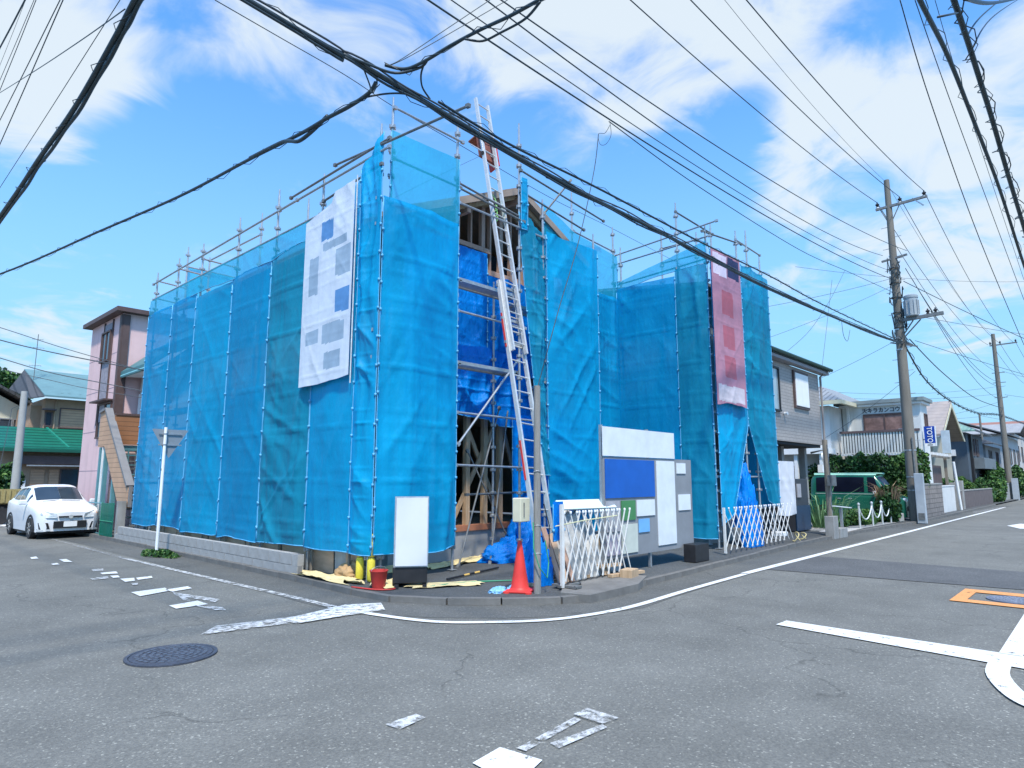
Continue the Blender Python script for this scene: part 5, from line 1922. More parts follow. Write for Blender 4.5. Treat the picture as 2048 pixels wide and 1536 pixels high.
# windscreen reaches the pillars: one wider pane
for s in (1, -1):
    hl = MB()
    P_ = [(s * .34, -.0, .60), (s * .60, .04, .60), (s * .79, .26, .68), (s * .80, .42, .80), (s * .62, .12, .78), (s * .36, .0, .70)]
    hl.prism([Vector(p) + Vector((0, -.03, 0)) for p in P_], (0, .03, 0)).build('headlight', M_HEAD, hc)
    MB().prism([Vector(p) for p in [(s * .70, .08, .69), (s * .79, .22, .70), (s * .80, .30, .77), (s * .70, .12, .76)]], (0, -.02, 0)).build('indicator', M_AMB if s > 0 else M_HEAD, hc)
    MB().prism([(s * .50, -.01, .28), (s * .74, .14, .28), (s * .77, .17, .46), (s * .56, .0, .46)], (0, -.02, 0)).build('fog_recess', M_BLACK, hc)
    MB().box((s * .93, 1.28, 1.02), (.20, .10, .14)).build('mirror', M_CARW, hc, bevel=.03)
    MB().prism([(s * .50, -.02, .24), (s * .78, .16, .22), (s * .78, .16, .26), (s * .50, -.02, .28)], (0, -.02, 0)).build('trim', M_ALU, hc)
MB().bx(-.42, .42, -.035, .0, .30, .50).build('grille', M_BLACK, hc)
MB().bx(-.30, .30, -.03, .01, .60, .64).build('upper_grille', M_BLACK, hc)
MB().bx(-.17, .17, -.05, -.036, .34, .49).build('number_plate', M_WPAINT, hc)
MB().lathe([(.055, -.052), (.055, -.035)], (0, 0, .62), 16, 'Y').build('badge', M_ALU, hc)
MB().tube([(-.5, 1.02, 1.045), (.05, 1.12, 1.08)], .008, 5).build('wiper', M_BLACK, hc)
MB().tube([(0, 1.02, 1.07), (.5, 1.05, 1.05)], .008, 5).build('wiper', M_BLACK, hc)
finish(hc, (5.08, 21.7, 0), R(2))
hc.scale = (.94, .94, .97)

# flat-bed truck at the left edge: the bed side and a wheel show
tk = empty('truck', (4.6, 34, 0), label='old flat-bed truck with a yellow-brown ribbed bed at the far left edge', cat='truck')
M_TBED = mat('faded_yellow_bed', (.34, .28, .12), .6, .2, 4, dirt=.4)
MB().bx(3.4, 6.3, 29.6, 29.7, .78, 1.28).build('bed_side', M_TBED, tk)
for k in range(18):
    MB().bx(3.5 + k * .16, 3.56 + k * .16, 29.56, 29.6, .80, 1.26).build('rib', M_TBED, tk)
MB().bx(3.4, 6.3, 29.7, 31.2, .74, .80).build('bed_floor', M_TBED, tk)
MB().bx(3.4, 6.2, 29.9, 30.9, .5, .74).build('chassis', M_BLACK, tk)
for x in (4.75, 3.2):
    w = empty('wheel', (x, 29.75, .33))
    w.parent = tk
    w.location = Vector((x, 29.75, .33)) - ORG[tk.name]
    MB().lathe([(.2, -.09), (.32, -.09), (.335, -.05), (.335, .05), (.32, .09), (.2, .09)], (x, 29.75, .335), 24, 'Y').build('tyre', M_RUB, w, smooth=True)
    MB().lathe([(.2, -.07), (.17, -.05), (.05, -.06)], (x, 29.75, .335), 16, 'Y').build('rim', M_STEELD, w)
MB().bx(1.6, 3.3, 29.65, 31.2, .45, 1.9).build('cab', M_CREAM, tk, bevel=.08)

# green kei van parked nose-out by the shop
M_VAN = mat('green_van_paint', (.012, .115, .072), .25, .04, 2, spec=.6)
M_VANR = mat('pale_green_roof', (.30, .55, .42), .4, .05, 2)
V = [row(0.02, (.55, .58, .58, .56, .40, 0), (.24, .5, .72, .80, .82, .84)),
     row(0.16, (.70, .72, .72, .69, .50, 0), (.22, .52, .80, .92, .95, .97)),
     row(0.45, (.72, .74, .74, .70, .56, 0), (.22, .52, .88, 1.02, 1.08, 1.10)),
     row(0.85, (.72, .74, .74, .71, .60, 0), (.22, .52, .92, 1.06, 1.74, 1.80), (0, 0, 0, -.1, .12, .05)),
     row(1.35, (.72, .74, .74, .71, .60, 0), (.22, .52, .94, 1.08, 1.80, 1.86)),
     row(2.55, (.72, .74, .74, .71, .60, 0), (.22, .52, .94, 1.08, 1.81, 1.88)),
     row(3.20, (.72, .74, .74, .71, .59, 0), (.22, .52, .94, 1.08, 1.78, 1.85)),
     row(3.38, (.68, .71, .71, .68, .55, 0), (.26, .52, .92, 1.05, 1.66, 1.74)),
     row(3.42, (.60, .64, .64, .62, .45, 0), (.32, .52, .88, 1.0, 1.45, 1.5))]
vcells = [('windshield', 2, 3, 4, 5, (.08, .0), False), ('windshield_side', 2, 3, 3, 4, (.3, .15), True), ('quarter_window', 3, 4, 3, 4, (.15, .12), True), ('side_window', 4, 5, 3, 4, (.03, .12), True), ('side_window', 5, 6, 3, 4, (.06, .12), True)]
vn_ = car('parked_van', 'green boxy minivan parked behind the tufts of grass', 'van', V, M_VAN, mat('tinted_glass', (.008, .01, .02), .15, .2, 2, spec=.25), vcells, [(.72, .66), (2.9, .66)], .28, .16, None, 0)
for s in (1, -1):
    MB().lathe([(.09, -.04), (.08, .05)], (s * .48, .05, .86), 16, 'Y').build('headlight', M_HEAD, vn_)
    MB().box((s * .83, 1.0, 1.14), (.14, .08, .12)).build('mirror', M_WPAINT, vn_, bevel=.02)
    for y in (1.9, 2.3):
        MB().box((s * .752, y, .90), (.02, .13, .025)).build('door_handle', M_ALU, vn_)
    MB().bx(s * .742, s * .748, 1.0, 3.2, 1.075, 1.095).build('chrome_strip', M_ALU, vn_)
    MB().prism([(s * .60, .95, 1.80), (s * .60, 3.25, 1.82), (s * .55, 3.25, 1.865), (s * .55, .95, 1.845)], (s * .012, 0, .012)).build('roof_rail', M_VANR, vn_)
MB().bx(-.35, .35, -.01, .06, .45, .62).build('grille', M_BLACK, vn_)
MB().bx(-.52, .52, .9, 3.3, 1.845, 1.905).build('roof_panel', M_VANR, vn_, bevel=.03)
finish(vn_, (28.9, 5.98, -.02), R(0))

# ================================================================== RIGHT-HAND STREET
M_TILE = lined('grey_wall_tile', (.34, .315, .295), 'Z', .095, depth=.5, dark=.62, width=.14, brick=.30)
M_TROOF = mat('dark_teal_roof', (.03, .055, .05), .55, .2, 3)
gh = empty('grey_tiled_house', (20, 7.3, 0), label='two-storey grey tiled house overhanging its dark garage beside the blue sheets', cat='house')
body(gh, 17.6, 22.45, 7.0, 14, 2.74, 5.06, M_TILE, name='upper_wall')
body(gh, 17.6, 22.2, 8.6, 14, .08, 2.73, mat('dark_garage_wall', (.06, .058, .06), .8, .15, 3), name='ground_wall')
MB().bx(22.452, 23.4, 7.5, 12, 2.9, 4.15).build('side_wall', M_TILE, gh)
MB().prism([(17.3, 6.75, 5.18), (22.95, 6.75, 5.18), (22.95, 6.75, 5.32), (17.3, 6.75, 5.32)], (0, 3.9, 1.2)).build('roof', M_TROOF, gh)
MB().prism([(17.3, 14.55, 5.18), (22.95, 14.55, 5.18), (22.95, 14.55, 5.32), (17.3, 14.55, 5.32)], (0, -3.9, 1.2)).build('roof', M_TROOF, gh)
MB().bx(17.3, 22.9, 6.78, 7.0, 5.08, 5.17).build('soffit', mat('grey_soffit', (.30, .30, .32), .7, .05), gh)
MB().tube([(17.3, 6.71, 5.26), (22.98, 6.71, 5.25)], .055, 8).build('gutter', mat('green_gutter', (.025, .07, .055), .5), gh)
MB().tube([(22.7, 6.72, 5.2), (22.5, 6.94, 5.0), (22.5, 6.94, 2.6), (22.5, 7.4, 2.5)], .035, 8).build('downpipe', mat('grey_brown_pipe', (.25, .23, .22), .6), gh)
win(gh, (17.9, 7.0, 3.62), (18.85, 7.0, 4.82), (0, -1, 0), frame=M_BLACK, glass=M_GLASSL, bars=1)
MB().bx(20.15, 21.25, 6.92, 6.998, 3.86, 4.87).build('shutter', M_WPAINT, gh)
MB().bx(20.07, 21.33, 6.94, 6.99, 3.79, 4.95).build('shutter_frame', M_BROWN, gh)
MB().lathe([(.05, -.1), (.05, 0)], (19.2, 6.98, 3.54), 10, 'Y').build('vent', M_WPAINT, gh)
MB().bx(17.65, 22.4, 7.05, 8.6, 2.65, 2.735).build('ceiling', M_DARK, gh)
for x in (20.2, 22.2):
    MB().bx(x, x + .2, 7.5, 7.7, .08, 2.65).build('pillar', M_CONC, gh)
fb = empty('flag_banner', (18.9, 7.0, .09), label='white vertical banner on a pole in front of the dark garage', cat='banner')
MB().tube([(18.35, 7.0, .09), (18.35, 7.0, 2.35)], .015, 8).build('pole', M_STEEL, fb)
sheet('cloth', mat('white_flag_cloth', (.62, .64, .68), .6, .06, 3), (18.38, 7.0), (19.6, 6.95), .65, 2.15, nR, seed=60, amp=.05, pleat=.7, res=.06, parent=fb)
MB().box((18.35, 7.0, .15), (.35, .35, .12)).build('base', M_WPAINT, fb, bevel=.02)
dk = empty('dark_machine', (20.6, 7.3, .09), label='dark cabinet with a navy lower half standing in the garage mouth', cat='cabinet')
MB().bx(19.95, 21.1, 7.1, 7.8, .1, 1.65).build('upper_case', mat('dark_grey_case', (.035, .04, .05), .5, .1, 3), dk, bevel=.02)
MB().bx(19.93, 21.12, 7.07, 7.095, .12, .85).build('lower_door', mat('navy_door', (.01, .035, .08), .4), dk)
MB().bx(20.1, 20.4, 7.06, 7.093, 1.1, 1.5).build('panel', M_PGREY, dk)

mp_ = empty('meter_post', (19.5, 5.98, 0), label='weathered timber service post with a concrete block foot by the garage', cat='service post')
MB().tube([(19.6, 6.05, 0), (19.62, 6.05, 2.75)], .07, 10).build('pole', M_OLDW, mp_)
MB().bx(19.35, 19.75, 5.88, 6.12, .0, .62).build('foot_block', M_CONC, mp_, bevel=.01)
MB().bx(19.42, 19.75, 5.85, 6.0, 1.45, 1.75).build('meter', M_STEELD, mp_, bevel=.01)
MB().bx(19.75, 20.45, 5.85, 6.15, .0, .26).build('step_block', M_CONC, mp_, bevel=.01)
MB().tube([(19.45, 5.95, 2.6), (19.38, 5.9, 1.9), (19.45, 5.9, 1.3), (19.35, 5.92, .9), (19.5, 5.9, .7)], .012, 5).build('loose_cable', M_CABLEG, mp_)
MB().tube([(19.8, 6.05, 0), (19.82, 6.05, 2.5)], .02, 6).build('conduit', M_STEEL, mp_)
for (x, lb) in ((18.9, 'round white parabolic meter dial on a rack behind the service post'),):
    e = empty('service_rack', (22.3, 7.0, 0), label='pale gas meter and pipes mounted beside the garage', cat='meter rack')
    MB().lathe([(.14, -.02), (.14, .03)], (22.3, 6.95, 2.35), 18, 'Y').build('dial', M_WPAINT, e)
    MB().bx(22.15, 22.45, 6.95, 7.1, 1.85, 2.1).build('case', M_WPAINT, e)
    MB().tube([(22.6, 7, .1), (22.6, 7, 2.8)], .03, 6).build('pipe', M_STEEL, e)

# paving, chain posts, grass
for k, (x0, x1, y0, y1) in enumerate(((19.95, 21.7, 6.2, 7.1), (21.75, 23.4, 6.3, 7.6), (23.5, 26.5, 6.4, 8.0))):
    pass
MB().quad((20.6, 6.05, .094), (23.0, 6.12, .094), (22.6, 6.9, .094), (20.6, 6.7, .094)).build('white_slab', mat('white_slab', (.50, .48, .46), .7), kind='structure')
MB().quad((21.0, 6.2, .090), (28, 6.0, .090), (28, 9, .090), (21.0, 9, .090)).build('forecourt', M_CONC, kind='structure')
chp = []
for i, (px_, lb) in enumerate(((22.9, 'first stainless chain post, nearest the camera, before the shop garden'), (24.4, 'second stainless chain post before the shop garden'),
                               (25.6, 'third stainless chain post before the shop garden'), (26.75, 'fourth stainless chain post, nearest the utility pole'))):
    e = empty('chain_post', (px_, 6.18, .09), label=lb, cat='chain post', group='chain posts along the shop garden')
    MB().tube([(px_, 6.18, .09), (px_, 6.18, .80)], .032, 10).build('post', M_ALU, e)
    MB().lathe([(.0, .80), (.04, .82), (.045, .85), (.03, .885), (.005, .895)], (px_, 6.18, 0), 12).build('cap', M_ALU, e, smooth=True)
    chp.append(px_)
for i in range(3):
    a, b_ = chp[i], chp[i + 1]
    pts = [(a + (b_ - a) * t, 6.18, .76 - .42 * 4 * t * (1 - t)) for t in np.linspace(0, 1, 13)]
    MB().tube(pts, .020, 6).build('chain', M_WPLAIN, smooth='all', label=('left', 'middle', 'right')[i] + ' white chain sagging between the stainless posts', cat='chain', group='white chains between posts')
e = empty('low_rail', (21.4, 6.3, .09), label='white slanting board on a short leg beside the service post', cat='low board')
MB().beam((20.5, 6.2, .86), (22.6, 6.35, .74), .10, .03).build('board', M_WPAINT, e)
MB().bx(21.4, 21.47, 6.25, 6.32, .09, .78).build('leg', M_STEEL, e)
blades('tall clump of arching pale green blades left of the chain posts', (22.6, 7.2, .08), .55, 130, 1.5, 3, (.13, .26, .10), lean=.75)
bush('low bright green ground shrub behind the chain posts', [(24.6, 6.9, .3, 1.1, .5, .32), (25.8, 6.8, .28, .9, .45, .30), (23.6, 7.0, .25, .7, .4, .22)], 5000, .07, 31, weights=(.2, .45, .35))
bush('round dark shrub hiding the nose of the green van', [(27.0, 6.35, .62, .55, .42, .62), (27.3, 6.3, 1.05, .42, .35, .4)], 4200, .075, 32, weights=(.7, .25, .05))
blades('tuft of reddish-tipped grass above the dark shrub', (27.1, 6.3, .75), .35, 110, .95, 5, (.34, .22, .13), lean=.7)
blades('small grass tuft at the foot of the second chain post', (25.0, 6.5, .08), .3, 60, .45, 7, (.12, .24, .06))
bx_ = MB().bx(27.3, 27.9, 6.0, 6.3, .09, .38)
bx_.build('stone_block', mat('pale_stone', (.45, .43, .38), .8, .1, 5, .3), bevel=.02, label='small pale stone block at the foot of the utility pole', cat='stone')

hd = bush('long dark clipped hedge behind the green van', [(31, 9.3, 1.7, .8, .8, 1.1), (31, 8.3, 1.8, .8, .85, 1.0), (31, 7.4, 1.75, .8, .8, 1.1), (31, 9.9, 1.2, .8, .6, 1.1), (31.2, 8.0, 1.2, 1, 1.4, 1.0)], 17000, .085, 33, cat='hedge', name='hedge',
          weights=(.66, .28, .06))
bush('brighter bushy shrub right of the hedge and behind the utility pole', [(31.6, 6.75, 1.9, .7, .6, .9), (31.8, 6.4, 2.3, .5, .45, .6), (31.4, 6.6, 1.1, .6, .55, .9), (32.4, 6.2, 2.0, .45, .35, 1.0)], 11000, .085, 34,
     weights=(.35, .45, .20))

# ---- white stucco house and the shop
wh = empty('white_house', (32, 9.5, 0), label='white stucco house with a grey tiled roof between the grey house and the shop', cat='house')
body(wh, 31.2, 38, 9.35, 14, 0, 4.95, M_STUC)
M_KAW = lined('grey_roof_tiles', (.27, .28, .29), 'Y', .26, depth=1, dark=.45, width=.25, rough=.4)
MB().prism([(30.7, 8.7, 5.05), (30.7, 15, 5.05), (33.8, 13, 6.1), (33.8, 10.4, 6.1)], (0, 0, .1)).build('roof', M_KAW, wh)
MB().prism([(30.7, 8.7, 5.05), (33.8, 10.4, 6.1), (36, 10.4, 6.1), (39, 8.7, 5.05)], (0, 0, .1)).build('roof', M_KAW, wh)
MB().bx(30.6, 39, 8.6, 8.75, 4.95, 5.12).build('fascia', M_CREAM, wh)
MB().bx(30.6, 30.75, 8.75, 15, 4.95, 5.12).build('fascia', M_CREAM, wh)
MB().bx(30.3, 31.2, 9.2, 12, 2.75, 3.0).build('porch_roof', M_WPAINT, wh)
for y in (9.5, 10.6):
    MB().bx(30.4, 30.55, y, y + .15, 0, 2.75).build('porch_post', M_WPAINT, wh)
win(wh, (31.2, 10.6, .9), (31.2, 11.6, 2.2), (-1, 0, 0), bars=1)

sh = empty('shop', (33, 7.6, 0), label='white flat-roofed shop with a sign in dark letters above its upstairs window', cat='shop')
M_SHOP = mat('white_shop_wall', (.66, .67, .64), .7, .05, 1.5, dirt=.25)
body(sh, 33.0, 34.4, 6.12, 9.3, 0, 5.0, M_SHOP)
MB().bx(32.75, 34.6, 5.9, 9.6, 5.06, 5.22).build('roof', mat('grey_green_flat_roof', (.22, .26, .26), .6), sh)
MB().bx(32.85, 34.5, 6.0, 9.4, 4.95, 5.055).build('cornice', M_WPAINT, sh)
MB().bx(32.92, 32.996, 9.0, 9.1, 0, 4.95).build('downpipe', M_WPAINT, sh)
wn_ = win(sh, (33.0, 6.72, 3.84), (33.0, 8.35, 4.54), (-1, 0, 0), frame=M_BROWN, glass=mat('brown_curtained_glass', (.24, .15, .13), .25, .5, 2.5), bars=1, fw=.06)
win(sh, (33.7, 6.12, 3.6), (34.1, 6.12, 4.5), (0, -1, 0), bars=1, glass=M_GLASSL)
bal = empty('balcony', (32.2, 7.6, 2.1))
bal.parent = sh
bal.location = Vector((32.2, 7.6, 2.1)) - ORG[sh.name]
MB().bx(32.15, 32.25, 6.05, 9.25, 3.70, 3.80).build('hand_rail', mat('brown_rail', (.13, .09, .09), .6), bal)
MB().bx(32.2, 33.0, 6.1, 9.25, 2.68, 2.78).build('balcony_floor', M_WPAINT, bal)
slat = MB().box((0, 0, 0), (.02, .075, .98)).mesh('slat', M_SHOP)
y = 6.1
while y < 9.25:
    inst('slat', slat, bal, (32.2, y, 3.22))
    y += .118
for x in (32.32, 32.44, 32.56, 32.68, 32.8, 32.92):
    inst('slat', slat, bal, (x, 6.08, 3.22), (0, 0, R(90)))
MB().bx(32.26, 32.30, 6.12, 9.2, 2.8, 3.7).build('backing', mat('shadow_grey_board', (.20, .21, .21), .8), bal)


def text(s, size, loc, right, up, m, parent, name='lettering', depth=.012, sx_=1.0, shear=0):
    cu = bpy.data.curves.new(name, 'FONT')
    cu.body = s
    cu.size = size
    cu.align_x = 'CENTER'
    cu.align_y = 'CENTER'
    cu.extrude = depth
    cu.offset = size * .012
    cu.shear = shear
    tmp = bpy.data.objects.new(name, cu)
    sc.collection.objects.link(tmp)
    bpy.context.view_layer.update()
    me = bpy.data.meshes.new_from_object(tmp.evaluated_get(bpy.context.evaluated_depsgraph_get()))
    bpy.data.objects.remove(tmp)
    me.materials.clear()
    me.materials.append(m)
    o = bpy.data.objects.new(name, me)
    sc.collection.objects.link(o)
    r_, u_ = Vector(right), Vector(up)
    M4 = Matrix((r_ * sx_, u_, r_.cross(u_))).transposed().to_4x4()
    o.parent = parent
    M4.translation = Vector(loc) - (ORG[parent.name] if parent else Vector((0, 0, 0)))
    o.matrix_local = M4
    return o


M_LET = mat('black_lettering', (.03, .03, .035), .5)
text('天キラカンコウ', .25, (32.985, 7.66, 4.75), (0, -1, 0), (0, 0, 1), M_LET, sh, sx_=.90)

ts = empty('blue_sign', (32.6, 5.9, 3.2), label='blue projecting sign with white letters standing out from the shop front', cat='sign')
p0, p1 = sv(1847, 853, X=32.6), sv(1872, 892, X=32.6)
yL, yR, zt_, zb_ = p0.y, p1.y, p0.z, p1.z
MB().bx(32.6, 32.68, yR, yL, zb_ + .13, zt_).build('panel', mat('sign_blue', (.012, .06, .36), .4), ts)
MB().bx(32.6, 32.68, yR, yL, zb_, zb_ + .125).build('lower_panel', M_WPAINT, ts)
MB().bx(32.59, 32.69, yR - .03, yR - .002, zb_, zt_).build('frame', M_WPAINT, ts)
text('TOTO', .27, (32.59, (yL + yR) / 2, (zt_ + zb_) / 2 + .06), (0, 0, -1), (0, -1, 0), M_WPLAIN, ts, sx_=.88)
MB().bx(32.594, 32.599, yR + .1, yL - .1, zb_ + .04, zb_ + .07).build('print', M_BLACK, ts)
MB().tube([(32.65, yL, zb_ + .3), (33.1, 6.2, zb_ + .3)], .025, 6).build('bracket', M_STEEL, ts)
wsn = empty('blank_sign', (39, 6.2, 3), label='blank pale projecting sign right of the blue sign', cat='sign')
p0, p1 = sv(1881, 861, X=38.8), sv(1902, 906, X=38.8)
MB().bx(38.8, 38.95, p1.y, p0.y, p1.z, p0.z).build('panel', mat('pale_sign', (.45, .52, .55), .5), wsn)
MB().tube([(38.88, p0.y, p0.z - .3), (38.88, 6.9, p0.z - .3)], .03, 6).build('bracket', M_STEEL, wsn)

# ---- pergola / bicycle shed front and walls right of the pole
M_STW = lined('stone_garden_wall', (.24, .20, .175), 'Z', .20, depth=1, dark=.5, width=.12, brick=.45, var=.25)
for (x0, x1, y, h, m, nm, lb) in ((31.2, 34.9, 5.90, 1.40, M_STW, 'stone_wall', 'brown stone-faced garden wall right of the utility pole'),
                                 (35.1, 39.2, 6.1, 1.28, M_STUC, 'white_wall', 'pale plastered wall right of the stone-faced wall'),
                                 (40.6, 52.5, 6.12, 1.0, mat('dark_block_wall', (.13, .105, .10), .85, .2, 3, .3, 40), 'dark_wall', 'low dark brown garden wall before the slate house'),
                                 (60.5, 63.5, 6.3, 1.25, M_CONC, 'far_wall', 'short concrete wall at the foot of the second utility pole')):
    e = empty(nm, (x0, y, 0), label=lb, cat='wall')
    MB().bx(x0, x1, y, y + .15, 0, h).build('wall_body', m, e)
    MB().bx(x0 - .02, x1 + .02, y - .02, y + .17, h + .003, h + .06).build('coping', M_CONC if m is not M_STUC else M_STUC, e)
for (x, h, lb) in ((40.0, 1.45, 'square concrete gate post at the left end of the dark wall'), (41.2, 1.55, 'second concrete gate post beside the dark wall')):
    MB().bx(x, x + .4, 6.05, 6.45, 0, h).build('gate_post', M_CONC, bevel=.02, label=lb, cat='gate post')
pg = empty('pergola', (35.5, 6.4, 0), label='weathered white pergola over the pale wall right of the shop', cat='pergola')
for x in (33.9, 35.6, 39.3):
    MB().bx(x, x + .12, 6.35, 6.47, 0, 2.75).build('post', M_STUC if x < 35 else M_OLDW, pg)
for k in range(7):
    MB().bx(34.0 + k * .85, 34.1 + k * .85, 6.1, 7.6, 2.75, 2.87).build('rafter', M_WPAINT, pg)
for y in (6.2, 7.4):
    MB().bx(33.8, 39.6, y, y + .1, 2.66, 2.75).build('beam', M_OLDW, pg)
MB().bx(35.3, 39.0, 6.55, 6.6, .1, 2.3).build('back_screen', M_BROWN, pg)
MB().bx(34.0, 34.9, 6.50, 6.56, 1.4, 3.0).build('white_pier', M_STUC, pg)
MB().tube([(39.6, 5.95, .1), (39.3, 6.05, 2.5)], .06, 8).build('pole_guard', M_WPAINT, label='white striped guard pole leaning before the pergola', cat='guard pole')

gbh = empty('gable_house', (44, 9, 0), label='beige house with a tan roof and a steep yellow gable', cat='house')
body(gbh, 42.3, 47.6, 7.4, 13.5, 0, 4.2, mat('pale_yellow_stucco', (.42, .38, .29), .8, .06, 2), peak=5.7)
M_TANR = lined('tan_shingle_roof', (.34, .285, .25), 'Z', .22, dark=.8)
gable(gbh, 41.4, 48.5, 6.75, 14, 3.95, 6.05, M_TANR, t=.12)
MB().prism([(41.4, 6.73, 3.93), (44.95, 6.73, 6.03), (44.95, 6.73, 5.8), (41.75, 6.73, 3.93)], (0, .05, 0)).build('bargeboard', M_CREAM, gbh)
MB().prism([(48.5, 6.73, 3.93), (44.95, 6.73, 6.03), (44.95, 6.73, 5.8), (48.15, 6.73, 3.93)], (0, .05, 0)).build('bargeboard', M_CREAM, gbh)
win(gbh, (42.3, 8.0, 2.6), (42.3, 8.8, 3.5), (-1, 0, 0))

M_SLT = mat('slate_blue_cladding', (.075, .10, .125), .7, .08, 1.5)
slh = empty('slate_house', (52, 9, 0), label='slate-blue house with a light green hipped roof beyond the gable house', cat='house')
body(slh, 50.0, 56.8, 6.9, 13, 0, 4.6, M_SLT)
MB().prism([(49.4, 6.3, 4.6), (49.4, 13.6, 4.6), (52.0, 10.0, 6.6)], (0, 0, .1)).build('roof', mat('pale_green_roof_slate', (.20, .33, .27), .5), slh)
MB().prism([(49.4, 6.3, 4.6), (52, 10, 6.6), (55, 10, 6.6), (57.4, 6.3, 4.6)], (0, 0, .1)).build('roof', M_DKR, slh)
win(slh, (51.6, 6.9, 3.2), (52.8, 6.9, 4.3), (0, -1, 0), bars=1)
win(slh, (53.6, 6.9, 3.2), (54.4, 6.9, 4.3), (0, -1, 0), glass=M_GLASSL)
MB().bx(51.2, 56.4, 6.2, 6.88, 2.3, 3.0).build('balcony', mat('slate_balcony', (.14, .165, .18), .7), slh)
win(slh, (51.8, 6.9, .5), (52.6, 6.9, 2.0), (0, -1, 0), glass=M_WPAINT)
win(slh, (54, 6.9, .5), (54.9, 6.9, 2.0), (0, -1, 0), glass=M_WPAINT)
MB().bx(50.9, 51.2, 6.75, 6.88, .1, 4.5).build('downpipe', M_BLACK, slh)
MB().bx(49.7, 49.98, 7.5, 8.0, 3.1, 3.5).build('outdoor_unit', M_WPAINT, slh)
h5 = empty('grey_far_house', (66, 9, 0), label='grey two-storey house with a dark hipped roof behind the second pole', cat='house')
body(h5, 60.5, 69, 7.2, 14, 0, 4.2, mat('mid_grey_stucco', (.24, .235, .24), .8, .06, 2))
MB().prism([(59.8, 6.6, 4.2), (59.8, 14.6, 4.2), (63.5, 10.5, 6.0)], (0, 0, .1)).build('roof', M_DKR, h5)
MB().prism([(59.8, 6.6, 4.2), (63.5, 10.5, 6.0), (66, 10.5, 6.0), (69.8, 6.6, 4.2)], (0, 0, .1)).build('roof', M_DKR, h5)
win(h5, (62, 7.2, 2.8), (63.4, 7.2, 3.8), (0, -1, 0))
win(h5, (66, 7.2, 2.8), (67.2, 7.2, 3.8), (0, -1, 0))
win(h5, (66, 7.2, 1.0), (67.2, 7.2, 2.0), (0, -1, 0), glass=M_GLASSL)
far = [((76, 86, 7.4, 16), 5.6, 7.4, (.42, .43, .43), 'pale grey house with a wide roof, far along the right street'), ((90, 102, 8.0, 20), 6.6, 8.0, (.50, .48, .45), 'tall cream block at the far right edge'),
       ((70, 80, 18, 26), 6.6, 8.2, (.40, .20, .14), 'brick-red roofed house far behind the slate house'), ((108, 122, 9, 24), 8.4, 9.6, (.40, .36, .34), 'broad brownish block at the end of the right street'),
       ((130, 150, 12, 40), 9.5, 10.5, (.5, .5, .5), 'long pale building on the horizon at the end of the right street')]
for i, ((x0, x1, y0, y1), z, zr, c_, lb) in enumerate(far):
    e = empty('distant_house', (x0, y0, 0), label=lb, cat='house')
    body(e, x0, x1, y0, y1, 0, z, mat('far_wall_%d' % i, c_, .8, .06, 1))
    gable(e, x0 - .6, x1 + .6, y0 - .6, y1 + .6, z, zr, mat('far_roof_%d' % i, ((.13, .14, .15), (.30, .30, .30), (.42, .15, .09), (.30, .14, .10), (.25, .26, .28))[i], .7, .1, 1), axis=('X', 'Y')[i % 2])
    for k in range(3):
        xx = x0 + (x1 - x0) * (k + .5) / 3.2
        win(e, (xx, y0, z * .55), (xx + 1.2, y0, z * .8), (0, -1, 0), bars=0)
        yy = y0 + (y1 - y0) * (k + .3) / 3.2
        win(e, (x0, yy, z * .55), (x0, yy + 1.2, z * .8), (-1, 0, 0), bars=0)
bush('big spreading garden shrub before the grey house and second pole', [(55.5, 6.5, 1.6, 1.9, .5, .9), (58, 6.5, 2.0, 1.6, .5, .9), (60.5, 6.7, 1.7, 1.7, .5, .9), (57, 6.3, .8, 2.5, .4, .8)], 9000, .12, 41, weights=(.4, .42, .18))
bush('small bright round shrub above the dark garden wall', [(45.5, 6.75, 1.35, .9, .45, .45), (47, 6.7, 1.2, .7, .4, .35)], 3500, .09, 42, weights=(.15, .45, .4))
bush('low shrub at the left end of the dark garden wall', [(41.5, 6.9, 1.3, 1.0, .5, .4)], 2000, .09, 43, weights=(.35, .45, .2))
bush('dark garden bush between the slate house and the wall', [(51, 6.55, .9, 2.2, .3, .9), (54, 6.5, .8, 1.4, .4, .8)], 4000, .11, 44, weights=(.6, .3, .1))
bush('distant street greenery at the right edge', [(68, 6.2, 1.6, 1.5, .5, 1.3), (72, 6.3, 1.4, 2.0, .5, 1.2)], 4000, .14, 45)

# ================================================================== POLES
M_PCON = mat('pole_concrete', (.18, .165, .14), .85, .14, 2.5, .3, 40, stretch=(3, 3, .4), dirt=.4)
M_INS = mat('brown_insulator', (.035, .03, .03), .3)


def insulator(mb, x, y, z):
    mb.lathe([(.02, z), (.03, z + .02), (.055, z + .05), (.055, z + .08), (.03, z + .10), (.07, z + .13), (.075, z + .17), (.03, z + .2), (.025, z + .25)], (x, y, 0), 10)


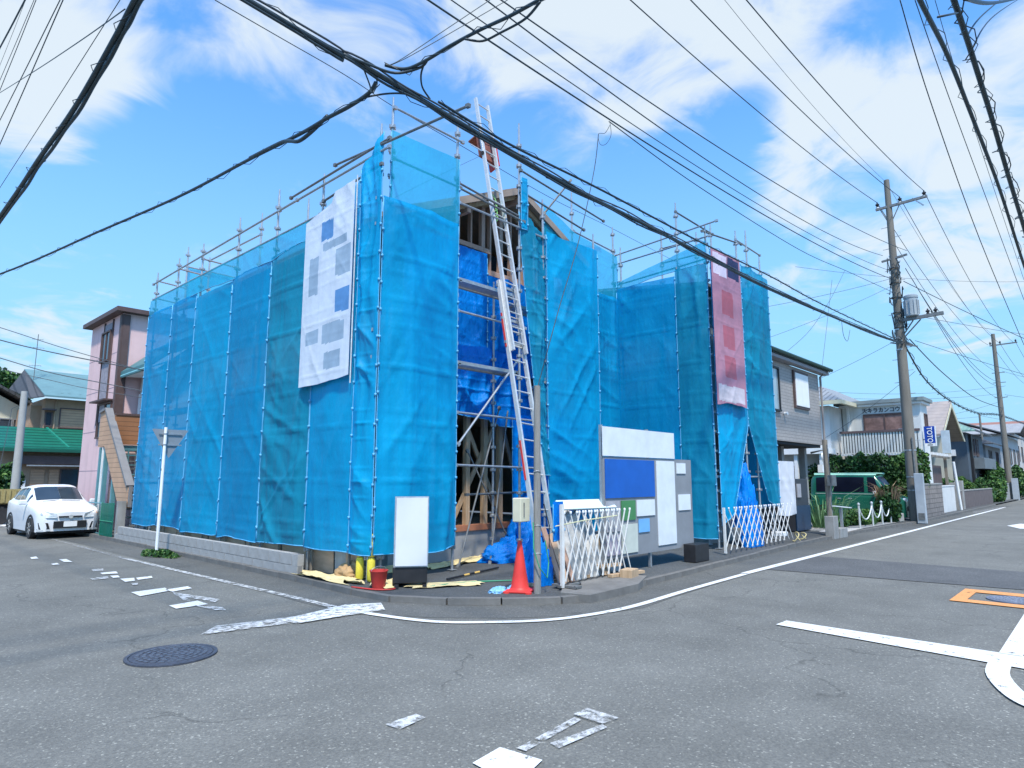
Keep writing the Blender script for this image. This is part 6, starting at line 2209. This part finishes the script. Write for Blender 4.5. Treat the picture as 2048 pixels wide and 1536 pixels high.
P1 = (28.4, 5.72)
up1 = empty('utility_pole', (*P1, 0), label='tall concrete utility pole with crossarm and transformer at the right', cat='utility pole')
MB().tube([(28.4, 5.72, 0), (28.4, 5.70, 7), (28.35, 5.69, 13.6)], [.215, .165, .10], 18).build('pole', M_PCON, up1, smooth=True)
MB().beam((28.3, 6.15, 12.45), (28.3, 4.35, 12.50), .09, .09).build('crossarm', M_STEELD, up1)
for y in (6.08, 5.28, 4.45):
    im = MB()
    insulator(im, 28.3, y, 12.5)
    im.build('insulator', M_INS, up1)
    MB().lathe([(.05, 12.50), (.05, 12.56)], (28.3, y, 0), 10).build('insulator_base', M_WPLAIN, up1)
for ya in (6.0, 5.3):
    MB().tube([(28.3, ya, 12.45), (28.36, 5.7, 11.7)], .02, 5).build('arm_brace', M_STEELD, up1)
MB().beam((28.3, 4.85, 12.55), (28.25, 4.5, 12.15), .05, .05).build('fuse_arm', M_STEEL, up1)
MB().beam((28.3, 6.1, 10.25), (28.3, 5.2, 10.35), .07, .07).build('lower_arm', M_STEELD, up1)
trf = empty('transformer', (28.3, 5.15, 7.9))
trf.parent = up1
trf.location = Vector((28.3, 5.15, 7.9)) - ORG[up1.name]
MB().lathe([(.20, 7.85), (.23, 7.88), (.23, 8.55), (.25, 8.57), (.25, 8.66), (.20, 8.70)], (28.3, 5.22, 0), 20).build('tank', mat('transformer_grey', (.34, .38, .40), .5, .08), trf, smooth=True)
fins = MB()
for k in range(12):
    a = k * math.pi / 6
    fins.box((28.3 + math.cos(a) * .245, 5.22 + math.sin(a) * .245, 8.2), (.05, .012, .55), a)
fins.build('fins', mat('transformer_grey', (.34, .38, .4)), trf)
MB().beam((28.3, 5.75, 7.75), (28.3, 4.2, 7.82), .12, .12).build('transformer_arm', M_STEELD, up1)
MB().tube([(28.3, 4.95, 7.7), (28.38, 5.65, 7.0)], .025, 6).build('arm_brace', M_STEELD, up1)
MB().tube([(28.3, 5.2, 7.7), (28.38, 5.65, 7.1)], .025, 6).build('arm_brace', M_STEELD, up1)
for y in (4.7, 4.45):
    im = MB()
    insulator(im, 28.3, y, 7.82)
    im.build('insulator', M_INS, up1)
clut = MB()
rnd = random.Random(5)
for k in range(34):
    z = rnd.uniform(7.0, 10.2)
    a = rnd.uniform(0, 6.28)
    rr = rnd.uniform(.17, .26)
    pts = [(28.38 + rr * math.cos(a + t * 1.6), 5.7 + rr * math.sin(a + t * 1.6), z + t * rnd.uniform(-.5, .5)) for t in np.linspace(0, 1, 6)]
    clut.tube(pts, rnd.choice((.01, .015, .022)), 5)
for k in range(5):
    z = 9.9 - k * .6
    clut.tube([(28.38 + .18 * math.cos(a), 5.7 + .18 * math.sin(a), z) for a in np.linspace(0, 6.28, 13)], .02, 5)
clut.build('pole_wiring', M_CABLE, up1)
sbm = MB().tube([(0, -.11, 0), (0, .11, 0)], .012, 5).mesh('step_bolt', M_STEEL)
for k in range(22):
    inst('step_bolt', sbm, up1, (28.4, 5.7 + (.23 if k % 2 else -.23), 2.2 + k * .45))
for z in (1.2, 1.7, 2.7, 6.6, 6.95, 7.4, 10.4):
    MB().lathe([(.225 - z * .008, z), (.225 - z * .008, z + .05)], (28.4, 5.71, 0), 14).build('band', M_STEEL, up1)
MB().tube([(28.2, 5.56, 0), (28.2, 5.58, 3.2)], .03, 6).build('conduit', M_STEELD, up1)
MB().bx(27.9, 28.05, 5.28, 5.58, .02, 1.85).build('cable_guard', mat('pale_grey_guard', (.40, .44, .47), .5, .08, 4, dirt=.3), up1, bevel=.02)
MB().bx(27.885, 27.899, 5.33, 5.53, .15, .4).build('stencil', M_STEELD, up1)
for y in (5.75,):
    MB().beam((28.38, 6.05, 6.95), (28.38, 5.15, 6.68), .05, .05).build('cable_bracket', M_STEELD, up1)
    MB().beam((28.0, 5.72, 7.05), (29.3, 5.5, 6.9), .08, .08).build('cable_bracket', M_STEELD, up1)


def far_pole(x, y, h, label, arm=True, r=.18):
    e = empty('utility_pole', (x, y, 0), label=label, cat='utility pole')
    MB().tube([(x, y, 0), (x, y, h)], [r, r * .55], 12).build('pole', M_PCON, e, smooth=True)
    if arm:
        MB().beam((x, y + .3, h - .95), (x, y - 1.5, h - .9), .09, .09).build('crossarm', M_STEELD, e)
        for dy in (.25, -.4, -1.4):
            im = MB()
            insulator(im, x, y + dy, h - .88)
            im.build('insulator', M_INS, e)
        for dz in (3.2, 4.0, 5.2):
            MB().beam((x, y + .35, h - dz), (x, y - .5, h - dz), .05, .05).build('bracket', M_STEELD, e)
    return e


far_pole(64.2, 6.34, 13.3, 'second concrete utility pole farther down the right street', r=.24)
far_pole(61, 7.4, 6.6, 'short slim pole just left of the second utility pole', arm=False, r=.12)
far_pole(96, 6.6, 13.2, 'third utility pole, distant and thin at the right edge', r=.24)
gdx = MB().bx(63.7, 63.9, 5.75, 6.15, .0, 1.7)
gdx.build('cable_guard', mat('pale_grey_guard', (.4, .44, .47)), label='pale grey guard plate at the foot of the second utility pole', cat='guard plate')

# ================================================================== CABLES
def cable(label, pts, r, name='power_cable', m=M_CABLE, n=8, group=None, wobble=0, seed=0, ret=False):
    pp = smooth([tuple(p) for p in pts], n) if len(pts) > 2 else [Vector(p) for p in pts]
    if wobble:
        rnd_ = random.Random(seed)
        pp = [p + Vector((rnd_.uniform(-1, 1), rnd_.uniform(-1, 1), rnd_.uniform(-1, 1))) * wobble for p in pp]
    o = MB().tube(pp, r * .7, 7).build(name, m, smooth='all', label=label, cat='cable', group=group)
    return (o, pp) if ret else o


def sag(a, b, s, n=14):
    a, b = Vector(a), Vector(b)
    return [a.lerp(b, t) - Vector((0, 0, s * 4 * t * (1 - t))) for t in np.linspace(0, 1, n)]


def hang(pts, n=26):
    """a taut conductor: one even curve through the surveyed points (straight in plan, parabola in height)"""
    x = np.array([p[0] for p in pts]); y = np.array([p[1] for p in pts]); z = np.array([p[2] for p in pts])
    w = np.array([.15] + [1.0] * (len(pts) - 2) + [4.0])
    cy_, cz_ = np.polyfit(x, y, 1, w=w), np.polyfit(x, z, 2, w=w)
    return [Vector((float(q), float(np.polyval(cy_, q)), float(np.polyval(cz_, q)))) for q in np.linspace(x[0], x[-1], n)]


def spiral(o, pp, r, pitch, seed=0, m=M_CABLE, step=.22, loops=True, name='lashing_wire', w=.006):
    """thin lashing wire wound round a messenger bundle, with loose loops"""
    mb = MB()
    rnd_ = random.Random(seed)
    # resample
    acc = [0]
    for i in range(1, len(pp)):
        acc.append(acc[-1] + (pp[i] - pp[i - 1]).length)
    tot = acc[-1]
    n = int(tot / step)
    pts = []
    j = 0
    for k in range(n + 1):
        s = tot * k / n
        while j < len(acc) - 2 and acc[j + 1] < s:
            j += 1
        t = (s - acc[j]) / max(1e-6, acc[j + 1] - acc[j])
        p = pp[j].lerp(pp[j + 1], t)
        d = (pp[j + 1] - pp[j]).normalized()
        u = d.cross(Vector((0, 0, 1))).normalized()
        v = d.cross(u)
        a = s / pitch * 2 * math.pi
        rr = r * (1 + (rnd_.uniform(0, .8) if loops else 0))
        pts.append(p + (u * math.cos(a) + v * math.sin(a)) * rr)
    mb.tube(pts, w, 4)
    return mb.build(name, m, o)


# main lashed bundle along the kerb side of the right street
main = [(-14, 4.9, 6.6), (-6, 4.95, 6.0), (2.06, 5.0, 5.66), (3.09, 5.0, 5.64), (4.01, 5.0, 5.61), (5.16, 5.0, 5.56), (6.62, 5.02, 5.54), (8.56, 5.05, 5.60), (10.6, 5.15, 5.70),
        (14.8, 5.6, 6.10), (21.3, 5.6, 6.38), (28.3, 5.62, 6.82)]
o, pp = cable('thickest black cable bundle sweeping from top left down to the concrete pole', main, .040, name='cable_bundle', ret=True)
spiral(o, pp, .045, 1.1, 3, w=.004)
for k, (dy, dz, r) in enumerate(((.026, .032, .013), (-.022, .036, .011), (.0, -.036, .014))):
    MB().tube([p + Vector((0, dy + .01 * math.sin(i * .9 + k), dz + .012 * math.sin(i * .7 + k * 2))) for i, p in enumerate(pp)], r, 6).build('strand', M_CABLEG if k == 1 else M_CABLE, o, smooth='all')
up2 = [(4.2, 5.0, 5.70), (5.34, 5.0, 5.66), (7.21, 5.0, 5.73), (10.25, 5.05, 5.83), (14.87, 5.5, 6.34), (18.58, 5.6, 6.48), (26.2, 5.6, 6.78), (28.2, 5.6, 6.9)]
o, pp2 = cable('second black cable just above the thick bundle, ending at the concrete pole', up2, .022, name='cable_bundle', ret=True)
spiral(o, pp2, .03, .8, 5, w=.004)
# continuing beyond the pole
cont = [(28.4, 5.6, 6.85), (33, 5.8, 5.95), (40, 5.95, 5.6), (50, 6.1, 5.75), (64, 6.3, 6.6), (96, 6.6, 7.5)]
o, pp3 = cable('looping black cable continuing from the concrete pole to the second pole', cont, .045, name='cable_bundle', ret=True)
spiral(o, pp3, .06, 1.5, 6, w=.012)
cable('straight black cable above the looping one past the concrete pole', [(28.4, 5.4, 7.0), (36, 5.6, 6.6), (48, 5.9, 6.5), (64, 6.2, 7.2)], .03)
# branch to the left street
J = Vector((3.35, 5.0, 5.60))
bra = [sv(752, 165, Y=5.02), sv(738, 186, Y=5.15), sv(700, 212, Y=5.4), sv(655, 236, Y=5.8), sv(600, 268, Y=6.4), sv(500, 318, Y=7.8), sv(360, 392, Y=10.2), sv(200, 462, Y=13.4), sv(0, 548, Y=18.5), sv(-250, 630, Y=24)]
o, ppb = cable('lashed black cable branching from the thick bundle down to the left edge', bra, .030, name='cable_bundle', ret=True)
spiral(o, ppb, .034, .9, 7, w=.004)
brb = [sv(655, 232, Y=5.8), sv(625, 262, Y=6.15), sv(598, 282, Y=6.4), sv(578, 282, Y=6.65), sv(560, 286, Y=6.9), sv(500, 316, Y=7.8)]
MB().tube(smooth([tuple(p) for p in brb], 5), .022, 7).build('slack_loop', M_CABLE, o, smooth='all')
# branch to the upper right
brc = [sv(770, 130, Y=5.0), sv(810, 138, Y=4.85), sv(850, 122, Y=4.6), sv(900, 92, Y=4.3), sv(960, 60, Y=3.9), sv(1020, 32, Y=3.5), sv(1090, -6, Y=3.1), sv(1200, -60, Y=2.5)]
o, ppc = cable('black cable branching from the thick bundle up to the top centre edge', brc, .024, name='cable_bundle', ret=True)
spiral(o, ppc, .036, .6, 8, w=.004)
MB().tube(smooth([tuple(p) for p in [sv(930, 78, Y=4.05), sv(965, 82, Y=3.95), sv(1000, 66, Y=3.75), sv(1050, 38, Y=3.4), sv(1080, 4, Y=3.15)]], 6), .012, 6).build('slack_loop', M_CABLE, o, smooth='all')
MB().tube(smooth([tuple(p) for p in [sv(690, 110, Y=5.0), sv(735, 128, Y=4.95), sv(790, 146, Y=4.9), sv(840, 135, Y=4.7), sv(856, 118, Y=4.6)]], 6), .014, 6).build('slack_loop', M_CABLE, o, smooth='all')
MB().tube(smooth([tuple(p) for p in [sv(848, 128, Y=4.65), sv(842, 150, Y=4.8), sv(845, 175, Y=4.95), sv(860, 198, Y=5.0)]], 6), .010, 6).build('slack_loop', M_CABLE, o, smooth='all')
cable('arched black cable looping over from the left branch to the thick bundle', [sv(700, 207, Y=5.4), sv(730, 195, Y=5.2), sv(780, 187, Y=5.05), sv(820, 190, Y=5.0), sv(862, 208, Y=5.0), sv(900, 235, Y=5.0)], .014)
for k, (q, lb) in enumerate((([(722, 125), (732, 150), (740, 172), (742, 185)], 'first short drop cable joining the bundle to the left branch'),
                             ([(735, 135), (750, 150), (754, 168), (746, 186)], 'second short drop cable looping beside the first at the cable junction'))):
    cable(lb, [sv(x, y, Y=5.02) for x, y in q], .011)
# thin dark wire from the upper left behind the bundle to the roof side
cable('thin wavy wire crossing the sky from the top left behind the corner scaffold pole', [sv(430, 0, Y=8.2), sv(560, 75, Y=8.6), sv(690, 150, Y=9.0), sv(790, 215, Y=9.4), sv(920, 290, Y=9.9), sv(1100, 395, Y=10.6), sv(1240, 465, Y=11.5), sv(1420, 560, Y=13)],
      .010, name='service_wire')
cable('fine straight wire behind the corner net rising to the ladder', [sv(790, 395, Y=9.2), sv(880, 350, Y=9.2), sv(960, 312, Y=9.0)], .005, name='service_wire')
# low voltage lines (parallel to the right street)
lv = [((-10, 5.35, 8.3), [(855, 0), (1200, 230), (1500, 410), (1785, 558)], .017, 'lowest dark power line of the set over the roof'),
      ((-10, 5.3, 8.5), [(905, 0), (1200, 205), (1500, 400), (1780, 545)], .011, 'thin power line just above the lowest one of the set'),
      ((-10, 5.3, 8.7), [(955, 0), (1290, 228), (1600, 430), (1770, 512)], .014, 'upper power line of the set, nearest the clouds')]
for (a, q, r, lb) in lv:
    dst = {0: Vector((28.35, 5.75, 9.45)), 1: Vector((28.35, 5.7, 9.75)), 2: Vector((28.3, 6.05, 10.5))}[lv.index((a, q, r, lb))]
    ps = []
    for i, (x, y) in enumerate(q[:-1]):
        ps.append(sv(x, y, Y=5.3 + i * .1))
    ps = [Vector((a[0], a[1], ps[0].z + (ps[0].z - ps[1].z) * 1.2 + .6))] + ps + [dst]
    cable(lb, hang(ps), r, n=2)
cable('dark power line just below the upper one, starting right of it', hang([Vector((-8, 5.0, 8.9)), sv(1000, 0, Y=5.0), sv(1300, 210, Y=5.1), sv(1600, 395, Y=5.3), Vector((28.3, 5.2, 10.5))]), .014, n=2)
# high voltage lines to the three insulators
for (q, dst, lb) in (([(1255, 0), (1500, 205)], (28.3, 6.08, 12.75), 'high voltage line to the left insulator of the concrete pole'),
                     ([(1380, 0), (1600, 218)], (28.3, 5.28, 12.75), 'high voltage line to the middle insulator of the concrete pole'),
                     ([(1495, 0), (1660, 195)], (28.3, 4.45, 12.75), 'high voltage line to the right insulator of the concrete pole')):
    dst = Vector(dst)
    a = sv(*q[0], Y=dst.y)
    b_ = sv(*q[1], Y=dst.y)
    # keep the conductor in one vertical plane with a natural dip
    st_ = Vector((-12, dst.y, a.z + .5))
    cable(lb, hang([st_, a, b_, dst]), .017, n=2)
    cable(lb.replace('line to the', 'line onward from the'), sag(dst, (64.2, dst.y + .65, 12.35 + .1), .9, 12), .017)
cable('faint earth wire above the high voltage lines to the pole top', hang([Vector((-5, 5.2, 13.4)), sv(1455, 0, Y=5.5), sv(1600, 190, Y=5.6), Vector((28.35, 5.69, 13.5))]), .008, n=2, m=M_CABLEG, name='earth_wire')
cable('earth wire onward from the top of the concrete pole', sag((28.35, 5.69, 13.5), (64.2, 6.34, 13.2), .8), .010, m=M_CABLEG, name='earth_wire')
for k, (a, b_, s, r, lb) in enumerate((((28.35, 5.6, 10.9), (64.2, 6.2, 10.1), 1.0, .015, 'wire onward from below the crossarm of the concrete pole'),
                                      ((28.3, 5.3, 9.8), (64.2, 6.0, 9.3), 1.2, .018, 'wire onward from the middle of the concrete pole'),
                                      ((28.3, 5.1, 9.3), (64.2, 5.9, 9.0), 1.3, .018, 'wire onward just below the previous one'),
                                      ((28.3, 4.6, 7.95), (64.2, 5.8, 8.2), 1.3, .016, 'wire onward from the transformer arm'))):
    cable(lb, sag(a, b_, s), r)
# wires that cross the street from the pole and far tangle
cross = [((28.3, 5.4, 9.3), (70, -6, 7.0), .7, .02, 'wire running from the concrete pole off the right edge, upper'), ((28.3, 5.2, 7.9), (60, -7, 9.5), .5, .012, 'thin wire from the transformer arm off the right edge'),
         ((28.3, 5.2, 6.9), (62, -5, 5.7), .4, .014, 'wire from the cable bracket off the right edge'), ((27, 9.0, 10.4), (50, -4, 13.2), .8, .010, 'long thin level wire across the sky behind the concrete pole'),
         ((28.3, 5.8, 9.5), (15.0, 14.0, 6.3), .4, .011, 'drop wire from the concrete pole slanting down left behind the far wing'),
         ((28.3, 5.8, 9.2), (21.0, 12.5, 5.6), .3, .010, 'drop wire from the concrete pole to the grey tiled house'),
         ((31.6, 5.9, 6.2), (31.0, 10.6, 2.9), .2, .012, 'drop wire slanting to the white house porch'),
         ((28.4, 5.9, 7.0), (30.9, 13.0, 5.2), .2, .010, 'drop wire to the white house roof'),
         ((64.2, 6.3, 9.0), (40, 16, 7.5), .6, .014, 'distant wire left of the second pole, upper'), ((64.2, 6.3, 8.4), (34, 17, 6.9), .6, .014, 'distant wire left of the second pole, middle'),
         ((64.2, 6.3, 7.8), (48, 10.5, 5.4), .3, .014, 'distant wire left of the second pole, lower'), ((64.2, 6.0, 10.2), (80, 0, 9.8), .3, .016, 'distant wire right of the second pole, upper'),
         ((64.2, 6.0, 8.3), (80, -2, 8.4), .3, .016, 'distant wire right of the second pole, middle'), ((61, 7.4, 6.5), (80, 3, 6.9), .3, .014, 'distant wire from the short slim pole to the right'),
         ((61, 7.4, 6.4), (45, 14, 5.8), .3, .012, 'distant wire from the short slim pole to the left')]
for (a, b_, s, r, lb) in cross:
    cable(lb, sag(a, b_, s), r, m=M_CABLEG)
for k, dy in enumerate((.2, -.35, -1.35)):
    cable('far high voltage line %s beyond the second pole' % ('left', 'middle', 'right')[k], sag((64.2, 6.34 + dy, 12.6), (96, 6.6 + dy, 12.5), .5), .02, m=M_CABLEG)
cable('slack service wire hanging in a loop above the grey tiled house', [sv(1683, 640, Y=5.6), sv(1687, 670, Y=5.6), sv(1695, 682, Y=5.6), sv(1700, 660, Y=5.6)], .010, m=M_CABLEG)
# service drops near sheets
cable('thin wire dropping from the power lines to the timber meter pole', [sv(1197, 268, Y=6.0), sv(1190, 330, Y=6.0), sv(1172, 420, Y=6.0), sv(1150, 510, Y=6.0), sv(1120, 610, Y=6.02), sv(1092, 712, Y=6.03), Vector((7.0, 6.03, 2.9))], .010, name='service_wire')
cable('curled tail of wire hanging under the power lines', [sv(1220, 245, Y=5.6), sv(1222, 270, Y=5.6), sv(1212, 288, Y=5.6), sv(1200, 288, Y=5.7), sv(1197, 268, Y=5.9), sv(1210, 266, Y=5.7), sv(1220, 250, Y=5.6)], .006, name='service_wire')
cable('power line splitting off to the right from the set over the roof', [sv(1218, 243, Y=5.5), sv(1400, 375, Y=5.7), sv(1600, 500, Y=5.8), sv(1700, 545, Y=5.8), Vector((28.35, 5.75, 8.9))], .012)
for k, q in enumerate((([1664, 560], [1655, 640], [1648, 700], [1640, 770]), ([1690, 540], [1660, 600], [1620, 660], [1575, 702]))):
    cable(('thin vertical drop wire right of the red banner', 'thin slanting drop wire beside the vertical one')[k], [sv(x, y, Y=7.5) for x, y in q], .010, m=M_CABLEG, name='service_wire')
# bundle over the left street
o, ppd = cable('thick lashed cable bundle crossing the top left corner', [sv(330, -110, X=1.5), sv(270, 0, X=1.5), sv(225, 85, X=1.5), sv(150, 215, X=1.5), sv(78, 318, X=1.5), sv(0, 433, X=1.5), sv(-150, 640, X=1.5)], .038, name='cable_bundle', ret=True)
spiral(o, ppd, .042, .7, 9, w=.004)
MB().tube([p + Vector((.03, 0, -.04 + .015 * math.sin(i))) for i, p in enumerate(ppd)], .018, 6).build('strand', M_CABLE, o, smooth='all')
tl = [((50, 0), (0, 95), .020, 1.2, 'thick cable at the extreme top left'), ((68, 0), (0, 160), .008, 1.4, 'thin wire beside the thick cable at the extreme top left'), ((52, -2), (0, 130), .006, 1.6, 'thinnest wire at the extreme top left'),
      ((72, 0), (0, 180), .008, 1.0, 'first thin wire right of the thick cable at top left'),
      ((120, 0), (0, 240), .009, 1.0, 'thin wire at the top left, first of a converging pair'), ((126, 0), (0, 288), .009, .9, 'thin wire at the top left, second of a converging pair'),
      ((240, 0), (0, 375), .006, 1.1, 'faint wire below the thick top left bundle')]
for (a, b_, r, xx, lb) in tl:
    A_, B_ = sv(*a, X=xx + .5), sv(*b_, X=xx + .5)
    cable(lb, [A_ + (A_ - B_) * .5, A_, A_.lerp(B_, .5) - Vector((0, 0, .01)), B_, B_ + (B_ - A_) * .5], r)
cable('thin wire crossing the top left corner to the thick bundle', [sv(-40, 210, X=1.7), sv(60, 148, X=1.6), sv(160, 82, X=1.55), sv(250, 18, X=1.5)], .008)
for k, (q, lb) in enumerate((([(0, 655), (140, 700), (300, 745)], 'upper thin wire in front of the pink house'), ([(0, 680), (120, 708), (290, 741)], 'second wire in front of the pink house'),
                             ([(0, 716), (100, 745), (200, 765), (290, 783)], 'third wire sagging in front of the pink house'), ([(0, 737), (90, 758), (180, 778), (290, 796)], 'lowest wire in front of the pink house'))):
    cable(lb, [sv(-120, q[0][1] - 36, Y=21.5)] + [sv(x, y, Y=21.5 - .4 * i) for i, (x, y) in enumerate(q)], (.014, .022, .018, .012)[k], m=M_CABLEG)
# bundles over the top right corner
o, ppe = cable('left of the two thick lashed bundles at the top right corner', [sv(1790, -120, Y=1.5), sv(1840, 0, Y=1.5), sv(1895, 110, Y=1.5), sv(1945, 235, Y=1.5), sv(2000, 380, Y=1.5), sv(2048, 530, Y=1.5), sv(2090, 650, Y=1.5)], .055, name='cable_bundle', ret=True)
spiral(o, ppe, .055, 1.6, 10, w=.007)
o, ppf = cable('right of the two thick lashed bundles at the top right corner', [sv(1880, -80, Y=1.5), sv(1908, 0, Y=1.5), sv(1935, 80, Y=1.5), sv(1960, 160, Y=1.5), sv(1985, 240, Y=1.5), sv(2015, 345, Y=1.5), sv(2048, 455, Y=1.5), sv(2090, 600, Y=1.5)], .085, name='cable_bundle', ret=True)
spiral(o, ppf, .11, 1.5, 11, w=.014)
spiral(o, ppf, .09, 1.1, 12, w=.010)
for k, (q, r, lb) in enumerate((([(2000, 0), (1960, 35), (1935, 70)], .03, 'arching jumper cable leaving the right bundle, inner'), ([(2048, -8), (1990, 30), (1945, 95)], .03, 'arching jumper cable leaving the right bundle, outer'),
                                ([(1800, 0), (1860, 200), (1960, 480), (2048, 690)], .012, 'thin wire left of the thick top right bundles'), ([(1830, 0), (1900, 200), (1985, 430), (2048, 600)], .012, 'thin wire between the thick top right bundles and the sky, inner'),
                                ([(1870, 0), (1930, 200), (2048, 560)], .010, 'thin wire between the two thick top right bundles'))):
    cable(lb, [sv(x, y, Y=1.5 + .12 * k) for x, y in q], r)
cable('bracket bar joining the two thick top right bundles', [sv(1876, 34, Y=1.5), sv(1925, 24, Y=1.5)], .03, name='spacer_bar')
cable('splice sleeve at the very top right corner', [sv(1930, -4, Y=1.3), sv(1985, 6, Y=1.3), sv(2040, -4, Y=1.3)], .07, name='splice_sleeve')
cable('thin wire pair at top centre, left', [sv(980, 0, Y=4.4), sv(890, 60, Y=4.7), sv(800, 120, Y=4.95), sv(770, 132, Y=5)], .006, name='service_wire')
cable('thin wire pair at top centre, right', [sv(1015, 0, Y=4.4), sv(920, 55, Y=4.7), sv(820, 112, Y=4.95), sv(782, 130, Y=5)], .006, name='service_wire')
